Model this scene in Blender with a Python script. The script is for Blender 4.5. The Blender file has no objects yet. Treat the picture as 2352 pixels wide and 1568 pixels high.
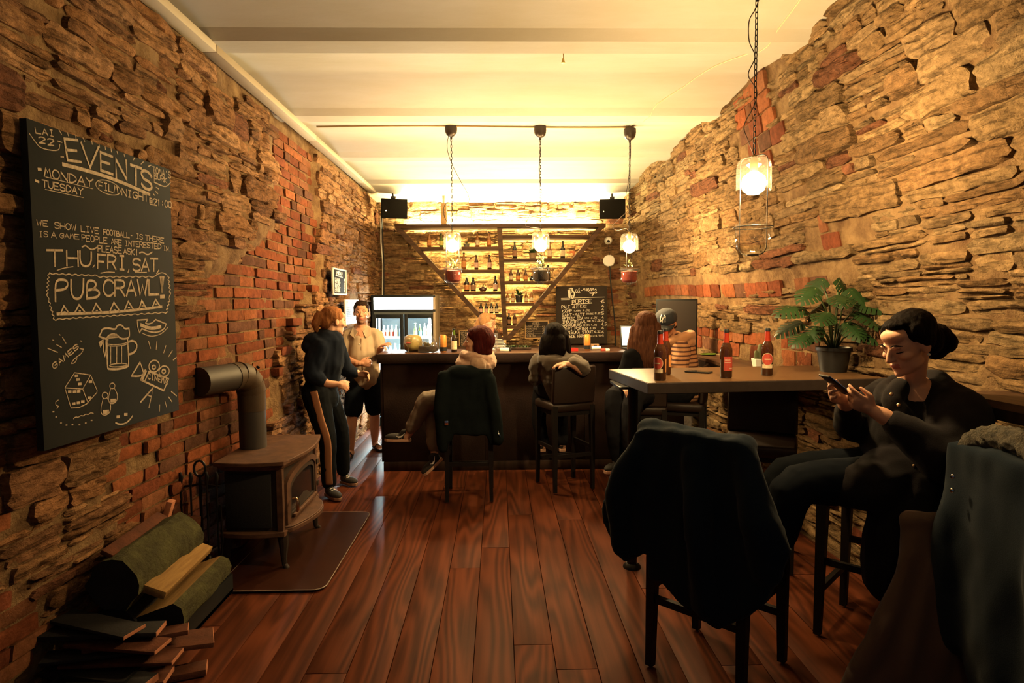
import bpy, bmesh, math, random
import numpy as np
from mathutils import Vector, Matrix, Euler, noise
PI = math.pi
sc = bpy.context.scene
COL = sc.collection
random.seed(7)

# ------------------------------------------------------------------ camera, world, exposure
cam_data = bpy.data.cameras.new('camera')
cam_data.lens = 22.194; cam_data.sensor_width = 36.0
cam_data.clip_start = 0.02; cam_data.clip_end = 100
cam = bpy.data.objects.new('camera', cam_data)
cam.location = (0, 0, 1.6)
cam.rotation_euler = (1.50729, 0.00667, -0.02133)
COL.objects.link(cam); sc.camera = cam

world = bpy.data.worlds.new('world'); sc.world = world
world.use_nodes = True
wb = world.node_tree.nodes['Background']
wb.inputs[0].default_value = (0.30, 0.56, 0.86, 1)      # dim blue ambient, added to lift and tint the shadows
wb.inputs[1].default_value = WORLD_STRENGTH = 0.060
sc.view_settings.view_transform = 'Standard'
sc.view_settings.look = 'None'
sc.view_settings.gamma = 1.0
sc.view_settings.use_curve_mapping = False
sc.view_settings.exposure = 0.0
sc.cycles.max_bounces = 8
sc.cycles.diffuse_bounces = 2
sc.cycles.glossy_bounces = 3
sc.cycles.transmission_bounces = 6
sc.cycles.transparent_max_bounces = 16
sc.cycles.caustics_reflective = False
sc.cycles.caustics_refractive = False
sc.cycles.sample_clamp_indirect = 4.0
sc.cycles.use_denoising = True

BULB = (1.0, 0.675, 0.29)
BULB_STRENGTH = 1250.0
STRIP_COL = (1.0, 0.74, 0.26)
STRIP_STRENGTH = 260.0
TOP_STRIP_STRENGTH = 1300.0
FRIDGE_COL = (0.80, 1.0, 0.98)
# lamps of the front part of the room, out of view behind the photographer
def room_lamp(loc, power, radius=0.10, col=BULB):
    l = bpy.data.lights.new('room_lamp', 'POINT'); l.energy = power; l.color = col; l.shadow_soft_size = radius
    o = bpy.data.objects.new('room_lamp', l); o.location = loc; COL.objects.link(o)
room_lamp((0.35, -0.7, 2.25), 8)

# ------------------------------------------------------------------ materials
MATS = {}
def mat(name, col=(.5,.5,.5), rough=.6, metal=0., bump=0., bscale=60., var=0., vscale=6., col2=None, attr=False,
        emit=None, es=0., spec=.5, stretch=(1,1,1), coord='Object', sheen=0., alpha=1., trans=0., coat=0., bdist=.01, detail=5.):
    if name in MATS: return MATS[name]
    m = bpy.data.materials.new(name); m.use_nodes = True
    nt = m.node_tree; N = nt.nodes; L = nt.links
    b = N['Principled BSDF']
    b.inputs['Base Color'].default_value = (*col, 1)
    b.inputs['Roughness'].default_value = rough
    b.inputs['Metallic'].default_value = metal
    b.inputs['Specular IOR Level'].default_value = spec
    if sheen: b.inputs['Sheen Weight'].default_value = sheen
    if coat: b.inputs['Coat Weight'].default_value = coat
    if alpha < 1: b.inputs['Alpha'].default_value = alpha
    if trans: b.inputs['Transmission Weight'].default_value = trans
    if emit:
        b.inputs['Emission Color'].default_value = (*emit, 1); b.inputs['Emission Strength'].default_value = es
    vec = None
    if bump or var or col2:
        if coord == 'World':
            g = N.new('ShaderNodeNewGeometry'); src = g.outputs['Position']
        else:
            t = N.new('ShaderNodeTexCoord'); src = t.outputs['Object']
        mp = N.new('ShaderNodeMapping'); mp.inputs['Scale'].default_value = stretch
        L.new(src, mp.inputs['Vector']); vec = mp.outputs['Vector']
    cur = None
    if attr:
        a = N.new('ShaderNodeAttribute'); a.attribute_name = 'tint'; cur = a.outputs['Color']
    if col2 or var:
        n = N.new('ShaderNodeTexNoise'); n.inputs['Scale'].default_value = vscale; n.inputs['Detail'].default_value = detail
        n.inputs['Roughness'].default_value = .62
        L.new(vec, n.inputs['Vector'])
        r = N.new('ShaderNodeValToRGB')
        r.color_ramp.elements[0].position = .32; r.color_ramp.elements[1].position = .70
        if attr:
            r.color_ramp.elements[0].color = (1-var,)*3 + (1,); r.color_ramp.elements[1].color = (1+var*.3,)*3 + (1,)
            if col2: r.color_ramp.elements[0].color = (*col2, 1)
            mx = N.new('ShaderNodeMix'); mx.data_type = 'RGBA'; mx.blend_type = 'MULTIPLY'; mx.inputs['Factor'].default_value = 1
            L.new(cur, mx.inputs['A']); L.new(r.outputs['Color'], mx.inputs['B']); cur = mx.outputs['Result']
        else:
            c2 = col2 or tuple(c*(1-var) for c in col)
            r.color_ramp.elements[0].color = (*c2, 1); r.color_ramp.elements[1].color = (*col, 1)
            L.new(n.outputs['Fac'], r.inputs['Fac']); cur = r.outputs['Color']
        L.new(n.outputs['Fac'], r.inputs['Fac'])
    if cur: L.new(cur, b.inputs['Base Color'])
    if bump:
        n2 = N.new('ShaderNodeTexNoise'); n2.inputs['Scale'].default_value = bscale; n2.inputs['Detail'].default_value = 6
        n2.inputs['Roughness'].default_value = .65
        L.new(vec, n2.inputs['Vector'])
        bp = N.new('ShaderNodeBump'); bp.inputs['Strength'].default_value = bump; bp.inputs['Distance'].default_value = bdist
        L.new(n2.outputs['Fac'], bp.inputs['Height']); L.new(bp.outputs['Normal'], b.inputs['Normal'])
    MATS[name] = m
    return m

def thin_glass(name, tint=(1,1,1), fac=1.0, rough=.02, haze=0.):
    if name in MATS: return MATS[name]
    m = bpy.data.materials.new(name); m.use_nodes = True
    nt = m.node_tree; N = nt.nodes; L = nt.links; N.clear()
    out = N.new('ShaderNodeOutputMaterial'); t = N.new('ShaderNodeBsdfTransparent'); g = N.new('ShaderNodeBsdfGlossy')
    t.inputs['Color'].default_value = (*tint, 1); g.inputs['Roughness'].default_value = rough
    lw = N.new('ShaderNodeFresnel'); lw.inputs['IOR'].default_value = 1.5
    mu = N.new('ShaderNodeMath'); mu.operation = 'MULTIPLY'; mu.inputs[1].default_value = fac
    L.new(lw.outputs[0], mu.inputs[0]); mn = N.new('ShaderNodeMath'); mn.operation = 'MINIMUM'; mn.inputs[1].default_value = .30; L.new(mu.outputs[0], mn.inputs[0]); mu = mn
    mx = N.new('ShaderNodeMixShader'); L.new(mu.outputs[0], mx.inputs[0]); L.new(t.outputs[0], mx.inputs[1]); L.new(g.outputs[0], mx.inputs[2])
    res = mx.outputs[0]
    if haze:
        tl = N.new('ShaderNodeBsdfTranslucent'); tl.inputs['Color'].default_value = (.9,.85,.75,1); m2 = N.new('ShaderNodeMixShader'); m2.inputs[0].default_value = haze
        L.new(res, m2.inputs[1]); L.new(tl.outputs[0], m2.inputs[2]); res = m2.outputs[0]
    L.new(res, out.inputs['Surface'])
    MATS[name] = m
    return m

def emis(name, col, s):
    if name in MATS: return MATS[name]
    m = bpy.data.materials.new(name); m.use_nodes = True
    N = m.node_tree.nodes; b = N['Principled BSDF']
    b.inputs['Base Color'].default_value = (*[min(1,c) for c in col], 1)
    b.inputs['Emission Color'].default_value = (*col, 1); b.inputs['Emission Strength'].default_value = s
    MATS[name] = m
    return m

def wood(name, c1, c2, rough=.45, scale=3., axis=1, bump=.15, ring=9., coat=0., wspec=.22):
    """plank grain running along the object's local axis"""
    if name in MATS: return MATS[name]
    m = bpy.data.materials.new(name); m.use_nodes = True
    nt = m.node_tree; N = nt.nodes; L = nt.links; b = N['Principled BSDF']
    t = N.new('ShaderNodeTexCoord'); oi = N.new('ShaderNodeObjectInfo')
    mp = N.new('ShaderNodeMapping'); s = [1., 1., 1.]; s[axis] = .10
    mp.inputs['Scale'].default_value = s
    ad = N.new('ShaderNodeVectorMath'); ad.operation = 'ADD'
    cm = N.new('ShaderNodeCombineXYZ'); mm = N.new('ShaderNodeMath'); mm.operation = 'MULTIPLY'; mm.inputs[1].default_value = 37.
    L.new(oi.outputs['Random'], mm.inputs[0]); L.new(mm.outputs[0], cm.inputs[0]); L.new(mm.outputs[0], cm.inputs[1]); L.new(mm.outputs[0], cm.inputs[2])
    L.new(t.outputs['Object'], ad.inputs[0]); L.new(cm.outputs[0], ad.inputs[1]); L.new(ad.outputs[0], mp.inputs['Vector'])
    n = N.new('ShaderNodeTexNoise'); n.inputs['Scale'].default_value = scale; n.inputs['Detail'].default_value = 2.
    L.new(mp.outputs[0], n.inputs['Vector'])
    mu = N.new('ShaderNodeMath'); mu.operation = 'MULTIPLY'; mu.inputs[1].default_value = ring; L.new(n.outputs['Fac'], mu.inputs[0])
    sn = N.new('ShaderNodeMath'); sn.operation = 'SINE'
    m6 = N.new('ShaderNodeMath'); m6.operation = 'MULTIPLY'; m6.inputs[1].default_value = 6.283; L.new(mu.outputs[0], m6.inputs[0]); L.new(m6.outputs[0], sn.inputs[0])
    mp2 = N.new('ShaderNodeMapping'); s2 = [60., 60., 60.]; s2[axis] = 2.0; mp2.inputs['Scale'].default_value = s2
    L.new(ad.outputs[0], mp2.inputs['Vector'])
    f = N.new('ShaderNodeTexNoise'); f.inputs['Scale'].default_value = 1.; f.inputs['Detail'].default_value = 4.; L.new(mp2.outputs[0], f.inputs['Vector'])
    a1 = N.new('ShaderNodeMath'); a1.operation = 'MULTIPLY_ADD'; a1.inputs[1].default_value = .22; a1.inputs[2].default_value = .30; L.new(sn.outputs[0], a1.inputs[0])
    a2 = N.new('ShaderNodeMath'); a2.operation = 'MULTIPLY_ADD'; a2.inputs[1].default_value = .5; L.new(f.outputs['Fac'], a2.inputs[0]); L.new(a1.outputs[0], a2.inputs[2])
    bl = N.new('ShaderNodeTexNoise'); bl.inputs['Scale'].default_value = 2.2; L.new(t.outputs['Object'], bl.inputs['Vector'])
    a3 = N.new('ShaderNodeMath'); a3.operation = 'MULTIPLY_ADD'; a3.inputs[1].default_value = .5; a3.inputs[2].default_value = -.25; L.new(bl.outputs['Fac'], a3.inputs[0])
    a4 = N.new('ShaderNodeMath'); a4.operation = 'ADD'; L.new(a2.outputs[0], a4.inputs[0]); L.new(a3.outputs[0], a4.inputs[1])
    r = N.new('ShaderNodeValToRGB'); r.color_ramp.elements[0].position = .15; r.color_ramp.elements[1].position = .85
    r.color_ramp.elements[0].color = (*c1, 1); r.color_ramp.elements[1].color = (*c2, 1)
    L.new(a4.outputs[0], r.inputs['Fac']); 
    hs = N.new('ShaderNodeHueSaturation'); rv = N.new('ShaderNodeMath'); rv.operation = 'MULTIPLY_ADD'; rv.inputs[1].default_value = .22; rv.inputs[2].default_value = .89
    L.new(oi.outputs['Random'], rv.inputs[0]); L.new(rv.outputs[0], hs.inputs['Value']); L.new(r.outputs['Color'], hs.inputs['Color'])
    L.new(hs.outputs['Color'], b.inputs['Base Color'])
    b.inputs['Roughness'].default_value = rough; b.inputs['Specular IOR Level'].default_value = wspec
    if coat: b.inputs['Coat Weight'].default_value = coat
    bp = N.new('ShaderNodeBump'); bp.inputs['Strength'].default_value = bump; bp.inputs['Distance'].default_value = .004
    L.new(a4.outputs[0], bp.inputs['Height']); L.new(bp.outputs['Normal'], b.inputs['Normal'])
    MATS[name] = m
    return m

# ------------------------------------------------------------------ mesh building
def rotz(a): return Matrix.Rotation(a, 3, 'Z')
class MB:
    """collects shapes; build() links them as ONE mesh object"""
    def __init__(s): s.v = []; s.f = []; s.mi = []; s.m = 0
    def add(s, vs, fs):
        b = len(s.v); s.v.extend(tuple(x) for x in vs)
        for f in fs: s.f.append(tuple(i+b for i in f)); s.mi.append(s.m)
        return s
    def box(s, c, d, rot=None, bev=0.):
        x, y, z = d[0]/2, d[1]/2, d[2]/2
        if bev <= 0:
            vs = [Vector((a*x, b*y, e*z)) for a in (-1,1) for b in (-1,1) for e in (-1,1)]
            fs = [(0,1,3,2),(4,6,7,5),(0,4,5,1),(2,3,7,6),(0,2,6,4),(1,5,7,3)]
        else:
            bm = bmesh.new(); bmesh.ops.create_cube(bm, size=1)
            for v in bm.verts: v.co = Vector((v.co.x*d[0], v.co.y*d[1], v.co.z*d[2]))
            bmesh.ops.bevel(bm, geom=bm.edges[:], offset=min(bev, min(d)*.45), segments=2, profile=.5, affect='EDGES')
            bm.verts.index_update()
            vs = [v.co.copy() for v in bm.verts]; fs = [tuple(v.index for v in f.verts) for f in bm.faces]; bm.free()
        if rot is not None: vs = [rot @ v for v in vs]
        c = Vector(c)
        return s.add([v + c for v in vs], fs)
    def bar(s, p, q, w, h=None, up=(0,0,1), bev=0., w2=None):
        """rectangular bar from p to q, optional taper w2 at q"""
        p, q = Vector(p), Vector(q); h = h or w
        d = (q-p); ln = d.length; d.normalize()
        u = Vector(up)
        if abs(d.dot(u)) > .98: u = Vector((0,1,0))
        x = d.cross(u).normalized(); y = x.cross(d).normalized()
        k = (w2/w) if w2 else 1.
        vs = []
        for (c, m) in ((p, 1.), (q, k)):
            for a, b in ((-1,-1),(1,-1),(1,1),(-1,1)): vs.append(c + x*(a*w*m/2) + y*(b*h*m/2))
        fs = [(3,2,1,0),(4,5,6,7)] + [(i,(i+1)%4,4+(i+1)%4,4+i) for i in range(4)]
        return s.add(vs, fs)
    def tube(s, path, r, seg=8, caps=True, closed=False, sx=1., ref=None):
        P = [Vector(p) for p in path]; n = len(P)
        R = [r]*n if isinstance(r, (int, float)) else list(r)
        T = []
        for i in range(n):
            if closed: t = P[(i+1)%n]-P[i-1]
            else: t = P[min(i+1,n-1)]-P[max(i-1,0)]
            T.append(t.normalized() if t.length > 1e-9 else Vector((0,0,1)))
        u = Vector(ref) if ref else (Vector((0,0,1)) if abs(T[0].z) < .9 else Vector((1,0,0)))
        vs = []; 
        for i in range(n):
            x = (u - T[i]*u.dot(T[i]))
            x = x.normalized() if x.length > 1e-6 else T[i].orthogonal().normalized()
            u = x; y = T[i].cross(x)
            for k in range(seg):
                a = 2*PI*k/seg
                vs.append(P[i] + x*(math.cos(a)*R[i]*sx) + y*(math.sin(a)*R[i]))
        fs = []
        for i in range(n if closed else n-1):
            a, b = i*seg, ((i+1)%n)*seg
            for k in range(seg): fs.append((a+k, a+(k+1)%seg, b+(k+1)%seg, b+k))
        if caps and not closed:
            fs.append(tuple(range(seg-1,-1,-1))); fs.append(tuple((n-1)*seg+k for k in range(seg)))
        return s.add(vs, fs)
    def lathe(s, prof, seg=20, c=(0,0,0), rot=None, arc=2*PI):
        """prof: list of (r, z) from bottom to top"""
        vs = []; n = len(prof); c = Vector(c)
        for r, z in prof:
            for k in range(seg):
                a = arc*k/seg; p = Vector((r*math.cos(a), r*math.sin(a), z))
                vs.append((rot @ p if rot else p) + c)
        fs = []
        for i in range(n-1):
            for k in range(seg): fs.append((i*seg+k, i*seg+(k+1)%seg, (i+1)*seg+(k+1)%seg, (i+1)*seg+k))
        if prof[0][0] > 1e-5: fs.append(tuple(range(seg-1,-1,-1)))
        if prof[-1][0] > 1e-5: fs.append(tuple((n-1)*seg+k for k in range(seg)))
        return s.add(vs, fs)
    def ell(s, c, r, rot=None, seg=14, rings=9):
        vs = []; c = Vector(c)
        for i in range(rings+1):
            t = PI*i/rings
            for k in range(seg):
                a = 2*PI*k/seg
                p = Vector((r[0]*math.sin(t)*math.cos(a), r[1]*math.sin(t)*math.sin(a), -r[2]*math.cos(t)))
                vs.append((rot @ p if rot else p) + c)
        fs = []
        for i in range(rings):
            for k in range(seg): fs.append((i*seg+k, i*seg+(k+1)%seg, (i+1)*seg+(k+1)%seg, (i+1)*seg+k))
        return s.add(vs, fs)
    def prism(s, poly, z0, z1, M=None):
        n = len(poly); vs = [Vector((x, y, z0)) for x, y in poly] + [Vector((x, y, z1)) for x, y in poly]
        if M: vs = [M @ v for v in vs]
        fs = [tuple(range(n-1,-1,-1)), tuple(range(n, 2*n))] + [(i,(i+1)%n,n+(i+1)%n,n+i) for i in range(n)]
        return s.add(vs, fs)
    def mesh(s, name, smooth=True, angle=35, weld=False):
        me = bpy.data.meshes.new(name); me.from_pydata(s.v, [], s.f); 
        if any(s.mi): me.polygons.foreach_set('material_index', s.mi)
        if weld:
            bm = bmesh.new(); bm.from_mesh(me); bmesh.ops.remove_doubles(bm, verts=bm.verts, dist=1e-5)
            bmesh.ops.recalc_face_normals(bm, faces=bm.faces); bm.to_mesh(me); bm.free()
        me.update()
        if smooth:
            me.polygons.foreach_set('use_smooth', [True]*len(me.polygons))
            if angle < 180: me.set_sharp_from_angle(angle=math.radians(angle))
        return me
    def build(s, name, m, parent=None, smooth=True, angle=35, weld=True, bevel=0.):
        me = s.mesh(name, smooth, angle, weld)
        for x in (m if isinstance(m, (list, tuple)) else [m]): me.materials.append(x)
        o = bpy.data.objects.new(name, me); COL.objects.link(o)
        if parent is not None: o.parent = parent
        if bevel:
            b = o.modifiers.new('bevel', 'BEVEL'); b.width = bevel; b.segments = 2; b.limit_method = 'ANGLE'
        return o

def thing(name, label, cat, loc=(0,0,0), rz=0., group=None):
    o = bpy.data.objects.new(name, None); o.empty_display_size = .05; COL.objects.link(o)
    o.location = loc; o.rotation_euler = (0, 0, rz); o['label'] = label; o['category'] = cat
    if group: o['group'] = group
    return o
def tag(o, label, cat, group=None):
    o['label'] = label; o['category'] = cat
    if group: o['group'] = group
    return o
def copy_tree(o, parent=None):
    c = o.copy(); COL.objects.link(c)
    if parent is not None: c.parent = parent
    for ch in o.children: copy_tree(ch, c)
    return c
def place(o, loc, rz=0., label=None):
    o.location = loc; o.rotation_euler = (0, 0, rz)
    if label: o['label'] = label
    return o
def struct(o): o['kind'] = 'structure'; return o

def smooth_path(P, k=5):
    P = [Vector(p) for p in P]; out = []; n = len(P)
    for i in range(n-1):
        p0, p1, p2, p3 = P[max(0, i-1)], P[i], P[i+1], P[min(n-1, i+2)]
        for q in range(k): t = q/k; out.append((p1*2 + (p2-p0)*t + (p0*2-p1*5+p2*4-p3)*t*t + (-p0+p1*3-p2*3+p3)*t**3)*.5)
    return out + [P[-1]]
def nz(x, y, z=0.): return noise.noise(Vector((x, y, z)))

# ------------------------------------------------------------------ the room: extents
Y0, Y1 = -2.2, 8.75           # street end (open), back wall
def right_x(y, z):
    t = min(1., max(0., (y-3.0)/5.7)); k = max(0., z-1.45)/1.65
    low = 2.17 + (1.80-2.17)*t; top = 1.76 + (1.72-1.76)*t
    return low + (top-low)*min(1.1, k)
BEAM0, BEAMP, BEAMW, RISE, SOFFIT = 3.63, 1.42, .17, .065, 3.05
STEP = .018

def layered(m, depth=.55):
    """adds the fine bedding of limestone: thin dark partings along the beds and pitted relief"""
    nt = m.node_tree; N = nt.nodes; L = nt.links; b = N['Principled BSDF']
    g = N.new('ShaderNodeNewGeometry'); mp = N.new('ShaderNodeMapping'); mp.inputs['Scale'].default_value = (5, 5, 46); L.new(g.outputs['Position'], mp.inputs['Vector'])
    n = N.new('ShaderNodeTexNoise'); n.inputs['Scale'].default_value = 1.; n.inputs['Detail'].default_value = 5; n.inputs['Roughness'].default_value = .6; n.inputs['Distortion'].default_value = .6; L.new(mp.outputs[0], n.inputs['Vector'])
    r = N.new('ShaderNodeValToRGB'); r.color_ramp.elements[0].position = .34; r.color_ramp.elements[1].position = .48
    r.color_ramp.elements[0].color = (1-depth,)*3+(1,); r.color_ramp.elements[1].color = (1,1,1,1); L.new(n.outputs['Fac'], r.inputs['Fac'])
    old = b.inputs['Base Color'].links[0].from_socket
    mx = N.new('ShaderNodeMix'); mx.data_type = 'RGBA'; mx.blend_type = 'MULTIPLY'; mx.inputs['Factor'].default_value = 1; L.new(old, mx.inputs['A']); L.new(r.outputs['Color'], mx.inputs['B']); L.new(mx.outputs['Result'], b.inputs['Base Color'])
    bo = b.inputs['Normal'].links[0].from_node
    b2 = N.new('ShaderNodeBump'); b2.inputs['Strength'].default_value = .9; b2.inputs['Distance'].default_value = .022; L.new(r.outputs['Color'], b2.inputs['Height']); L.new(bo.outputs['Normal'], b2.inputs['Normal'])
    n3 = N.new('ShaderNodeTexNoise'); n3.inputs['Scale'].default_value = 150; n3.inputs['Detail'].default_value = 3; L.new(g.outputs['Position'], n3.inputs['Vector'])
    b3 = N.new('ShaderNodeBump'); b3.inputs['Strength'].default_value = .7; b3.inputs['Distance'].default_value = .006; L.new(n3.outputs['Fac'], b3.inputs['Height']); L.new(b2.outputs['Normal'], b3.inputs['Normal'])
    L.new(b3.outputs['Normal'], b.inputs['Normal'])
    return m
M_lime = layered(mat('limestone', attr=True, rough=.95, spec=.08, bump=1., bscale=42, bdist=.028, var=.55, vscale=20, coord='World', stretch=(1,1,1.8)))
M_brick = mat('red_brick', attr=True, rough=.95, spec=.08, bump=.7, bscale=55, bdist=.010, var=.42, vscale=22, coord='World')
M_mortar = mat('lime_mortar', (.28,.18,.09), rough=.95, spec=.1, bump=1., bscale=40, bdist=.02, col2=(.11,.06,.03), vscale=9, coord='World')
M_plaster = mat('ceiling_paint', (.47,.45,.42), rough=.85, spec=.1, bump=.12, bscale=9, col2=(.42,.39,.33), vscale=1.6, coord='World', stretch=(.7,2.0,1))
M_trimp = mat('cream_painted_wood', (.40,.34,.26), rough=.7, spec=.15, bump=.05, bscale=20)

# ---- ceiling: shallow vaulted bays between flat beam soffits
def ceil_profile():
    pts = []
    k = -4
    y = BEAM0 + k*BEAMP
    while y < Y1 + .3:
        pts.append((y, SOFFIT)); pts.append((y+BEAMW, SOFFIT))
        span = BEAMP-BEAMW
        for i in range(1, 14):
            t = i/14.; pts.append((y+BEAMW+span*t, SOFFIT + STEP + RISE*(1-(2*t-1)**2)))
        y += BEAMP
    last = BEAM0+3*BEAMP+BEAMW                    # behind the last beam the ceiling comes down to the back wall in a cove
    pts = [p for p in pts if p[0] <= last+1e-6]
    for i in range(1, 9): t = i/8.; pts.append((last+(Y1+.15-last)*t, SOFFIT-.115*t**1.3))
    return pts
mb = MB(); prof = ceil_profile(); n = len(prof)
xs = [-1.95, 2.6]
vs = [(x, y, z) for x in xs for (y, z) in prof] + [(x, y, 3.45) for x in xs for (y, z) in prof]
fs = []
for i in range(n-1):
    fs.append((i, i+1, n+i+1, n+i)); fs.append((2*n+i, 3*n+i, 3*n+i+1, 2*n+i+1))
mb.add(vs, fs)
struct(mb.build('ceiling', M_plaster, angle=10, weld=False))

# ---- floor of separate boards laid on a sub-floor
fl = MB().box((.3, (Y0+Y1)/2, -.045), (4.6, Y1-Y0+.2, .05)).build('floor', mat('floor_gap', (.02,.012,.008), rough=.9)); struct(fl)
M_plank = wood('oak_floor_boards', (.030,.0082,.0042), (.108,.029,.0120), rough=.55, scale=3.2, axis=1, bump=.2, ring=15, wspec=.05)
rng = random.Random(3)
PW = .1815
plank_meshes = {}
for i in range(-11, 13):
    x0 = .058 + PW*i
    y = Y0 + rng.uniform(-1.2, 0)
    while y < Y1:
        ln = rng.choice((1.8, 2.4, 2.7, 3.3)); a, b = max(y, Y0), min(y+ln, Y1)
        if b-a > .05:
            L = round(b-a, 2)
            if L not in plank_meshes:
                me = MB().box((0, 0, -.010), (PW-.003, L-.003, .02), bev=.0015).mesh('plank'); me.materials.append(M_plank); plank_meshes[L] = me
            o = bpy.data.objects.new('plank', plank_meshes[L]); o.parent = fl; o.location = (x0+PW/2, (a+b)/2, rng.uniform(-.0008, .0008))
            o.rotation_euler = (0, 0, PI if rng.random() < .5 else 0); COL.objects.link(o)
        y += ln

# ---- rubble walls
PAL = [None]
PAL_LEFT = ((.66,.350,.165),(.60,.305,.140),(.70,.385,.190),(.54,.265,.120),(.50,.250,.125),(.63,.340,.17))
PAL_RIGHT = ((.56,.360,.180),(.52,.320,.155),(.60,.405,.215),(.47,.290,.140),(.50,.325,.17),(.44,.255,.12))
PAL_BACK = ((.52,.305,.150),(.48,.270,.130),(.55,.335,.17),(.44,.240,.115))
def make_piece(S, u0, u1, v0, v1, d, rg, kind, lists, warp):
    """one stone or brick: irregular outline, rounded proud face, sides running back into the mortar"""
    w, h = u1-u0, v1-v0
    if kind == 'brick': nu, nv, jit, er, amp = 4, 2, .006, .008, .004
    else:
        nu = max(3, min(10, int(w/.040))); nv = max(2, min(7, int(h/.019))); jit, er, amp = min(.016, h*.24), .010, .020
    sx, sy = rg.uniform(0, 50), rg.uniform(0, 50)
    tilt = rg.uniform(-.10, .10) if kind != 'brick' else rg.uniform(-.03, .03)
    step = rg.uniform(.3, 1.)
    V = []
    cu, cv = (u0+u1)/2, (v0+v1)/2
    for j in range(nv+1):
        for i in range(nu+1):
            a, b = i/nu, j/nv
            eu = (abs(2*a-1)); ev = abs(2*b-1)
            cut = 1 - .22*max(0, eu-.6)*max(0, ev-.5) * (2.5 if kind != 'brick' else .8)
            u = cu + (a-.5)*w*cut + nz(sx+b*2.3, sy+a*5)*jit*1.2
            v = cv + (b-.5)*h*cut + nz(sy+u*9, sx+b*3)*jit + tilt*(u-cu)*.35
            v += warp(u, v)
            edge = i in (0, nu) or j in (0, nv)
            dd = d + nz(u*7+sx, v*7, sy)*amp + nz(u*21, v*40+sy, sx)*amp*.6*step
            if kind != 'brick':
                dd += .012*round(nz(sx, v*28, u*1.5)*3)/3
                if nz(u*26+sy, v*44, 3.) > .38: dd -= .016
            if edge: dd -= er*(.6+.8*abs(nz(u*17, v*17, sx)))
            V.append(S(u, v, dd))
    ring = [i for i in range(nu+1)] + [j*(nu+1)+nu for j in range(1, nv+1)] + [nv*(nu+1)+i for i in range(nu-1, -1, -1)] + [j*(nu+1) for j in range(nv-1, 0, -1)]
    F = [(j*(nu+1)+i, j*(nu+1)+i+1, (j+1)*(nu+1)+i+1, (j+1)*(nu+1)+i) for j in range(nv) for i in range(nu)]
    base = len(V)
    for idx in ring:
        i, j = idx % (nu+1), idx//(nu+1)
        u = cu + (i/nu-.5)*w*.96; v = cv + (j/nv-.5)*h*.96; v += warp(u, v)
        V.append(S(u, v, -.07))
    m = len(ring)
    for k in range(m): F.append((ring[k], base+k, base+(k+1)%m, ring[(k+1)%m]))
    if kind == 'brick':
        c = rg.choice(((.37,.112,.045),(.32,.095,.042),(.41,.140,.058),(.28,.082,.040),(.34,.135,.065),(.21,.095,.058))) ; k = rg.uniform(.42, .72)
    else:
        c = rg.choice(PAL[0]); k = rg.uniform(.46, .78)
        if rg.random() < .05: c = (.36, .15, .08)
    tint = tuple(x*k for x in c)
    ctr = S(cu, cv, d)
    lists[kind].append((V, F, tint, ctr, w*h))

def pieces_to_objects(lists, wall, flip, mats, limit=295):
    camp = Vector((0, 0, 1.6))
    for kind, L in lists.items():
        def score(e):
            c = Vector(e[3]) - camp; r = c.length
            fx, fy = (c.x/max(.05, c.y)), (c.z/max(.05, c.y))
            vis = 1. if c.y > .3 and -.86 < fx < .86 and -.62 < fy < .50 else .02
            return vis*e[4]/(r*r)
        L.sort(key=score, reverse=True)
        rest_v, rest_f, rest_t = [], [], []
        for q, (V, F, tint, ctr, a) in enumerate(L):
            if flip: F = [f[::-1] for f in F]
            if q < limit:
                me = bpy.data.meshes.new(kind); me.from_pydata(V, [], F); 
                fin(me, [tint]*len(V), mats[kind])
                o = bpy.data.objects.new(kind, me); o.parent = wall; COL.objects.link(o)
            else:
                b = len(rest_v); rest_v += V; rest_f += [tuple(i+b for i in f) for f in F]; rest_t += [tint]*len(V)
        if rest_v:
            me = bpy.data.meshes.new(kind+'_infill'); me.from_pydata(rest_v, [], rest_f); fin(me, rest_t, mats[kind])
            o = bpy.data.objects.new(kind+'_infill', me); o.parent = wall; o['kind'] = 'stuff'; COL.objects.link(o)
def fin(me, tints, m):
    ca = me.color_attributes.new('tint', 'FLOAT_COLOR', 'POINT')
    ca.data.foreach_set('color', np.array([(*t, 1.) for t in tints], dtype=np.float32).ravel())
    me.polygons.foreach_set('use_smooth', [True]*len(me.polygons)); me.set_sharp_from_angle(angle=math.radians(48))
    me.materials.append(m)

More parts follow.
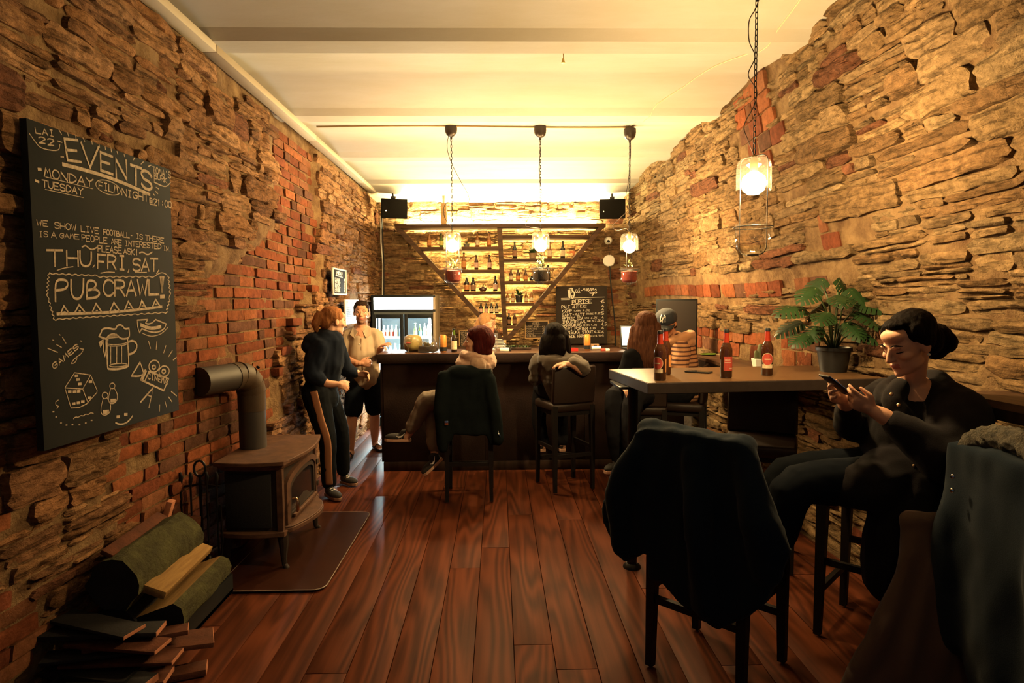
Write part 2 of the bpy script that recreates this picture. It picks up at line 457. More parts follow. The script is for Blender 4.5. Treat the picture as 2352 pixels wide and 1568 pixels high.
def build_wall(name, S, u0, u1, vmax, typ, seed, flip, warp, dep=lambda u, v: 0., row=(.06, .17), blk=(.16, .50), back=.14, brick=(.235, .074), top=9., flushk=.6):
    rg = random.Random(seed); PAL[0] = {'wall_left': PAL_LEFT, 'wall_right': PAL_RIGHT, 'wall_back': PAL_BACK}[name]
    # mortar bed: a rough surface with real thickness behind it
    du = .055; nu = int((u1-u0)/du); nv = int(vmax/du)
    V = []; F = []
    for j in range(nv+1):
        for i in range(nu+1):
            u, v = u0 + (u1-u0)*i/nu, vmax*j/nv
            flush = max(0., nz(u*1.3+seed, v*1.3)) * .05
            V.append(S(u, v, -.024 + flush*flushk + nz(u*9, v*9, seed)*.016 + dep(u, v)))
    for j in range(nv):
        for i in range(nu):
            a = j*(nu+1)+i; F.append((a, a+1, a+nu+2, a+nu+1))
    b = len(V)
    cor = [S(u, v, -back-.12) for u, v in ((u0,0),(u1,0),(u1,vmax),(u0,vmax))]
    V += cor; c = [0, nu, nv*(nu+1)+nu, nv*(nu+1)]
    F += [(b+3, b+2, b+1, b)] + [(b+k, b+(k+1)%4, c[(k+1)%4], c[k]) for k in range(4)]
    if flip: F = [f[::-1] for f in F]
    mbw = MB(); mbw.add(V, F); wall = struct(mbw.build(name, M_mortar, angle=180, weld=False))
    lists = {'stone': [], 'brick': []}
    # stone beds: rows, blocks, thin layers inside a block
    v = 0.
    while v < vmax:
        rh = rg.uniform(*row)
        u = u0 - rg.uniform(0, .3)
        while u < u1 and v+rh < top:
            bw = rg.uniform(*blk); t = typ(u+bw/2, v+rh/2)
            if t == 'stone':
                gap = rg.uniform(.003, .013)
                nl = rg.choice((1, 1, 2)) if rh < .10 else rg.choice((1, 1, 2, 3, 3, 4)) if rh < .17 else rg.choice((1, 2, 3, 3, 4, 5))
                hs = [rg.uniform(.5, 1.4) for _ in range(nl)]; ss = sum(hs); hs = [h/ss*rh for h in hs]
                vv = v
                for h in hs:
                    ns = 1 if (nl == 1 and bw < .5) else rg.choice((1, 1, 2))
                    cuts = sorted([0, 1] + [rg.uniform(.25, .75) for _ in range(ns-1)])
                    for q in range(ns):
                        a, b2 = u+bw*cuts[q], u+bw*cuts[q+1]
                        if rg.random() < .035: continue              # a hole where a stone fell out
                        d = dep((a+b2)/2, vv) + rg.uniform(-.010, .016) + (.006 if nl == 1 else 0)
                        make_piece(S, a+gap/2, b2-gap/2, vv+gap*.4, vv+h-gap*.4, d, rg, 'stone', lists, warp)
                    vv += h
            u += bw
        v += rh
    # brick patches: real running bond
    bw, bh = brick; v = 0.; r = 0
    while v < vmax:
        u = u0 - (bw/2 if r % 2 else 0) + rg.uniform(-.02, .02)
        while u < u1:
            w = bw if rg.random() < .8 else bw*.5
            if typ(u+w/2, v+bh/2) == 'brick' and v+bh < top and rg.random() > .02:
                make_piece(S, u+.006, u+w-.006, v+.006, v+bh-.006, dep(u+w/2, v)+rg.uniform(-.012, .008), rg, 'brick', lists, warp)
            u += w
        v += bh; r += 1
    return wall, lists

def inside(poly, x, y):
    c = False; n = len(poly); j = n-1
    for i in range(n):
        xi, yi = poly[i]; xj, yj = poly[j]
        if (yi > y) != (yj > y) and x < (xj-xi)*(y-yi)/(yj-yi)+xi: c = not c
        j = i
    return c
WM = {'stone': M_lime, 'brick': M_brick}

# left wall: limestone with a large infill of red brick, faces +X
LB = [(3.05,0),(3.05,1.30),(3.55,1.45),(3.78,1.75),(4.45,1.98),(4.95,2.2),(4.95,3.2),(5.95,3.2),(6.0,1.85),(5.3,1.45),(4.8,1.05),(4.55,.6),(4.6,0)]
def ltyp(u, v):
    w = nz(u*2.1, v*2.1, 4.)*.22
    if inside(LB, u+w, v+w*.6): return 'brick'
    if u < 2.28 and .8 < v < 1.9 and nz(u*2, v*3, 8) > .05: return 'brick'
    if u < 3.1 and v < .95 and nz(u*2, v*2.5, 2) > .12: return 'brick'
    return 'stone'
def ldep(u, v):
    w = nz(u*2.1, v*2.1, 4.)*.22
    return -.05 if inside(LB, u+w, v+w*.6) else 0.
def left_x(y, z): return -1.655 - .13*max(0., 1-z/3.0)*max(0., 4.4-y)
wl, lists = build_wall('wall_left', lambda u, v, d: (left_x(u, v) + d + nz(u*.7, v*.7, 5)*.02, u, v), 1.0, Y1+.05, 3.12, ltyp, 11, True,
                       lambda u, v: nz(u*.55, v*.9, 3.)*.05, dep=ldep, top=3.02, flushk=.25)
pieces_to_objects(lists, wl, True, WM)

# right wall: limestone, leaning inward above bar height, faces -X
def rtyp(u, v):
    w = nz(u*2.3, v*2.3, 9.)*.10
    if 4.0 < u < 8.7 and 1.63+.006*math.sin(u*3) < v-.02*(5-u)*.6 < 1.80: return 'brick'
    if 4.15 < u+w < 4.75 and 2.55 < v+w < 3.2: return 'brick'
    if 4.2 < u < 6.9 and 1.10 < v < 1.36+w: return 'brick'
    if abs(u-3.80+w*.5) < .07 and 1.75 < v < 2.45 and nz(u*3, v*7, 1) > -.05: return 'brick'
    if v < .75 and nz(u*2, v*3, 3) > .28: return 'brick'
    return 'stone'
wr, lists = build_wall('wall_right', lambda u, v, d: (right_x(u, v) - d + nz(u*.7, v*.7, 15)*.03, u, v), 1.9, Y1+.05, 3.2, rtyp, 23, False,
                       lambda u, v: nz(u*.5, v*.8, 13.)*.05 + .0*u, blk=(.24, .72), brick=(.20, .125))
pieces_to_objects(lists, wr, False, WM)

# back wall, faces -Y (towards the room)
def btyp(u, v):
    if 1.45 < u < 1.68 and 1.1 < v < 1.75 and nz(u*3, v*3, 2) > -.1: return 'brick'
    if 1.0 < u < 1.2 and v > 2.2 and nz(u*3, v*5, 2) > .1: return 'brick'
    return 'stone'
wbk, lists = build_wall('wall_back', lambda u, v, d: (u, Y1 - d + nz(u*.7, v*.7, 25)*.015, v), -1.75, 1.95, 3.2, btyp, 31, False,
                        lambda u, v: nz(u*.6, v*.9, 33.)*.03, row=(.09, .19), blk=(.16, .46))
pieces_to_objects(lists, wbk, False, WM)

# painted batten in the corner of left wall and ceiling
tb = MB(); y = Y0
while y < Y1-.05:
    tb.box((-1.615, y+.98, 3.03), (.085, 1.955, .045), bev=.003); y += 1.96
tb.build('trim_1', M_trimp)['kind'] = 'structure'
# chalk strokes: width in 0.1 mm, then points in 0.5 mm from the board's top left corner
CH_EVENTS = '48:76,46 83,82 134,76;50:151,75 171,33 203,70;50:161,61 187,58;51:228,25 253,22;51:240,24 247,65;51:235,66 261,65;50:109,107 126,98 157,95 174,100 174,106 108,140 171,134;51:199,98 216,90 248,87 265,92 265,99 196,135 262,128;43:19,100 69,142 124,178 315,158 329,106;119:536,30 382,54 407,202 566,185;123:395,130 517,112;128:577,39 672,206 791,29;126:976,64 814,62 809,203 969,206;130:812,131 932,131;146:1016,229 1019,75 1169,216 1170,58;155:1235,81 1403,81;151:1314,83 1304,236;159:1561,126 1527,96 1443,88 1397,112 1399,137 1434,168 1521,174 1558,201 1559,226 1511,248 1427,241 1395,214;174:353,242 697,235 1077,247 1518,287;46:327,3 353,28;47:422,1 429,23;48:516,-1 517,26;49:601,-2 621,21;51:710,3 714,22;52:801,5 805,25;53:881,5 884,28;54:961,6 963,29;55:1042,9 1051,29;57:1144,12 1148,29;58:1304,11 1276,33;60:1438,18 1397,44;62:1561,23 1518,42;46:307,86 354,86;46:332,192 364,187;64:1632,206 1680,214;64:1623,244 1659,258;63:1579,273 1602,281;54:1590,29 1631,28;54:1612,29 1607,83;55:1654,28 1642,45 1641,63 1649,82 1671,81 1684,64 1684,45 1675,27 1654,27;56:1692,82 1706,27 1716,54 1728,27 1736,81;56:1748,81 1772,25 1791,81;56:1758,63 1781,63;57:1828,27 1827,37;58:1907,35 1896,24 1872,26 1861,34 1861,44 1869,54 1893,53 1903,63 1902,72 1890,82 1868,82 1858,72;55:1606,131 1610,83 1632,84 1644,91 1644,99 1632,107 1609,107;55:1632,107 1644,108 1654,115 1654,124 1643,132 1607,130;55:1667,84 1666,116 1675,133 1701,132 1713,117 1715,86;56:1725,135 1727,86 1764,87 1774,95 1775,103 1760,112 1724,111;56:1749,111 1772,136;56:1783,137 1788,89;56:1835,90 1784,114 1831,139;66:1611,78 1604,165 1802,183 1898,120;121:88,324 113,321;102:56,407 84,412;59:144,363 165,302 181,332 200,301 214,362;61:251,301 233,320 231,341 250,361 286,359 306,339 307,319 289,299 253,300;63:322,359 323,300 396,358 401,297;64:415,358 417,298 457,297 496,315 495,336 453,356 415,358;66:510,355 557,294 594,351;66:534,333 575,333;67:615,292 658,320 702,289;67:655,321 653,350;32:158,365 689,364;52:119,391 170,390;52:146,390 142,439;53:181,390 180,421 192,437 218,437 232,420 233,387;54:296,387 244,387 241,436 295,434;54:243,412 282,411;55:361,394 348,387 322,387 309,395 308,403 320,412 348,410 360,419 361,427 346,435 319,435 306,428;57:372,433 375,386 403,384 430,400 429,416 400,433 371,433;57:439,433 471,384 495,431;57:456,416 483,415;58:511,383 539,406 571,381;58:539,406 538,430;31:146,452 571,449;55:828,295 776,296 772,352;56:773,324 814,323;57:853,295 881,293;56:866,293 863,350;56:849,351 877,350;57:906,295 903,351 958,352;58:971,350 990,291 1000,322 1017,291 1028,351;43:1067,325 1055,344 1024,360 977,371 921,377 863,375 809,368 767,356 740,340 732,322 743,304 771,288 815,276 869,270 927,270 983,277 1028,289 1058,306 1067,325;65:1085,354 1088,300 1153,356 1156,299;66:1186,299 1221,300;65:1203,299 1199,357;66:1182,357 1217,356;66:1322,307 1305,299 1269,300 1249,318 1249,337 1265,356 1301,356 1321,336 1321,328 1284,327;68:1330,356 1337,297;69:1404,355 1409,296;69:1333,327 1407,325;70:1421,295 1498,294;70:1459,295 1455,354;67:1556,344 1529,336 1527,355 1555,354 1557,326 1543,318 1516,318 1511,363 1525,373 1566,370;68:1578,323 1591,314 1620,314 1635,321 1632,331 1574,369 1629,368;69:1657,319 1671,310 1667,365;70:1734,353 1733,345;70:1735,325 1736,316;71:1789,305 1773,323 1772,342 1783,362 1813,360 1830,340 1832,320 1818,302 1789,304;72:1856,301 1839,322 1840,340 1853,358 1881,358 1899,337 1900,318 1888,300 1856,302;39:43,673 54,710 67,684 78,710 92,671;39:157,669 106,671 105,709 156,709;40:106,690 144,689;41:278,675 266,668 240,669 226,677 227,684 239,690 265,689 277,695 277,703 264,711 238,712 226,705;41:285,712 287,670;42:337,710 338,667;42:285,690 339,689;43:362,665 348,680 347,694 360,708 386,707 400,693 400,678 389,664 361,665;43:412,663 422,706 438,677 449,705 466,661;44:524,665 523,707 569,706;46:593,663 617,662;45:604,663 603,705;45:591,705 615,704;46:638,662 658,703 685,660;46:745,660 695,662 693,705 742,704;47:694,683 732,682;48:841,662 804,663 802,703;48:802,683 831,682;49:858,662 848,675 847,689 854,702 875,701 884,688 885,675 878,661 857,662;49:904,660 892,673 892,687 900,700 919,700 930,686 930,673 923,659 903,660;50:939,661 977,660;50:958,660 956,701;51:983,699 985,660 1005,659 1014,665 1016,672 1004,679 984,680;51:1004,679 1015,679 1024,685 1022,693 1013,700 983,700;51:1031,700 1054,657 1071,699;51:1042,686 1061,685;51:1081,657 1078,699 1119,699;52:1129,658 1127,699 1168,699;53:1189,675 1209,675;50:1284,652 1308,652;50:1297,652 1294,693;50:1282,694 1306,693;51:1375,659 1363,653 1340,654 1327,661 1326,667 1339,674 1362,674 1372,681 1373,687 1361,695 1336,695 1324,688;52:1417,652 1471,652;52:1445,652 1441,696;52:1478,695 1480,650;53:1532,694 1534,650;53:1479,672 1534,672;53:1600,650 1544,651 1541,695 1596,695;54:1542,673 1583,674;55:1605,697 1610,651 1652,651 1664,659 1663,666 1650,674 1608,673;55:1634,673 1662,697;55:1731,652 1675,652 1671,698 1728,698;55:1674,675 1716,675;36:69,750 88,748;36:79,749 78,787;36:67,788 88,786;37:149,749 139,744 120,745 110,751 109,758 120,763 138,762 147,768 148,775 137,781 118,783 108,777;37:184,781 213,739 237,781;38:198,767 225,767;35:323,746 311,742 288,743 276,755 275,765 286,775 310,775 322,763 323,757 299,759;36:330,774 355,739 378,772;36:343,762 366,761;36:387,771 400,736 412,752 424,735 435,768;37:496,733 446,735 444,769 494,767;37:446,752 482,750;45:528,774 529,730 563,729 573,737 572,745 561,751 528,753;45:626,730 583,730 579,775 623,774;45:582,752 613,751;46:648,727 636,743 634,758 644,774 668,773 679,757 680,742 669,727 648,727;47:688,773 691,727 726,727 735,734 736,741 723,750 690,749;47:747,727 742,774 790,773;48:850,726 804,726 801,773 848,772;48:802,749 837,748;46:902,770 924,727 944,769;46:912,756 935,755;46:952,769 955,726 986,726 998,733 997,740 985,748 954,748;46:975,748 995,770;47:1049,728 1005,727 1002,772 1046,771;47:1004,750 1037,749;48:1110,727 1133,726;48:1122,726 1119,769;48:1106,770 1131,768;49:1149,768 1152,724 1196,767 1199,723;50:1208,721 1256,721;49:1232,721 1228,765;50:1311,720 1265,721 1262,765 1310,764;50:1263,743 1299,742;51:1319,763 1321,718 1358,717 1371,725 1369,732 1357,740 1319,741;51:1344,740 1367,762;51:1430,716 1378,719 1377,764 1426,763;52:1377,740 1414,739;52:1490,722 1478,714 1453,715 1438,723 1438,731 1451,737 1475,738 1487,745 1487,752 1474,759 1449,760 1436,754;53:1499,714 1551,712;53:1525,713 1523,759;53:1615,712 1561,713 1557,760 1610,759;54:1559,736 1598,736;55:1620,756 1624,710 1650,708 1677,724 1676,739 1649,755 1621,756;51:1728,723 1749,724;51:1740,723 1736,763;51:1727,762 1746,764;52:1764,765 1766,726 1806,767 1808,728;52:1833,769 1835,762;70:525,824 568,805 610,828 653,835 713,810;51:720,845 722,796 755,795 765,802 765,811 753,820 721,821;51:775,793 772,842 816,841;52:874,791 829,794 827,842 871,842;52:826,818 861,817;53:879,841 907,790 925,840;53:892,824 915,823;54:986,797 973,789 951,790 939,799 937,807 949,814 973,814 983,822 983,830 970,841 948,840 936,831;54:1042,788 995,788 991,839 1041,838;55:995,814 1030,812;56:1070,838 1096,793 1117,837;56:1083,824 1107,823;57:1178,797 1166,790 1142,789 1129,798 1129,805 1140,813 1166,813 1177,821 1176,828 1163,836 1139,837 1129,828;57:1184,838 1188,790;57:1236,789 1186,814 1234,836;58:1271,788 1269,819;58:1269,835 1269,827;77:1311,815 1362,800 1418,820 1464,817 1518,793;96:129,874 296,864;93:212,869 207,981;97:338,970 343,862;101:468,967 473,857;101:341,916 472,911;104:498,855 492,931 523,966 593,963 630,926 635,853;63:669,951 645,970;101:818,865 715,865 706,972;103:713,919 788,919;107:838,970 848,861 929,861 958,878 952,896 926,914 844,915;107:898,915 951,971;110:1015,857 1071,856;109:1044,855 1037,967;110:1007,968 1066,969;72:1140,962 1123,988;108:1320,881 1290,867 1232,869 1206,886 1203,905 1229,921 1288,916 1314,934 1314,953 1284,971 1223,972 1201,957;111:1331,967 1399,859 1452,963;112:1365,931 1424,928;117:1481,853 1609,847;115:1543,850 1533,961;80:1621,948 1577,981;42:228,1010 298,991 409,975;48:742,1010 835,996 931,996;54:1229,982 1316,982 1412,977;110:193,1230 201,1080 305,1073 338,1093 335,1119 297,1146 196,1153;114:377,1074 368,1168 403,1214 473,1211 514,1159 523,1062;121:552,1210 561,1076 639,1070 677,1091 670,1113 635,1140 556,1145;122:629,1139 671,1138 713,1156 712,1180 666,1203 550,1210;109:903,1082 872,1060 809,1062 772,1104 768,1149 800,1187 865,1187 899,1164;118:918,1186 928,1060 1032,1057 1063,1077 1064,1098 1029,1121 922,1123;118:995,1123 1057,1185;121:1085,1186 1164,1053 1228,1182;122:1122,1140 1192,1137;126:1261,1049 1295,1177 1337,1090 1367,1176 1420,1042;129:1444,1043 1435,1172 1603,1168;136:1641,1012 1659,1144;167:1654,1012 1659,1144;169:1666,1011 1659,1144;141:1678,1010 1659,1144;109:1691,1009 1659,1144;101:1704,1008 1659,1144;220:1634,1188 1693,1186;82:238,1323 281,1264 335,1320;51:277,1308 296,1308;87:398,1318 455,1257 522,1315;54:450,1303 470,1303;92:607,1318 664,1249 732,1315;57:659,1302 681,1302;98:834,1318 901,1240 980,1314;61:895,1301 918,1301;103:1051,1300 1107,1232 1176,1297;64:1101,1283 1126,1283;109:1273,1288 1316,1224 1374,1285;67:1311,1271 1338,1270;115:1490,1275 1542,1215 1610,1271;71:1536,1257 1565,1256;133:205,1321 480,1322 834,1320 1240,1304 1646,1280;52:146,1030 177,1043 214,1029 247,1043 285,1028 318,1042 357,1028 391,1041 432,1027 467,1041 508,1026 544,1040 587,1025 624,1039 669,1024 695,1033 734,1047 779,1030 820,1044 866,1027 907,1041 955,1024 998,1038 1047,1020 1092,1035 1143,1017 1189,1031 1241,1013 1289,1028 1343,1010 1392,1025 1448,1006 1499,1021 1557,1002 1607,982 1682,966 1756,984;42:146,1035 124,1049 141,1063 119,1077 136,1090 114,1104 131,1118 109,1131 126,1145 104,1159 121,1172 100,1186 116,1200 129,1214 117,1233 139,1244 127,1263 149,1274 137,1293 160,1304 147,1323 170,1335 158,1353 180,1365;66:1768,997 1801,1011 1773,1033 1806,1047 1778,1069 1811,1084 1783,1105 1816,1120 1787,1142 1821,1157 1792,1178 1777,1206 1798,1226 1759,1240 1779,1260 1740,1274 1761,1294 1722,1308 1742,1328 1704,1342;52:187,1365 225,1352 261,1364 300,1351 337,1363 377,1349 416,1361 456,1348 496,1360 539,1346 580,1359 623,1345 666,1358 711,1343 754,1356 801,1342 846,1355 894,1340 941,1354 990,1338 1039,1352 1090,1337 1140,1350 1193,1335 1245,1349 1300,1333 1353,1347 1410,1331 1466,1346 1525,1329 1583,1344 1644,1327 1704,1342;52:166,1661 151,1661 129,1671 125,1688 132,1700 151,1707 174,1696 179,1679 174,1673 150,1684;53:197,1687 199,1641 244,1665;54:202,1669 225,1658;54:257,1660 246,1620 268,1631 270,1608 305,1637;55:342,1575 294,1598 316,1631 365,1608;55:305,1615 341,1598;56:409,1552 392,1552 368,1564 358,1575 362,1580 378,1580 403,1567 418,1567 423,1572 414,1584 389,1595 374,1596;45:438,1583 482,1593 454,1624 365,1655 329,1688 372,1687 399,1657;44:248,1490 283,1535;44:181,1539 232,1562;43:86,1559 186,1594;44:213,1467 225,1473;43:142,1504 153,1507;47:450,1527 468,1531;106:783,1548 770,1763 794,1773 917,1786 1057,1778 1075,1759 1072,1552;49:1060,1571 1056,1575 1045,1577 1028,1580 1006,1581 979,1583 950,1583 919,1583 889,1582 861,1580 836,1578 815,1575 799,1573 790,1569 787,1566;49:1059,1584 1055,1587 1044,1590 1027,1593 1005,1594 978,1595 949,1596 918,1595 888,1594 860,1593 835,1590 814,1588 799,1585 789,1582 786,1579;63:830,1598 819,1728;65:913,1600 901,1732;66:982,1602 970,1735;55:1053,1758 1040,1764 1003,1767 952,1767 895,1764 846,1759 813,1752 801,1746 813,1740 847,1737 897,1737 953,1740 1005,1745 1040,1752 1053,1758;114:1076,1572 1150,1560 1211,1594 1202,1640 1142,1671 1075,1675;93:799,1536 721,1516 683,1504 714,1474 725,1449 805,1443 906,1462 929,1430 972,1422 1014,1436 1034,1462 1100,1458 1107,1527 1062,1542 986,1541 944,1519 883,1493 821,1499 769,1529 769,1615 746,1664 730,1614 744,1535 688,1583 679,1558 739,1535;106:810,1520 934,1519;106:815,1517 928,1513;106:820,1513 922,1508;106:826,1509 916,1503;73:1230,1392 1398,1390;73:1398,1390 1359,1421;75:1359,1421 1401,1433 1470,1423 1529,1395;79:1529,1395 1711,1440;76:1711,1440 1674,1486 1553,1512 1427,1503 1296,1468;71:1296,1468 1258,1502;71:1258,1502 1232,1448;70:1232,1448 1230,1392;188:1286,1435 1405,1468 1505,1472 1609,1461;47:1305,1509 1400,1537 1500,1543 1631,1525 1742,1472;65:1396,1584 1423,1647;66:1534,1594 1516,1663;68:1689,1640 1644,1703;69:1802,1694 1733,1742;71:1874,1763 1813,1782;71:1752,2074 1846,2127;70:1700,2120 1758,2172;68:1631,2151 1657,2207;66:1537,2169 1527,2224;89:1102,1861 1246,1755 1298,1858 1232,1877 1102,1861;82:1562,1815 1551,1838 1524,1856 1487,1864 1446,1861 1411,1849 1388,1829 1381,1805 1391,1783 1417,1766 1454,1757 1494,1759 1530,1771 1555,1791 1562,1815;92:1496,1821 1492,1828 1483,1834 1470,1836 1456,1835 1444,1831 1436,1825 1433,1817 1437,1810 1446,1805 1459,1802 1473,1803 1485,1807 1493,1813 1496,1821;85:1732,1879 1721,1900 1693,1915 1655,1922 1614,1919 1578,1907 1554,1889 1547,1867 1557,1846 1584,1831 1621,1823 1662,1826 1699,1838 1724,1856 1732,1879;96:1665,1874 1661,1882 1651,1887 1637,1890 1623,1889 1610,1885 1601,1878 1598,1870 1602,1863 1612,1857 1625,1855 1640,1856 1653,1860 1662,1867 1665,1874;97:1312,1832 1242,1907;106:1242,1907 1618,2048;108:1618,2048 1713,1949;100:1713,1949 1378,1849;98:1378,1849 1306,1929;195:1330,1840 1265,1909;59:1404,1881 1393,1871 1370,1864 1358,1877 1357,1893 1366,1911 1389,1919 1401,1913;60:1426,1879 1447,1884;60:1437,1882 1435,1930;60:1423,1927 1445,1933;61:1466,1939 1470,1890 1515,1952 1518,1903;61:1576,1917 1527,1906 1524,1953 1573,1967;62:1527,1930 1561,1940;63:1583,1971 1597,1924 1609,1953 1623,1932 1630,1984;63:1642,1986 1669,1943 1692,2000;64:1656,1973 1681,1980;102:1229,2099 1442,1998 1356,2163;73:1327,2048 1405,2076;48:364,1758 552,1795;49:552,1795 624,1922;49:624,1922 619,1939;47:619,1939 485,2009;46:485,2009 396,2023;44:396,2023 303,2013;44:303,2013 245,1857;45:245,1857 364,1758;46:245,1857 448,1890;48:448,1890 552,1795;47:448,1890 504,2005;120:370,1782 397,1784;120:386,1812 413,1813;121:403,1847 431,1849;125:532,1844 561,1846;124:510,1965 539,1968;117:284,1890 310,1893;118:338,1897 365,1899;120:385,1901 413,1903;118:321,1984 348,1986;120:376,1985 403,1988;122:428,1983 456,1986;50:762,1979 757,1990 746,1998 729,2001 712,2000 697,1993 687,1983 684,1972 688,1962 699,1954 715,1950 732,1952 748,1958 758,1968 762,1979;50:697,1996 659,2066 661,2114 713,2135 778,2122 797,2063 750,2000;194:695,2103 754,2110;51:863,1914 859,1924 848,1931 833,1934 817,1933 802,1927 793,1919 790,1908 794,1898 805,1891 820,1888 836,1889 850,1895 860,1904 863,1914;51:802,1930 767,1994 768,2039 817,2058 878,2044 895,1990 852,1933;179:801,2028 855,2034;82:848,2214 888,2235 961,2246 1038,2232 1096,2198;145:872,2170 903,2174;149:980,2169 1013,2173;53:177,2102 190,2104;54:236,2128 249,2130;55:302,2137 315,2139;56:382,2151 396,2153;57:457,2150 471,2152;59:530,2142 544,2144;52:103,2010 116,2012;52:130,2051 142,2052;39:168,1935 136,1943 139,1968 166,1979 149,1994;43:324,2096 350,2085 381,2096 408,2084 440,2095 468,2083 501,2094 529,2082 563,2094'
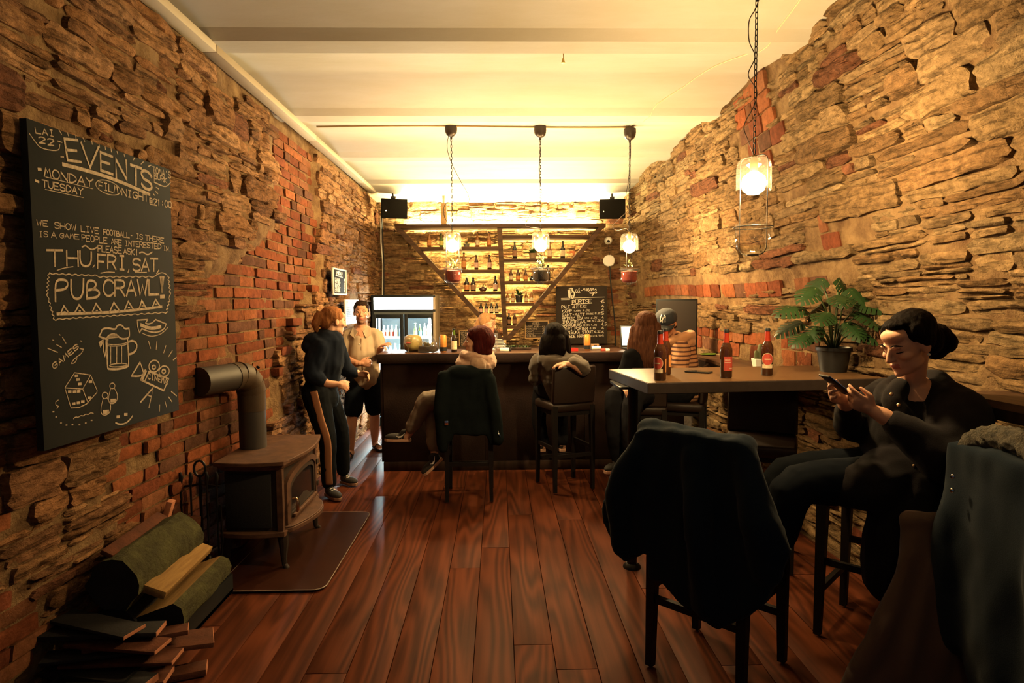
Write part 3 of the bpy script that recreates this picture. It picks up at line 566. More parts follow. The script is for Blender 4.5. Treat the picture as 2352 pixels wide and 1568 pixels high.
CH_MENU = '193:330,115 347,183 347,286 364,309 381,275 376,115 359,69;171:347,103 393,52 438,57 427,138 393,183 461,126 495,172 495,252 450,338 421,321 433,252;80:586,103 541,92 529,160 552,178 586,126 592,172 620,166;80:626,166 609,69 632,46 620,103 649,172;80:677,115 734,109 757,57 768,126 791,52 802,120 831,57 837,126;80:837,120 893,69 871,46 848,92 871,143 916,115;80:916,126 922,69 950,57 956,126 990,115 996,63 1019,57 1024,115 1064,103;80:1030,57 1036,115 1087,69 1098,126 1030,195 950,206 905,189 939,160 1019,172 1013,241 979,269 973,241 1030,195 1098,201 1110,172 1081,172;68:137,327 1326,300;57:137,369 370,364;57:512,358 950,350;85:438,482 438,383 492,381 511,397 511,414 493,430 439,433;85:530,378 529,445 548,475 584,474 603,440 602,376;85:620,470 620,373 674,370 692,384 694,401 675,418 620,421;85:658,419 694,467;85:711,369 785,365;85:747,367 749,465;85:875,379 856,362 820,365 802,382 803,399 820,414 857,413 875,428 875,444 856,460 821,463 801,448;85:967,356 893,359 894,457 966,453;85:893,409 948,405;80:415,495 979,464;85:1303,378 1258,384 1241,413 1252,458 1315,447;68:1212,418 1303,413;68:149,605 147,526 183,525 195,537 195,551 183,565 148,566;68:208,607 230,526 254,607;68:219,581 243,580;68:266,525 266,605 313,605;68:372,521 325,522 325,602 372,601;68:326,563 361,563;68:444,601 467,520 490,600;68:455,574 479,574;68:501,518 502,599 550,597;68:609,517 562,518 561,598 609,596;68:561,558 597,557;68:160,723 160,643;68:216,641 159,682 215,721;68:229,718 257,650 284,717;68:243,691 271,690;68:230,639 244,638;68:271,637 285,636;68:299,716 313,636 326,675 341,635 354,714;68:368,714 369,634 410,632 424,644 424,657 411,673 369,674;68:216,758 201,745 173,745 159,759 160,772 173,785 202,784 215,798 216,812 201,825 173,825 159,812;68:229,823 257,742 286,821;68:243,796 271,794;68:300,821 300,742;68:355,821 356,741;68:300,782 356,780;68:370,741 425,741;68:399,741 397,821;68:455,778 482,778;68:510,817 524,738 539,777 552,736 567,816;68:580,818 609,737 637,817;68:594,791 622,790;68:651,734 707,734;68:679,735 679,814;68:721,734 777,734;68:749,734 749,814;68:159,923 171,844 183,883 195,845 206,922;68:265,842 219,844 218,922 265,920;68:218,882 254,881;68:276,841 323,840;68:301,842 300,918;68:383,852 370,839 346,839 335,852 335,866 347,879 371,879 382,891 382,905 370,918 347,918 336,905;68:405,842 428,840;68:417,841 418,918;68:405,918 429,919;68:453,917 452,839;68:499,839 453,877 499,916;68:582,835 605,835;68:593,836 594,913;68:581,914 605,913;68:628,913 629,835 651,833 675,858 676,885 652,911 628,913;68:686,914 710,835 735,913;68:699,888 722,886;68:178,938 201,937;68:190,938 189,1008;68:177,1009 202,1009;68:226,1007 226,935 275,1005 275,935;68:288,1008 287,935 311,936 336,959 336,982 312,1007 288,1007;68:347,934 348,981 360,1006 385,1005 397,981 397,933;68:459,945 445,933 422,933 410,945 410,957 422,968 446,969 458,980 458,991 446,1004 421,1004 409,993;68:470,933 519,931;68:495,932 495,1003;68:531,1003 531,932 567,931 580,944 580,955 569,967 531,967;68:556,967 580,1003;68:604,930 629,929;68:617,930 617,1000;68:605,1001 629,1000;68:653,1001 678,929 702,1001;68:666,977 690,977;68:714,999 739,928 763,999;68:726,975 751,975;68:775,926 775,998 825,998;68:149,1104 147,1029 204,1103 203,1028;68:217,1103 246,1040 273,1102;68:232,1078 260,1078;68:218,1028 231,1027;68:259,1026 274,1026;68:288,1103 288,1026;68:344,1101 343,1026;68:287,1064 343,1064;68:357,1102 357,1026;68:413,1024 358,1064 412,1100;68:426,1025 427,1075 441,1100 469,1099 482,1074 483,1023;68:496,1100 497,1024;68:553,1023 496,1062 553,1099;68:566,1098 594,1021 622,1097;68:580,1073 608,1071;68:691,1031 679,1018 649,1018 635,1032 636,1045 650,1056 678,1056 691,1068 691,1081 678,1094 651,1094 635,1083;68:148,1204 149,1129;68:196,1127 148,1166 196,1203;68:220,1127 209,1152 208,1177 221,1202 244,1202 256,1176 257,1152 244,1126 221,1127;68:268,1201 269,1127;68:317,1202 316,1125;68:268,1164 316,1162;68:329,1123 352,1200 376,1122;68:400,1124 425,1125;68:412,1124 412,1200;68:402,1201 425,1199;68:510,1199 510,1123 546,1123 557,1135 557,1147 546,1161 510,1161;68:581,1120 569,1146 569,1171 581,1196 606,1195 617,1171 617,1145 606,1121 582,1121;68:630,1196 629,1120 666,1120 678,1132 678,1144 666,1157 630,1158;68:653,1158 678,1194;68:690,1118 739,1117;68:714,1118 714,1194;68:798,1117 750,1118 751,1194 799,1193;68:751,1156 786,1156;68:811,1194 810,1118 847,1118 859,1130 858,1143 847,1156 810,1156;68:835,1155 858,1193;68:284,1294 285,1218 322,1217 334,1230 333,1243 321,1255 284,1256;68:357,1220 382,1220;68:370,1219 369,1294;68:359,1295 382,1294;68:456,1228 444,1217 419,1217 406,1230 406,1243 420,1255 444,1254 456,1267 456,1279 443,1292 419,1292 407,1280;68:468,1216 467,1266 480,1291 504,1291 518,1265 516,1214;68:530,1290 529,1215;68:578,1213 530,1253 578,1290;68:591,1289 615,1214 640,1289;68:603,1265 628,1264;68:762,1223 749,1211 724,1211 713,1224 713,1237 726,1249 750,1248 762,1262 762,1274 750,1287 725,1287 713,1274;68:775,1213 823,1213;68:798,1212 798,1288;68:847,1209 836,1235 835,1261 848,1286 872,1286 884,1260 885,1235 872,1209 848,1210;68:897,1210 897,1261 909,1286 933,1286 945,1261 946,1210;68:957,1209 1006,1210;68:983,1209 982,1285;68:353,1340 341,1329 319,1328 307,1354 307,1380 319,1404 341,1405 352,1379 352,1366 329,1366;68:409,1326 363,1328 364,1402 409,1401;68:364,1365 397,1364;68:420,1403 420,1328 442,1327 465,1352 465,1376 442,1403 419,1403;68:521,1323 476,1323 476,1400 522,1399;68:477,1362 510,1361;68:588,1396 589,1321;68:634,1395 634,1319;68:589,1359 634,1358;68:646,1395 667,1332 691,1393;68:657,1370 679,1369;68:645,1320 656,1320;68:679,1318 690,1319;68:702,1394 701,1318 735,1318 746,1330 746,1342 736,1356 702,1356;68:724,1355 746,1392;68:802,1329 792,1317 769,1318 758,1342 758,1368 769,1392 791,1392 803,1367 802,1354 780,1355;51:691,528 655,527 654,557 682,556 691,566 691,575 682,585 654,585;51:719,585 719,575;51:782,528 746,527 745,556 773,556 782,565 782,575 773,584 745,585;51:791,584 828,527;51:791,536 800,527;51:818,575 827,585;51:758,632 729,669 769,670;51:759,660 759,688;51:798,687 799,679;51:828,632 868,631 838,687;51:878,689 918,634;51:878,643 888,633;51:907,679 917,688;51:1072,741 1064,732 1064,723 1072,714 1087,714 1095,723 1095,732 1088,741 1072,741 1065,750 1065,759 1072,769 1087,768 1095,760 1095,750 1088,741;51:1118,768 1118,759;51:1149,740 1141,731 1141,723 1149,713 1165,713 1172,722 1172,732 1164,741 1148,740 1141,750 1141,759 1149,768 1164,768 1172,759 1172,749 1165,741;51:1180,768 1210,713;51:1179,723 1188,714;51:1203,760 1210,769;51:985,836 959,863 950,880 959,888 976,888 984,880 985,872 976,862 959,863;51:1011,888 1010,879;51:1035,837 1070,837 1045,889;51:1079,888 1113,837;51:1078,845 1086,836;51:1104,879 1113,888;51:1064,908 1095,908 1072,963;51:1118,962 1118,953;51:1172,935 1164,926 1149,927 1141,917 1148,908 1164,908 1172,917 1172,944 1164,963 1149,963;51:1179,964 1210,908;51:1179,918 1187,908;51:1202,955 1210,963;51:975,1032 950,1066 984,1066;51:975,1057 975,1083;51:1008,1082 1009,1074;51:1033,1031 1066,1031 1041,1083;51:1074,1084 1107,1033;51:1074,1041 1082,1032;51:1099,1075 1108,1084;51:953,1124 925,1149 916,1166 925,1175 943,1175 953,1166 953,1158 944,1149 925,1149;51:980,1176 980,1167;51:1017,1148 1008,1140 1007,1131 1017,1122 1035,1122 1044,1131 1044,1139 1034,1148 1016,1148 1007,1157 1007,1166 1017,1174 1034,1174 1043,1165 1044,1156 1034,1148;51:1053,1176 1089,1124;51:1052,1133 1062,1124;51:1080,1167 1089,1176;51:1072,1215 1045,1244 1036,1264 1045,1273 1063,1273 1072,1264 1072,1253 1063,1245 1045,1245;51:1100,1271 1100,1261;51:1127,1215 1163,1216 1145,1244 1163,1254 1164,1264 1154,1272 1136,1273 1126,1263;51:1172,1272 1209,1215;51:1173,1225 1182,1215;51:1200,1262 1209,1271;51:1109,1329 1087,1363 1116,1363;51:1108,1354 1109,1381;51:1137,1381 1137,1373;51:1186,1354 1180,1345 1165,1346 1158,1337 1166,1328 1179,1329 1186,1337 1187,1363 1179,1381 1166,1380;51:1194,1381 1223,1330;51:1194,1339 1201,1330;51:1215,1373 1223,1382;34:497,647 490,660 490,675 496,688;34:509,646 509,687 533,687;34:540,689 552,647 565,688;34:546,675 558,674;34:596,652 589,645 577,645 570,659 571,673 577,687 589,687 596,673 595,666 583,666;34:627,646 602,645 601,687 626,687;34:601,666 620,666;34:633,688 632,647 651,647 657,654 657,661 651,667 632,668;34:645,668 657,689;34:670,647 675,661 676,674 670,688;34:827,733 821,747 821,761 827,774;34:840,773 839,732 852,732 865,746 864,760 852,773 840,773;34:877,733 870,747 870,760 877,774 889,774 895,760 896,747 889,733 877,733;34:902,733 902,761 908,774 921,774 927,760 927,733;34:934,773 933,732 946,732 952,739 952,746 946,752 934,752;34:946,752 952,753 958,759 958,766 952,773 933,773;34:964,733 965,774 990,774;34:1021,732 996,731 996,773 1021,773;34:996,752 1015,752;34:1033,732 1039,746 1040,760 1033,774;34:791,848 785,861 785,875 791,889;34:801,887 812,847 823,888;34:807,873 818,874;34:828,889 829,847 845,847 851,855 851,861 845,868 829,868;34:856,888 867,847 878,889;34:861,875 872,875;34:889,847 894,861 895,875 889,888;34:855,926 851,940 851,954 855,968;34:864,968 864,927 872,926 880,940 880,954 871,968 863,968;34:884,969 893,928 901,969;34:889,955 897,956;34:905,969 905,928 918,927 922,935 923,941 918,949 906,948;34:914,948 922,969;34:927,968 927,926;34:943,926 926,947 944,968;34:973,927 982,928;34:977,928 977,969;34:973,969 981,968;34:989,969 989,928 1002,927 1007,935 1006,941 1002,948 990,948;34:1010,968 1019,927 1028,968;34:1015,954 1023,954;34:1036,927 1040,941 1040,954 1036,968;34:739,1042 733,1056 734,1070 739,1083;34:750,1083 749,1042 771,1083 771,1042;34:798,1042 777,1043 777,1084 799,1083;34:777,1063 793,1063;34:836,1042 847,1042;34:842,1042 842,1083;34:837,1083 847,1083;34:858,1082 858,1042 874,1041 879,1048 880,1055 875,1062 858,1062;34:885,1083 896,1041 907,1082;34:891,1068 901,1069;34:918,1041 922,1055 923,1069 917,1082;34:905,1339 912,1380 919,1352 926,1380 933,1339;34:940,1381 940,1340;34:968,1381 968,1340;34:940,1361 968,1361;34:1003,1340 976,1340 976,1381 1004,1381;34:976,1361 997,1360;34:1010,1381 1025,1339 1039,1380;34:1018,1366 1032,1367;34:1046,1338 1074,1339;34:1060,1339 1060,1380;68:1287,499 1246,553 1301,554;68:1288,540 1287,580;68:1288,595 1246,649 1301,649;68:1287,636 1287,675;68:1301,697 1247,698 1246,737 1287,737 1301,752 1302,765 1288,777 1246,778;68:1287,815 1247,869 1300,868;68:1287,855 1287,894;68:1287,899 1246,952 1301,953;68:1287,939 1288,979;68:1273,997 1246,1050 1283,1050;68:1273,1036 1273,1076;68:1309,1078 1311,1066;68:1374,998 1338,997 1338,1038 1365,1037 1374,1051 1374,1063 1364,1077 1337,1078;68:1288,1101 1246,1155 1301,1154;68:1287,1142 1287,1181;68:1288,1210 1246,1263 1300,1264;68:1287,1250 1288,1291;68:1288,1307 1246,1361 1302,1361;68:1288,1348 1287,1388'
CH_WINES = '56:197,45 205,100 214,63 223,99 231,45;56:246,44 263,45;56:255,45 255,100;56:247,100 263,100;56:280,100 279,46 312,101 312,46;56:352,46 320,46 320,100 353,99;56:320,73 345,73;56:393,54 385,44 369,44 360,53 360,62 368,71 386,71 393,81 394,89 385,98 368,98 361,90;31:198,113 414,113;49:49,184 49,141;49:77,184 77,141;49:50,163 77,162;49:90,140 83,155 84,169 90,184 104,184 111,169 110,155 104,141 90,140;49:117,140 117,169 124,184 137,184 145,170 145,140;49:179,148 171,140 158,141 151,148 151,155 158,162 172,162 178,170 178,177 172,184 158,184 151,177;49:213,140 186,141 185,184 212,184;49:185,162 205,162;49:254,141 260,184 267,156 273,185 281,141;49:294,140 307,140;49:301,140 300,184;49:294,184 308,183;49:321,184 321,141 349,184 348,141;49:382,140 355,139 355,183 382,184;49:355,162 375,162;49:510,137 493,137 484,161 484,176 493,184 510,183;49:475,168 502,168;49:476,160 502,160;49:545,138 519,169 554,168;49:545,161 545,184;25:401,165 457,165;49:49,247 49,203 69,203 75,211 75,218 69,226 50,225;49:82,249 82,204 101,205 108,212 107,219 101,227 82,227;49:95,226 108,248;49:120,204 134,204;49:127,204 127,248;49:121,247 133,248;49:146,248 153,205 159,227 166,205 172,248;49:185,205 198,205;49:191,205 191,248;49:185,249 198,249;49:211,205 236,204;49:223,205 224,248;49:250,204 263,203;49:256,203 256,247;49:250,247 262,247;49:276,205 288,248 301,205;49:314,205 307,219 307,234 314,248 327,248 333,234 334,219 327,204 314,205;49:510,200 493,201 484,224 484,239 493,247 511,247;49:475,231 502,232;49:476,224 501,224;49:554,202 519,203 519,225 544,225 554,233 554,240 545,248 519,249;25:352,229 457,229;49:77,276 70,269 56,268 49,283 49,298 56,312 70,312 78,305;49:84,312 98,269 112,313;49:91,298 106,298;49:119,312 120,268 148,312 147,268;49:155,311 168,268 183,311;49:162,297 176,297;49:189,311 190,267 210,267 217,275 218,282 210,289 189,289;49:232,267 245,268;49:238,267 238,311;49:231,311 246,311;49:510,265 493,265 484,289 485,303 493,311 511,312;49:475,296 501,296;49:475,289 501,288;49:553,266 519,265 519,289 545,289 553,297 553,304 545,312 519,312;25:272,293 457,293;49:81,340 73,332 58,332 50,347 49,362 57,375 73,376 81,369;49:89,376 105,332 120,376;49:97,362 113,362;49:129,376 136,332 144,354 152,333 160,376;49:168,376 184,333 200,376;49:176,362 191,362;49:239,339 231,332 216,332 208,339 207,346 215,353 231,354 239,361 239,368 231,375 215,375 207,368;49:510,329 493,328 484,352 484,367 493,375 510,375;49:476,360 502,360;49:475,352 502,352;49:544,330 519,361 553,361;49:544,353 545,376;25:259,357 457,357;49:79,403 71,397 57,396 50,404 49,411 57,418 71,418 79,425 79,433 71,440 57,440 50,433;49:114,404 108,397 93,396 86,411 85,425 93,440 108,439 114,433;49:122,439 122,395;49:150,439 151,396;49:122,417 151,417;49:158,395 158,439 187,439;49:201,396 194,411 194,425 202,440 216,440 223,425 223,411 216,397 202,396;49:259,403 252,395 238,395 231,402 231,409 237,417 252,417 259,424 260,432 252,439 238,439 230,432;49:295,403 288,395 273,396 267,402 266,410 274,417 288,417 295,424 295,432 288,439 274,439 267,431;49:510,394 493,394 484,417 484,432 493,440 510,440;49:476,425 502,425;49:476,417 501,417;49:553,392 527,416 519,431 527,439 545,439 553,432 554,423 545,416 528,416;25:315,421 457,421'
CH_SMALL = '54:61,94 61,45 80,46 101,62 102,78 80,94 61,94;54:111,93 111,45 142,45 153,53 152,61 142,69 111,69;54:132,69 153,94;54:173,46 193,46;54:183,46 183,94;54:173,94 193,94;54:214,93 214,45 255,94 254,45;54:264,94 264,46;54:306,45 264,70 306,94;54:356,54 346,46 326,46 316,54 316,63 326,70 346,70 356,78 356,87 346,94 326,94 316,87;54:61,112 101,113;54:81,112 81,161;54:153,112 111,113 111,161 152,161;54:112,136 142,136;54:162,162 183,113 203,162;54:172,146 193,145;54:60,180 101,180;54:80,180 81,229;54:121,180 112,197 112,212 122,229 142,229 153,213 152,197 143,181 122,181;54:163,227 162,179 203,227 203,179;54:223,181 244,180;54:234,181 234,229;54:223,229 244,229;54:305,187 295,179 275,179 264,195 264,211 275,227 295,228 305,220;54:101,255 91,247 71,247 60,263 61,279 71,295 91,295 102,279 101,271 81,272;54:121,247 142,247;54:131,247 132,296;54:122,296 142,296;54:163,296 163,248 203,296 204,248;54:61,361 60,313 91,313 101,321 101,329 91,337 61,337;54:81,337 101,362;54:112,314 112,347 122,362 142,362 153,346 152,314;54:162,363 172,315 183,339 193,314 203,363;54:102,389 91,381 70,381 61,389 61,397 71,405 91,405 101,413 101,421 91,430 71,429 60,421;54:122,380 111,396 111,412 122,429 142,428 152,412 152,396 142,381 122,380;54:162,429 163,381 183,382 204,398 203,413 182,429 163,430;54:214,431 234,382 254,430;54:223,415 244,414'
CH_FRAME = '152:279,118 304,65 330,92 354,65 377,119;152:497,66 398,65 400,119 495,118;152:400,92 473,92;152:519,118 520,65 617,118 617,65;152:639,67 640,102 665,119 710,119 735,102 734,66;114:215,141 759,163;76:149,216 149,193 193,193 207,197 207,201 192,205 149,205;76:236,193 265,193;76:251,193 251,216;76:236,216 265,216;76:294,194 352,193 294,216 351,216;76:367,193 425,193 367,216 425,216;76:439,215 469,193 497,215;76:453,208 483,208;76:925,193 859,193 858,205 907,205 924,209 925,212 908,216 858,216;76:149,252 149,229 175,228 188,233 189,236 175,240 149,240;76:174,240 188,240 202,244 201,248 188,252 148,252;76:215,228 215,244 227,251 254,251 268,244 268,228;76:281,251 280,228 320,228 334,232 333,236 320,239 280,239;76:307,239 333,251;76:400,232 386,228 360,228 348,236 347,243 359,251 387,251 400,243 399,240 374,240;76:465,228 413,228 413,251 465,251;76:413,239 453,239;76:479,251 479,228 518,228 531,232 531,236 519,240 478,240;76:506,240 531,251;76:859,228 924,228 875,251;76:217,264 149,264 149,287;76:148,275 199,275;76:234,286 235,264 286,264 304,267 304,271 286,275 235,275;76:269,275 304,287;76:338,264 372,264;76:354,264 354,287;76:338,287 373,287;76:475,263 406,263 405,286 475,286;76:407,275 457,275;76:561,267 544,263 509,263 492,267 492,271 509,274 543,275 561,278 560,282 544,286 510,286 492,282;76:907,263 859,278 924,279;76:908,275 909,286;76:207,303 193,299 162,299 148,303 148,306 163,311 192,310 206,314 206,318 191,322 163,322 148,318;76:222,322 250,299 280,322;76:235,314 265,314;76:294,299 293,322 352,322;76:366,321 396,298 424,321;76:380,314 409,314;76:439,321 439,299 468,299 497,306 498,314 468,321 440,322;76:924,299 875,310 858,318 875,322 908,321 924,318 925,314 908,310 874,310;76:227,338 208,334 168,334 149,338 149,342 169,346 207,346 228,350 227,353 208,357 168,357 149,353;76:267,334 248,342 248,349 267,357 307,357 326,350 327,342 307,334 268,334;76:346,334 346,350 366,357 407,357 427,350 426,335;76:445,357 445,334 505,334 525,338 525,342 505,346 446,346;76:908,334 858,349 925,349;76:907,345 907,357;76:148,369 217,369;76:183,369 183,392;76:251,369 234,377 234,385 252,393 286,393 304,385 303,377 287,369 251,370;76:321,392 355,370 389,393;76:337,385 371,385;76:475,373 458,369 424,369 406,373 406,377 424,380 458,381 474,384 475,388 457,392 424,392 406,388;76:492,370 561,370;76:527,370 527,393;76:858,369 924,369 891,381 925,384 924,388 909,392 874,392 858,389;76:148,427 148,404 198,427 196,404;76:209,427 233,404 258,427;76:222,419 246,419;76:319,409 306,405 282,404 270,412 270,420 282,427 306,427 317,424;76:330,427 329,405;76:378,428 378,405;76:331,416 379,416;76:404,404 391,412 390,420 402,427 426,427 440,420 439,412 428,404 402,404;76:499,408 487,405 464,405 451,409 452,412 463,416 487,416 500,420 499,424 487,427 464,428 450,424;76:925,404 876,415 858,423 876,427 909,427 925,423 925,419 907,416 874,416;76:149,440 165,463 181,447 197,463 212,440;76:245,440 275,440;76:259,440 259,463;76:243,462 275,463;76:306,462 307,440 371,463 371,440;76:450,444 434,440 403,440 385,447 386,455 402,463 433,463 450,455 450,451 417,451;76:530,443 513,440 481,440 466,443 465,447 482,451 513,451 530,455 529,458 514,463 482,462 465,458;76:859,440 925,440 876,463'
def chalk(name, data, M, parent, m, lift=.0015):
    """flat chalk strokes on a board; M maps (x right, y down) in metres to the parent's space"""
    mb = MB()
    for s in data.split(';'):
        w, pts = s.split(':'); w = float(w)/1e4*.80
        P = [Vector((float(a.split(',')[0])/2000, float(a.split(',')[1])/2000)) for a in pts.split()]
        if len(P) < 2: continue
        for it in range(2):                                            # round the soft bends, keep the sharp corners
            Q = [P[0]]
            for i in range(1, len(P)-1):
                a, b = P[i]-P[i-1], P[i+1]-P[i]
                if a.length > 1e-6 and b.length > 1e-6 and a.normalized().dot(b.normalized()) > .12: Q += [P[i]-a*.25, P[i]+b*.25]
                else: Q.append(P[i])
            P = Q + [P[-1]]
        n = len(P); vs = []
        for i in range(n):
            t = (P[min(i+1, n-1)]-P[max(i-1, 0)])
            if t.length < 1e-7: t = Vector((1, 0))
            t.normalize(); nn = Vector((-t.y, t.x))*w/2
            e = t*w*.35*(-1 if i == 0 else 1 if i == n-1 else 0)
            k = 1.0
            if 0 < i < n-1:
                a = (P[i]-P[i-1]).normalized(); b = (P[i+1]-P[i]).normalized(); c = a.dot(b); k = min(1.6, 1/max(.35, math.sqrt(max(0, (1+c)/2))))
            p = P[i]+e
            vs.append(M @ Vector((p.x+nn.x*k, p.y+nn.y*k, lift))); vs.append(M @ Vector((p.x-nn.x*k, p.y-nn.y*k, lift)))
        mb.add(vs, [(2*i, 2*i+1, 2*i+3, 2*i+2) for i in range(n-1)])
    return mb.build(name, m, parent, smooth=False, weld=False)

M_chalk = mat('chalk', (.46,.37,.27), rough=.95, col2=(.24,.19,.14), vscale=60)
M_board = mat('chalkboard_black', (.013,.016,.018), rough=.85, col2=(.020,.021,.021), vscale=3, spec=.12)
M_board2 = mat('chalkboard_brown', (.026,.020,.017), rough=.85, col2=(.036,.027,.021), vscale=4, spec=.12)
M_pine = mat('pale_pine', (.50,.30,.12), rough=.55, var=.3, vscale=12, stretch=(1,1,6))
M_white = mat('white_paint', (.75,.73,.68), rough=.5)
M_blackp = mat('black_plastic', (.010,.011,.012), rough=.5, spec=.25)
M_blackm = mat('black_metal', (.014,.013,.013), rough=.4, metal=.6)
M_chrome = mat('chrome', (.75,.72,.68), rough=.15, metal=1.)
M_darkwood = wood('dark_stained_wood', (.012,.008,.006), (.035,.020,.014), rough=.4, axis=2, bump=.1)
M_shelf = wood('brown_shelf_wood', (.026,.012,.006), (.075,.036,.017), rough=.7, axis=0, bump=.2)
M_bartop = wood('bar_top_wood', (.030,.013,.009), (.085,.040,.025), rough=.32, axis=0, bump=.06)
M_barfront = mat('dark_bar_cladding', (.026,.014,.011), rough=.85, spec=.15, col2=(.016,.009,.008), vscale=5, bump=.25, bscale=70)
M_tabletop = mat('table_top_laminate', (.120,.062,.027), rough=.30, spec=.35, col2=(.09,.046,.02), vscale=30, bump=.03, bscale=200)
M_tableedge = mat('table_edge_laminate', (.040,.028,.024), rough=.6, spec=.2, var=.3, vscale=20)

# ---- bar counter
bar = thing('bar_counter', 'long dark wooden bar counter with a thick top under the three pendant lamps', 'bar counter', (.33, 6.1, 0))
X0, X1 = -1.42, 1.43
w3 = (X1-X0)/3
for i in range(3):
    MB().box((X0+w3*(i+.5), -.17, .56), (w3-.003, .03, .94), bev=.003).build('front_panel', M_barfront, bar)
MB().box((X0-.012, .05, .56), (.03, .44, .94), bev=.003).build('side_panel', M_barfront, bar)
MB().box(((X0+X1)/2, .05, .515), (X1-X0-.02, .38, 1.02)).build('carcass', M_barfront, bar)
MB().box(((X0+X1)/2, -.175, .045), (X1-X0+.02, .022, .09), bev=.003).build('plinth', M_darkwood, bar)
MB().box(((X0+X1)/2, .04, 1.075), (X1-X0+.09, .56, .09), bev=.006).build('countertop', M_bartop, bar)
MB().box(((X0+X1)/2, -.243, 1.075), (X1-X0+.09, .012, .086), bev=.003).build('front_edge', M_barfront, bar)

# ---- V shaped bottle shelf on the back wall
E_strip = emis('led_strip_light', STRIP_COL, STRIP_STRENGTH)
E_strip2 = emis('led_strip_light_strong', (1.0, .78, .34), TOP_STRIP_STRENGTH)
shf = thing('bottle_shelf', 'V shaped brown timber bottle shelf glowing from behind on the back wall', 'shelf', (0, 8.55, 1.05))
SX = lambda c: -1.622+.0014635*c
SZ = lambda c: 2.607-.00148*(c-385) - 1.05
TH = .042
MB().box((.04, 0, SZ(390)), (2.78, .27, .052), bev=.003).build('top_board', M_shelf, shf)
MB().bar((.022, 0, 1.52), (.090, 0, .02), .26, .062, up=(1,0,0)).build('upright', M_shelf, shf)
MB().bar((-1.335, 0, 1.535), (.045, 0, .03), .25, .055, up=(1,0,0)).build('diagonal_board', M_shelf, shf)
MB().bar((1.385, 0, 1.535), (.115, 0, .03), .25, .055, up=(1,0,0)).build('diagonal_board', M_shelf, shf)
LEFT = [(575, 390), (778, 575), (975, 770), (1178, 930)]
RIGHT = [(475, 1945), (682, 1775), (883, 1605), (1080, 1435), (1283, 1265)]
def px_post(cz): return .022 + (.09-.022)*(1.52-cz)/1.5
for cy, cx in LEFT:
    z = SZ(cy)-TH/2; a, b = SX(cx), px_post(z)-.03
    MB().box(((a+b)/2, 0, z), (b-a, .24, TH), bev=.003).build('shelf_board', M_shelf, shf)
    MB().box(((a+b)/2, .142, z), (b-a-.02, .010, .012)).build('led_strip', E_strip, shf)
for cy, cx in RIGHT:
    z = SZ(cy)-TH/2; a, b = px_post(z)+.03, SX(cx)
    MB().box(((a+b)/2, 0, z), (b-a, .24, TH), bev=.003).build('shelf_board', M_shelf, shf)
    MB().box(((a+b)/2, .142, z), (b-a-.02, .010, .012)).build('led_strip', E_strip, shf)
MB().box((.05, .10, SZ(390)+.042), (2.56, .02, .028)).build('led_strip', E_strip2, shf)

# ---- bottles
M_gl_brown = mat('brown_bottle_glass', (.050,.018,.006), rough=.08, spec=.7)
M_gl_amber = mat('amber_bottle_glass', (.20,.075,.018), rough=.10, spec=.7)
M_gl_green = mat('green_bottle_glass', (.05,.085,.012), rough=.08, spec=.7)
M_gl_dark = mat('dark_bottle_glass', (.012,.009,.007), rough=.08, spec=.7)
M_gl_clear = mat('pale_bottle_glass', (.42,.50,.50), rough=.12, spec=.7)
LAB = {k: mat('bottle_label_'+k, c, rough=.7, var=.35, vscale=90) for k, c in dict(cream=(.62,.50,.33), orange=(.55,.22,.06), red=(.42,.05,.03), white=(.75,.72,.66), pink=(.62,.38,.30), teal=(.05,.30,.30), yellow=(.55,.47,.12), blue=(.10,.25,.45), brown=(.25,.12,.06)).items()}
BPROF = dict(
    long=[(.0,0),(.86,0),(1,.02),(1,.50),(.97,.56),(.72,.66),(.46,.74),(.40,.80),(.36,.93),(.42,.935),(.42,.985),(.34,1),(0,1)],
    stub=[(.0,0),(.88,0),(1,.025),(1,.52),(.93,.62),(.62,.74),(.42,.83),(.38,.93),(.44,.94),(.44,.99),(.3,1),(0,1)],
    wine=[(.0,0),(.88,0),(1,.02),(1,.56),(.95,.63),(.60,.72),(.40,.76),(.38,.93),(.43,.935),(.43,.99),(.3,1),(0,1)])
def bottle(name, label, h, r, shape, glass, lab, group, foil=None, round_lab=False, seg=16):
    t = thing(name, label, 'bottle', group=group)
    MB().lathe([(a*r, b*h) for a, b in BPROF[shape]], seg).build('glass_body', glass, t, angle=50)
    if lab:
        mb = MB(); l0, l1 = (.12, .47) if shape != 'wine' else (.14, .48)
        mb.lathe([(r*1.012, l0*h), (r*1.012, l1*h)], seg)
        mb.f = mb.f[:seg]; mb.mi = mb.mi[:seg]
        mb.build('label', LAB[lab], t)
        if round_lab:
            v = []; n = 18
            for rr in (0, 1):
                for k in range(n):
                    a = 2*PI*k/n; u = rr*.9*math.cos(a); ang = -PI/2 + u; v.append((r*1.025*math.cos(ang), r*1.025*math.sin(ang), h*.36 + rr*.9*r*math.sin(a)))
            m2 = MB(); m2.add(v, [(k, (k+1) % n, n+(k+1) % n, n+k) for k in range(n)]); m2.build('label_roundel', LAB['red'], t)
    f = foil or M_blackp
    MB().lathe([(0, .945*h), (r*.47, .945*h), (r*.47, .985*h), (r*.42, 1.004*h), (0, 1.006*h)], 12).build('crown_cap', f, t)
    return t
BZ = 1.05
rowname = {0: 'top left shelf', 1: 'second left shelf', 2: 'third left shelf', 3: 'fourth left shelf', 4: 'upper right shelf', 5: 'middle right shelf', 6: 'lower right shelf', 7: 'lowest right shelf'}
ordn = ['first', 'second', 'third', 'fourth', 'fifth']
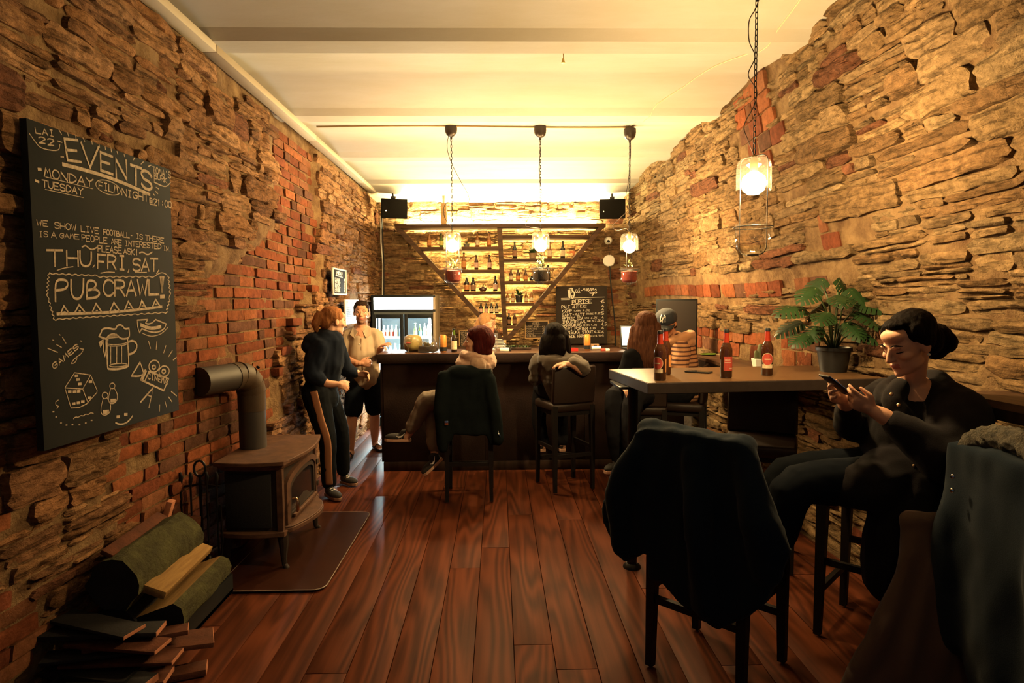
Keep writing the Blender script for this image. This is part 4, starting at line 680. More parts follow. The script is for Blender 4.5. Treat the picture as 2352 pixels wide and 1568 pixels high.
SB = [  # row, floor line, items: (x, top, shape, glass, label)
 (0, 573, [(482,445,'long',M_gl_amber,'orange'),(590,455,'long',M_gl_green,'yellow'),(920,445,'long',M_gl_amber,'cream'),(1027,447,'long',M_gl_amber,'orange')]),
 (1, 776, [(795,628,'long',M_gl_amber,'orange'),(908,648,'long',M_gl_brown,'pink'),(1028,646,'long',M_gl_brown,'pink')]),
 (2, 973, [(818,852,'stub',M_gl_dark,'orange'),(877,852,'stub',M_gl_dark,'brown'),(1080,835,'long',M_gl_dark,'pink')]),
 (3, 1176, [(947,1085,'stub',M_gl_dark,'pink'),(995,1085,'stub',M_gl_dark,'pink'),(1043,1085,'stub',M_gl_dark,'cream'),(1090,1085,'stub',M_gl_dark,'cream')]),
 (4, 680, [(1260,533,'long',M_gl_dark,'brown'),(1580,535,'long',M_gl_amber,'cream'),(1703,527,'long',M_gl_dark,'cream')]),
 (5, 881, [(1225,785,'stub',M_gl_brown,'cream'),(1290,785,'stub',M_gl_brown,'orange'),(1360,783,'stub',M_gl_brown,'orange'),(1565,745,'long',M_gl_dark,None)]),
 (6, 1078, [(1192,990,'stub',M_gl_amber,'cream'),(1240,990,'stub',M_gl_amber,'cream'),(1365,990,'stub',M_gl_amber,'cream'),(1410,990,'stub',M_gl_amber,'cream')]),
 (7, 1281, [(1203,1178,'wine',M_gl_dark,'brown'),(1255,1178,'wine',M_gl_brown,'brown')]),
]
gname = {id(M_gl_amber): 'amber', id(M_gl_green): 'olive green', id(M_gl_brown): 'brown', id(M_gl_dark): 'dark'}
for row, cy, items in SB:
    for k, (cx, ct, shp, gl, lb) in enumerate(items):
        h = (cy-ct)*.00148*1.02
        r = {'long': .145, 'stub': .20, 'wine': .19}[shp]*h
        b = bottle('beer_bottle', '%s %s%s, %s on the %s' % (gname[id(gl)], 'squat bottle' if shp == 'stub' else 'wide-bodied bottle' if shp == 'wine' else 'long-necked bottle', ' with %s label' % lb if lb else '', ordn[k], rowname[row]),
                   h, r, shp, gl, lb, 'beer bottles on the V shaped shelf', seg=12)
        place(b, (SX(cx), 8.52 + .02*((k*7) % 3 - 1), SZ(cy)+BZ + .002), -.3+.2*k)

# ---- plants on the shelf
M_leaf = mat('green_leaf', (.035,.085,.018), rough=.45, var=.4, vscale=14)
M_leaf2 = mat('olive_leaf', (.10,.12,.03), rough=.5, var=.4, vscale=14)
M_soil = mat('potting_soil', (.020,.012,.008), rough=.95, bump=.8, bscale=120)
M_terra = mat('red_clay_granules', (.28,.030,.016), rough=.7, bump=.7, bscale=160, var=.4, vscale=60)
M_potblack = mat('black_pot_plastic', (.010,.011,.012), rough=.4)
def blade(mb, base, d, ln, w, droop, seg=5, fold=.25):
    """one strap leaf with a folded midrib"""
    base = Vector(base); d = Vector(d).normalized(); side = d.cross(Vector((0,0,1)))
    side = side.normalized() if side.length > 1e-3 else Vector((1,0,0))
    vs = []; p = base.copy(); dd = d.copy()
    for i in range(seg+1):
        t = i/seg; ww = w*math.sin(PI*min(1, .25+.75*t))**.8*(1-t**3*.97)
        up = side.cross(dd).normalized()
        vs += [p - side*ww/2 + up*ww*fold*.5, p.copy(), p + side*ww/2 + up*ww*fold*.5]
        dd = (dd + Vector((0,0,-droop/seg))).normalized(); p = p + dd*ln/seg
    mb.add(vs, [f for i in range(seg) for f in ((3*i,3*i+1,3*i+4,3*i+3),(3*i+1,3*i+2,3*i+5,3*i+4))])
def strap_plant(t, n, ln, w, z, m, rg, elev=(.5,1.3), droop=1.2, name='leaf'):
    for k in range(n):
        a = 2*PI*k/n + rg.uniform(-.3,.3); e = rg.uniform(*elev)
        mb = MB(); blade(mb, (0,0,0), (math.cos(a)*math.cos(e), math.sin(a)*math.cos(e), math.sin(e)), ln*rg.uniform(.7,1.1), w, droop*rg.uniform(.5,1.1))
        o = mb.build(name, m, t, weld=False, angle=180); o.location = (0, 0, z)
rg = random.Random(12)
def pot(t, r, h, m=M_potblack):
    MB().lathe([(0,0),(r*.74,0),(r*.95,h*.86),(r*1.03,h*.87),(r*1.03,h),(r*.94,h),(r*.9,h*.9),(0,h*.9)], 18).build('pot', m, t)
    MB().lathe([(0,h*.915),(r*.88,h*.90)], 14).build('soil', M_soil, t)
p = thing('succulent', 'small spiky succulent in a low pot on the top left shelf', 'plant', (SX(820), 8.50, SZ(573)+BZ+.001)); pot(p, .045, .04, mat('grey_pot', (.10,.09,.07), rough=.7)); strap_plant(p, 11, .075, .014, .035, M_leaf2, rg, (.4,1.4), .6)
p = thing('air_plant', 'grassy plant in a round brown bowl on the third left shelf', 'plant', (SX(967), 8.50, SZ(973)+BZ+.001))
MB().lathe([(0,0),(.035,0),(.052,.022),(.050,.045),(.034,.058),(.030,.050),(0,.045)], 18).build('bowl', mat('brown_ceramic', (.045,.018,.010), rough=.25), p); strap_plant(p, 13, .10, .005, .045, M_leaf2, rg, (.7,1.5), .9)
p = thing('bromeliad', 'large broad-leaved bromeliad behind the middle pendant lamp on the shelf', 'plant', (SX(1425), 8.50, SZ(680)+BZ+.001)); pot(p, .055, .07, mat('tan_pot', (.22,.14,.07), rough=.7)); strap_plant(p, 9, .24, .06, .06, M_leaf, rg, (.45,1.3), 1.3)
p = thing('potted_plant', 'arching leafy plant in black pot between bottles on lower right shelf', 'plant', (SX(1298), 8.49, SZ(1078)+BZ+.001)); pot(p, .055, .097); strap_plant(p, 14, .19, .030, .088, M_leaf, rg, (.5,1.4), 1.5)
p = thing('round_jar', 'small round dark jar beside the middle lamp on the shelf', 'jar', (SX(1415), 8.50, SZ(881)+BZ+.001))
MB().lathe([(0,0),(.022,0),(.034,.02),(.030,.045),(.020,.052),(0,.052)], 14).build('jar_body', M_gl_dark, p); MB().lathe([(0,.052),(.021,.052),(.021,.064),(0,.064)], 12).build('lid', M_blackm, p)

# ---- wooden wine box and bottle standing on the shelf's top board
b = thing('wooden_bottle_box', 'tall narrow wooden bottle box with burnt lettering on the rack top', 'box', (SX(620), 8.50, SZ(390)+BZ+.027))
for sx in (-1, 1): MB().box((sx*.034, 0, .135), (.008, .08, .27)).build('side_board', M_pine, b)
MB().box((0, -.041, .135), (.076, .006, .27)).build('front_board', M_pine, b); MB().box((0, .041, .135), (.076, .006, .27)).build('back_board', M_pine, b); MB().box((0, 0, .004), (.06, .076, .008)).build('base_board', M_pine, b)
def font_text(name, s, size, parent, loc, rot, m, ext=.0005, align='CENTER', sx=1.):
    cu = bpy.data.curves.new(name, 'FONT'); cu.body = s; cu.size = size; cu.align_x = align; cu.align_y = 'CENTER'; cu.extrude = ext; cu.resolution_u = 3
    tmp = bpy.data.objects.new('tmp', cu); COL.objects.link(tmp)
    dg = bpy.context.evaluated_depsgraph_get(); me = bpy.data.meshes.new_from_object(tmp.evaluated_get(dg)); bpy.data.objects.remove(tmp)
    me.materials.clear(); me.materials.append(m); me.name = name
    o = bpy.data.objects.new(name, me); COL.objects.link(o); o.parent = parent; o.location = loc; o.rotation_euler = rot; o.scale = (sx, 1, 1); return o
M_burn = mat('burnt_letters', (.10,.035,.012), rough=.8)
font_text('lettering', 'TOWRAL', .030, b, (.010, -.0445, .135), (PI/2, PI/2, 0), M_burn)
font_text('lettering', 'Ü', .026, b, (-.018, -.0445, .150), (PI/2, PI/2, 0), M_burn)
bb = bottle('white_bottle', 'pale bottle standing on the tall wooden box above the shelf', .17, .026, 'long', mat('white_ceramic', (.70,.62,.45), rough=.3), None, None, foil=M_white)
place(bb, (SX(620), 8.50, SZ(390)+BZ+.027+.272))

# ---- chalkboards and frames
def plate(parent, name, m, w, h, th, M):
    """flat panel, local x right, y down, z towards the viewer"""
    mb = MB(); mb.box((w/2, h/2, -th/2), (w, h, th), bev=.002); mb.v = [tuple(M @ Vector(v)) for v in mb.v]
    return mb.build(name, m, parent)
def facing(nrm):
    """matrix for a board: x right, y down, z out along the wall's normal"""
    z = Vector(nrm).normalized(); y = Vector((0,0,-1)); x = (-z).cross(-y).normalized()
    return Matrix((x, y, z)).transposed()
def frame_parts(t, M, w, h, fw, m, th=.015):
    for (cx, cy, a, b) in ((w/2, fw/2, w, fw), (w/2, h-fw/2, w, fw), (fw/2, h/2, fw, h-2*fw), (w-fw/2, h/2, fw, h-2*fw)):
        mb = MB(); mb.box((cx, cy, 0), (a, b, th), bev=.001); mb.v = [tuple(M @ Vector(v)) for v in mb.v]; mb.build('frame_bar', m, t)
FL = facing((1, 0, 0)); FB = facing((0, -1, 0))
t = thing('events_chalkboard', 'big black chalkboard of weekly events with chalk drawings on left wall', 'chalkboard', (-1.672, 2.325, 2.262))
FE = facing((1, -.0585, 0))
plate(t, 'board', M_board, .879, 1.20, .028, FE); chalk('chalk_drawing', CH_EVENTS, FE @ Matrix.Diagonal((.930, 1.057, 1)), t, M_chalk)
t = thing('menu_chalkboard', 'brown-black bar menu chalkboard with drink prices on the back wall', 'chalkboard', (.785, 8.60, 1.80))
plate(t, 'board', M_board2, .70, .785, .02, FB); chalk('chalk_lettering', CH_MENU, FB, t, mat('bright_chalk', (.80,.74,.62), rough=.95), .002)
t = thing('wine_chalkboard', 'small pine-framed chalkboard of wines left of the menu board', 'chalkboard', (.358, 8.62, 1.335))
plate(t, 'board', M_board2, .325, .245, .012, FB); frame_parts(t, FB, .325, .245, .012, M_pine); chalk('chalk_lettering', CH_WINES, FB, t, M_chalk, .003)
t = thing('drinks_chalkboard', 'small pine-framed chalkboard behind the red-haired guest', 'chalkboard', (-.545, 8.62, 1.21))
plate(t, 'board', M_board2, .19, .245, .012, FB); frame_parts(t, FB, .19, .245, .012, M_pine); chalk('chalk_lettering', CH_SMALL, FB, t, M_chalk, .003)
M_glass_clear = thin_glass('clear_glass', fac=.9)
t = thing('framed_menu', 'white-framed black menu board high on the left wall above standing man', 'picture frame', (-1.585, 6.10, 1.935))
plate(t, 'sheet', M_board, .52, .26, .010, FL); frame_parts(t, FL, .52, .26, .014, M_white, .022); chalk('chalk_lettering', CH_FRAME, FL, t, mat('white_ink', (.7,.7,.68), rough=.7), .003)
t = thing('framed_notice', 'white-framed pale printed notice beside the standing man\'s head', 'picture frame', (-1.585, 6.55, 1.63))
M_sheet = mat('printed_paper', (.70,.72,.70), rough=.5, col2=(.52,.55,.55), vscale=9)
plate(t, 'sheet', M_sheet, .62, .26, .010, FL); frame_parts(t, FL, .62, .26, .014, M_white, .022)
mbn = MB(); rgn = random.Random(4)
for i in range(9):
    x = .06
    while x < .50:
        l = rgn.uniform(.02, .07); mbn.add([FL @ Vector(v) for v in ((x, .085+.018*i, .003), (x+l, .085+.018*i, .003), (x+l, .092+.018*i, .003), (x, .092+.018*i, .003))], [(0,1,2,3)]); x += l+.015
mbn.add([FL @ Vector(v) for v in ((.08,.03,.003),(.13,.03,.003),(.105,.015,.003))], [(0,1,2)])
mbn.build('printed_lines', mat('grey_ink', (.25,.29,.30), rough=.7), t, smooth=False, weld=False)
# ---- pendant planter lamps
E_bulb = emis('glowing_bulb', BULB, BULB_STRENGTH)
M_lampglass = thin_glass('lamp_glass', (1.0,.97,.92), 1.0, .03, .0035)
M_bowlglass = thin_glass('bowl_glass', (.97,.96,.93), 1.8, .03, .001)
M_brass = mat('brass_socket', (.45,.30,.10), rough=.35, metal=1.)
M_cord = mat('brown_cord', (.030,.015,.010), rough=.6)
def link_mesh():
    mb = MB(); L, W, r = .030, .013, .0022; P = []
    for k in range(12):
        a = 2*PI*k/12; x = math.cos(a)*W/2; z = math.sin(a)*W/2 + (L/2-W/2)*(1 if math.sin(a) > 1e-6 else -1 if math.sin(a) < -1e-6 else 0)
        P.append((x, 0, z))
    mb.tube(P, r, 5, closed=True, ref=(0,1,0)); me = mb.mesh('chain_link', angle=180); me.materials.append(M_blackm); return me
LINK = link_mesh()
def pendant(label, base, ztop, zceil, cordpath, filling, sprig, canopy=True, seed=1, group='pendant planter lamps on chains'):
    """base: x, y; ztop: top of the glass; zceil: ceiling"""
    t = thing('pendant_lamp', label, 'lamp', (base[0], base[1], ztop), group=group)
    R, Hh = .078, .148
    # upper glass dome, open below, with a hole for the socket
    MB().lathe([(R+.002,-Hh),(R,-Hh+.006),(R,-.045),(R*.94,-.020),(R*.76,-.005),(.022,0)], 28).build('glass_dome', M_lampglass, t, angle=180)
    o = t.children[-1]; me = o.data
    bm = bmesh.new(); bm.from_mesh(me); bmesh.ops.delete(bm, geom=[f for f in bm.faces if len(f.verts) > 4], context='FACES'); bm.to_mesh(me); bm.free()
    # lower glass bowl
    MB().lathe([(0,-.438),(R*.70,-.436),(R*.92,-.425),(R*.99,-.405),(R,-.375),(R*1.02,-.305)], 28).build('glass_bowl', M_bowlglass, t, angle=180)
    o = t.children[-1]; bm = bmesh.new(); bm.from_mesh(o.data); bmesh.ops.delete(bm, geom=[f for f in bm.faces if len(f.verts) > 4], context='FACES'); bm.to_mesh(o.data); bm.free()
    MB().lathe([(0,-.062),(.017,-.062),(.019,-.045),(.019,-.010),(.012,0),(.012,.012),(0,.014)], 14).build('socket', M_brass, t)
    MB().lathe([(0,-.170),(.026,-.165),(.046,-.147),(.055,-.116),(.049,-.088),(.030,-.072),(.015,-.062),(0,-.062)], 12).build('bulb', E_bulb, t, angle=180)
    # wire frame: one loop down both sides and a ring round the bowl
    W = .070; P = []
    for a in range(0, 91, 18): P.append((-W+.03-.03*math.sin(math.radians(a)), 0, .008-.03+.03*math.cos(math.radians(a))))
    side = [(-W, 0, -.02), (-W, 0, -.40)]
    loop = [(0,0,.010)] + P[::1] + [(-W,0,-.2),(-W,0,-.405)] + [(-W+.035-.035*math.cos(math.radians(a)), 0, -.412-.032*math.sin(math.radians(a))) for a in (20,45,70,90)] + [(0,0,-.445)]
    loop = loop + [(-x, y, z) for x, y, z in loop[-2:0:-1]]
    rot = Matrix.Rotation(.5*seed+.2, 3, 'Z')
    MB().tube([rot @ Vector(p) for p in loop], .0021, 6, closed=True, ref=(0,1,0)).build('wire_frame', M_blackm, t, angle=180)
    MB().tube([(.088*math.cos(2*PI*k/28), .088*math.sin(2*PI*k/28), -.318) for k in range(28)], .0023, 6, closed=True).build('wire_ring', M_blackm, t, angle=180)
    MB().lathe([(0,-.449),(.028,-.449),(.028,-.444),(0,-.444)], 16).build('foot_disc', M_blackm, t)
    # chain and flex
    zc = zceil-ztop; z = .03
    k = 0
    while z < zc-(.11 if canopy else .0):
        o = bpy.data.objects.new('chain_link', LINK); o.parent = t; o.location = (0, 0, z); o.rotation_euler = (0, 0, .4+(PI/2)*(k % 2)); COL.objects.link(o); z += .0255; k += 1
    MB().tube(smooth_path(cordpath), .0026, 6).build('cord', M_cord, t, angle=180)
    if canopy:
        MB().lathe([(0,zc-.125),(.008,zc-.125),(.011,zc-.104),(.026,zc-.098),(.040,zc-.085),(.050,zc-.064),(.054,zc-.038),(.053,zc-.006),(.0,zc-.004)], 22).build('ceiling_cup', mat('bronze_cup', (.026,.017,.012), rough=.4, metal=.3), t)
    if filling:
        MB().lathe([(0,-.432),(R*.62,-.430),(R*.84,-.415),(R*.88,-.39),(R*.88,-.335),(R*.5,-.328),(0,-.326)], 20).build('granules', filling, t)
        rgx = random.Random(seed)
        if sprig:
            mb = MB()
            for i in range(int(70*sprig)):
                a = rgx.uniform(0, 2*PI); e = rgx.uniform(.5, 1.45)
                blade(mb, (rgx.uniform(-.03,.03), rgx.uniform(-.03,.03), -.33+rgx.uniform(0,.07)), (math.cos(a)*math.cos(e), math.sin(a)*math.cos(e), math.sin(e)), rgx.uniform(.03,.075), .008, .9, 3)
            mb.build('seedlings', M_leaf2, t, weld=False, angle=180)
    else:
        MB().lathe([(0,-.433),(R*.9,-.420),(R*.96,-.395),(R*.5,-.395),(0,-.395)], 20).build('water', thin_glass('still_water', (.9,.88,.82), .6), t)
    return t
zc1 = SOFFIT+STEP+RISE*.98
pendant('pendant glass planter lamp with red clay, nearest the standing man', (-.40, 5.6), 2.205, zc1, [(0,0,.93),(-.03,0,.80),(-.035,0,.72),(.0,0,.60),(.07,0,.46),(.145,0,.32),(.135,0,.25),(.06,0,.24),(.0,0,.275),(-.055,0,.25),(-.075,0,.19),(-.06,0,.12),(-.01,0,.05),(0,0,.01)], M_terra, 1., seed=1)
pendant('middle of the three bar pendant lamps, dark soil in its glass bowl', (.375, 5.6), 2.205, zc1-.01, [(0,0,.93),(.005,.01,.75),(-.01,.012,.55),(.01,.01,.36),(.015,.01,.30),(-.07,.01,.19),(-.13,0,.07),(-.09,0,.045),(-.01,0,.035),(0,0,.01)], M_soil, 1.3, seed=2)
pendant('red clay planter lamp hanging by the right wall above the bar couple', (1.16, 5.6), 2.19, zc1-.03, [(0,0,.90),(.01,.01,.7),(-.01,.012,.45),(-.03,.01,.33),(.0,.01,.22),(-.08,.01,.14),(-.15,0,.07),(-.11,0,.03),(-.03,0,.045),(0,0,.01)], M_terra, .35, seed=3)
pendant('empty-bowled pendant lamp over the high table near the right wall', (1.19, 2.95), 2.255, SOFFIT+.12, [(.075,0,.91),(.04,0,.80),(.0,.01,.68),(-.03,.01,.62),(-.028,.01,.53),(.0,.01,.46),(-.03,.01,.38),(.01,.01,.31),(.0,.01,.24),(-.045,.01,.15),(-.03,0,.08),(0,0,.01)], None, 0, canopy=False, seed=4)

# ---- cables on the ceiling, wire stub
def ceil_z(y):
    t = ((y-BEAM0) % BEAMP)
    if t < BEAMW: return SOFFIT
    q = (t-BEAMW)/(BEAMP-BEAMW); return SOFFIT+STEP+RISE*(1-(2*q-1)**2)
M_cable = mat('tan_cable', (.30,.19,.07), rough=.6)
tag(MB().tube([(x, 5.6+.03*math.sin(x*2), ceil_z(5.6)-.006) for x in np.linspace(-1.56, 1.2, 24)], .008, 6).build('ceiling_cable', M_cable), 'tan cable running along the ceiling past the three lamp cups', 'cable')
pts = [(1.16,5.62),(1.19,5.2),(1.22,4.9),(1.34,4.6),(1.42,4.2),(1.50,3.95),(1.55,3.7),(1.55,3.4),(1.53,3.0),(1.50,2.2)]
tag(MB().tube([(x, y, ceil_z(y)-.003) for (xa, ya), (xb, yb) in zip(pts, pts[1:]) for q in range(6) for x, y in ((xa+(xb-xa)*q/6, ya+(yb-ya)*q/6),)], .0035, 6).build('ceiling_cable', mat('cream_cable', (.62,.54,.36), rough=.7)), 'thin cream cable crossing the ceiling towards the street', 'cable')
t = thing('ceiling_hook', 'small bare hook with a cone plug under the middle ceiling bay', 'hook', (.40, 3.88, ceil_z(3.88)-.06))
MB().tube([(0,0,.06),(.002,0,.035),(0,0,.03)], .003, 6).build('wire', M_cable, t); MB().lathe([(0,0),(.012,0),(.005,.03),(0,.032)], 10).build('plug', M_brass, t)

# ---- speakers in the upper corners
def speaker(label, loc, rz, tilt):
    t = thing('loudspeaker', label, 'speaker', loc, rz, 'loudspeakers in the back corners')
    R = Matrix.Rotation(tilt, 3, 'X')
    mb = MB(); mb.prism([(-.17,-.10),(.17,-.10),(.135,.10),(-.135,.10)], -.125, .125, Matrix.Rotation(tilt, 3, 'X')); mb.build('cabinet', mat('speaker_black', (.008,.008,.009), rough=.7, spec=.1), t, smooth=False, bevel=.008)
    MB().box(R @ Vector((0,-.106,0)), (.325,.012,.235), R, bev=.004).build('grille', mat('speaker_grille', (.009,.008,.007), rough=.9, spec=.05, bump=.6, bscale=400), t)
    MB().box(R @ Vector((-.11,-.1135,-.03)), (.012,.003,.014), R).build('badge', M_chrome, t)
    MB().box((0, 0, .142), (.06,.06,.03), bev=.004).build('bracket', M_blackm, t); MB().tube([(0,0,.155),(0,.05,.20),(0,.05,2.990-loc[2])], .012, 8).build('bracket_arm', M_blackm, t)
    return t
speaker('black loudspeaker hung in the back left corner above the fridge', (-1.36, 8.35, 2.815), .30, .14)
speaker('black loudspeaker hung in the back right corner above the menu board', (1.50, 8.35, 2.80), -.15, .14)

# ---- camera, round sensor and cable by the right back corner
t = thing('security_camera', 'white dome security camera with a dark lens beside the shelf', 'camera', (1.50, 8.64, 2.415))
MB().lathe([(0,0),(.052,0),(.052,.02),(.045,.035),(.0,.04)], 20, rot=Matrix.Rotation(PI/2,3,'X')).build('mount_ring', M_white, t)
MB().ell((0,-.05,0), (.047,.047,.047), seg=20, rings=12).build('eyeball', M_white, t); MB().ell((-.008,-.083,-.012), (.022,.018,.022), seg=14).build('lens', M_blackp, t)
t = thing('round_sensor', 'round white wall disc below the security camera', 'sensor', (1.515, 8.66, 2.145))
MB().lathe([(0,0),(.080,0),(.080,.02),(.070,.032),(0,.036)], 28, rot=Matrix.Rotation(PI/2,3,'X')).build('disc', M_white, t)
tag(MB().tube([(1.50,8.60,2.37),(1.505,8.62,2.30),(1.515,8.62,2.22)], .004, 6).build('cable', M_blackp), 'short black cable between the security camera and the round disc', 'cable')
tag(MB().tube([(1.52,8.62,2.07),(1.53,8.60,1.85),(1.555,8.60,1.6),(1.585,8.60,1.35),(1.60,8.60,1.1),(1.60,8.6,.9)], .009, 6).build('power_cable', M_blackp), 'black power cable hanging from the round disc down the back wall', 'cable')
tag(MB().tube([(-1.57,8.60,2.75),(-1.575,8.60,2.4),(-1.555,8.60,2.1),(-1.57,8.60,1.68)], .008, 6).build('power_cable', M_white), 'white cable hanging in the back left corner above the fridge', 'cable')
tag(MB().tube([(-1.555,8.59,2.75),(-1.548,8.59,2.4),(-1.54,8.59,2.1),(-1.55,8.59,1.68)], .009, 6).build('power_cable', M_blackp), 'black cable beside the white one in the back left corner', 'cable')

# ---- fridge with a lit sign box and two glass doors
fr = thing('drinks_fridge', 'black two-door glass drinks fridge with glowing white sign box', 'fridge', (-1.21, 8.36, 0))
M_fr = mat('fridge_black', (.007,.010,.013), rough=.5, spec=.2); M_frin = mat('fridge_grey_liner', (.08,.10,.11), rough=.7)
W2 = .405
for sx in (-1, 1): MB().box((sx*(W2-.015), 0, .845), (.03, .60, 1.69), bev=.003).build('side_wall', mat('fridge_lit_side', (.35,.27,.18), rough=.5) if sx > 0 else M_fr, fr)  # right side's tan holds the warm light that falls on it
MB().box((0, .285, .78), (.76, .03, 1.40)).build('back_liner', M_frin, fr)
MB().box((0, 0, 1.675), (.75, .59, .03)).build('roof', M_fr, fr); MB().box((0, 0, 1.46), (.75, .58, .03)).build('chamber_roof', M_frin, fr); MB().box((0, .02, .06), (.75, .54, .12)).build('plinth', M_fr, fr)
MB().box((0, -.285, 1.585), (.745, .03, .155), bev=.002).build('sign_box', emis('fridge_sign_light', (.90,1.,.97), 22.), fr)
MB().box((0, -.29, 1.672), (.81, .035, .025), bev=.003).build('sign_frame', M_fr, fr); MB().box((0, -.29, 1.490), (.81, .035, .030), bev=.003).build('sign_frame', M_fr, fr)
E_fr = emis('fridge_tube_light', FRIDGE_COL, 750.)
for sx in (-1, 1): MB().box((sx*.322, -.215, .80), (.014, .02, 1.22)).build('light_tube', E_fr, fr)
for z in (1.135, .86, .58, .30): MB().box((0, .03, z), (.72, .46, .014), bev=.002).build('shelf_rack', mat('grey_rack', (.14,.15,.15), rough=.6), fr)
for z in (1.135, .86, .58, .30): MB().box((0, -.205, z+.012), (.72, .006, .030)).build('shelf_rail', M_white, fr)
for sx in (-1, 1):
    d = MB()
    cx = sx*.2; 
    d.box((cx-.172, -.27, .80), (.045,.03,1.31), bev=.003); d.box((cx+.172, -.27, .80), (.045,.03,1.31), bev=.003); d.box((cx, -.27, 1.425), (.30,.03,.065), bev=.003); d.box((cx, -.27, .17), (.30,.03,.06), bev=.003)
    dd = d.build('door', M_fr, fr)
    MB().box((cx, -.268, .80), (.30,.006,1.20)).build('door_pane', M_glass_clear, dd); MB().bar((cx-sx*.15, -.292, .55), (cx-sx*.15, -.292, .95), .014).build('door_handle', M_blackm, dd)
FRX = lambda px: -1.61 + (px-858)*.0056
FB_ = [(877.5,.157,M_gl_clear,'red'),(886.6,.157,M_gl_clear,'orange'),(896,.16,M_gl_clear,'red'),(906,.16,M_gl_clear,'cream'),(917,.185,M_gl_clear,'blue')]
FB2 = [(949.6,.185,M_gl_green,'yellow'),(960.5,.17,M_gl_green,'teal'),(970.8,.18,M_gl_clear,'white'),(979,.16,M_gl_clear,'red'),(987,.17,M_gl_clear,'yellow')]
FB3 = [(882,.19,M_gl_clear,'white'),(892,.195,M_gl_clear,'white'),(903,.195,M_gl_clear,'white'),(914,.19,M_gl_clear,'white')]
nm = {'red':'red-labelled','orange':'orange-labelled','cream':'cream-labelled','blue':'blue-labelled','yellow':'yellow-labelled','teal':'teal-labelled','white':'white-labelled'}
for rowt, row, z in (('upper shelf behind the left fridge door', FB_, 1.1425), ('upper shelf behind the right fridge door', FB2, 1.1425), ('lower shelf behind the left fridge door', FB3, .8675)):
    for k, (px, h, gl, lb) in enumerate(row):
        b = bottle('chilled_bottle', '%s chilled bottle on the %s, %s from the left' % (nm[lb], rowt, ordn[k]), h, .024, 'long', gl, lb, 'chilled bottles in the fridge', seg=12, foil=M_chrome)
        place(b, (FRX(px)+.014, 8.22, z), .2*k)
# ---- free-form soft shapes: overlapping closed volumes fused by a voxel remesh, then smoothed and creased
def blob(name, mb, m, parent=None, voxel=.01, smooth=4, fac=.5, wrinkle=None, paint=None, post=None):
    me = bpy.data.meshes.new('tmp'); me.from_pydata(mb.v, [], mb.f); me.update()
    bm = bmesh.new(); bm.from_mesh(me); bmesh.ops.remove_doubles(bm, verts=bm.verts, dist=1e-6); bmesh.ops.recalc_face_normals(bm, faces=bm.faces); bm.to_mesh(me); bm.free()
    o = bpy.data.objects.new('tmp', me); COL.objects.link(o)
    r = o.modifiers.new('r', 'REMESH'); r.mode = 'VOXEL'; r.voxel_size = voxel
    if smooth:
        s = o.modifiers.new('s', 'SMOOTH'); s.iterations = smooth; s.factor = fac
    dg = bpy.context.evaluated_depsgraph_get(); out = bpy.data.meshes.new_from_object(o.evaluated_get(dg)); bpy.data.objects.remove(o); bpy.data.meshes.remove(me)
    out.name = name
    n = len(out.vertices); co = np.empty(n*3, np.float32); out.vertices.foreach_get('co', co); co = co.reshape(-1, 3)
    if wrinkle or post:
        no = np.empty(n*3, np.float32); out.vertices.foreach_get('normal', no); no = no.reshape(-1, 3)
        if wrinkle:
            amp, sc_, st = wrinkle
            d = np.array([nz(x*sc_*st[0], y*sc_*st[1], z*sc_*st[2]) + .5*nz(x*sc_*2.3*st[0]+9, y*sc_*2.3*st[1], z*sc_*2.3*st[2]) for x, y, z in co.tolist()], np.float32)
            co = co + no*(d*amp)[:, None]
        if post: co = post(co, no)
        out.vertices.foreach_set('co', co.astype(np.float32).ravel())
    out.materials.clear()
    ms = m if isinstance(m, (list, tuple)) else [m]
    for x in ms: out.materials.append(x)
    out.polygons.foreach_set('use_smooth', [True]*len(out.polygons))
    if paint:
        cen = np.empty(len(out.polygons)*3, np.float32); out.polygons.foreach_get('center', cen); cen = cen.reshape(-1, 3)
        out.polygons.foreach_set('material_index', np.array(paint(cen), np.int32))
    out.update()
    ob = bpy.data.objects.new(name, out); COL.objects.link(ob)
    if parent is not None: ob.parent = parent
    return ob
def limb(mb, P, R, seg=12, flat=1., ref=None):
    """tapered limb with rounded ends through the joints P"""
    P = [Vector(p) for p in P]
    pts, rr = [], []
    d0 = (P[0]-P[1]).normalized(); d1 = (P[-1]-P[-2]).normalized()
    for a in (80, 55, 28): pts.append(P[0]+d0*R[0]*math.sin(math.radians(a))); rr.append(max(.002, R[0]*math.cos(math.radians(a))))
    n = len(P)
    for i in range(n-1):
        p0 = P[max(0, i-1)]; p3 = P[min(n-1, i+2)]
        for q in range(5):
            t = q/5.
            a = P[i]*2; b = P[i+1]-p0; c = p0*2-P[i]*5+P[i+1]*4-p3; d = -p0+P[i]*3-P[i+1]*3+p3
            cr = (a+b*t+c*t*t+d*t**3)*.5
            lin = P[i].lerp(P[i+1], t)
            pts.append(lin.lerp(cr, .45)); rr.append(R[i]+(R[i+1]-R[i])*t)
    pts.append(P[-1]); rr.append(R[-1])
    for a in (28, 55, 80): pts.append(P[-1]+d1*R[-1]*math.sin(math.radians(a))); rr.append(max(.002, R[-1]*math.cos(math.radians(a))))
    return mb.tube(pts, rr, seg, sx=flat, ref=ref)

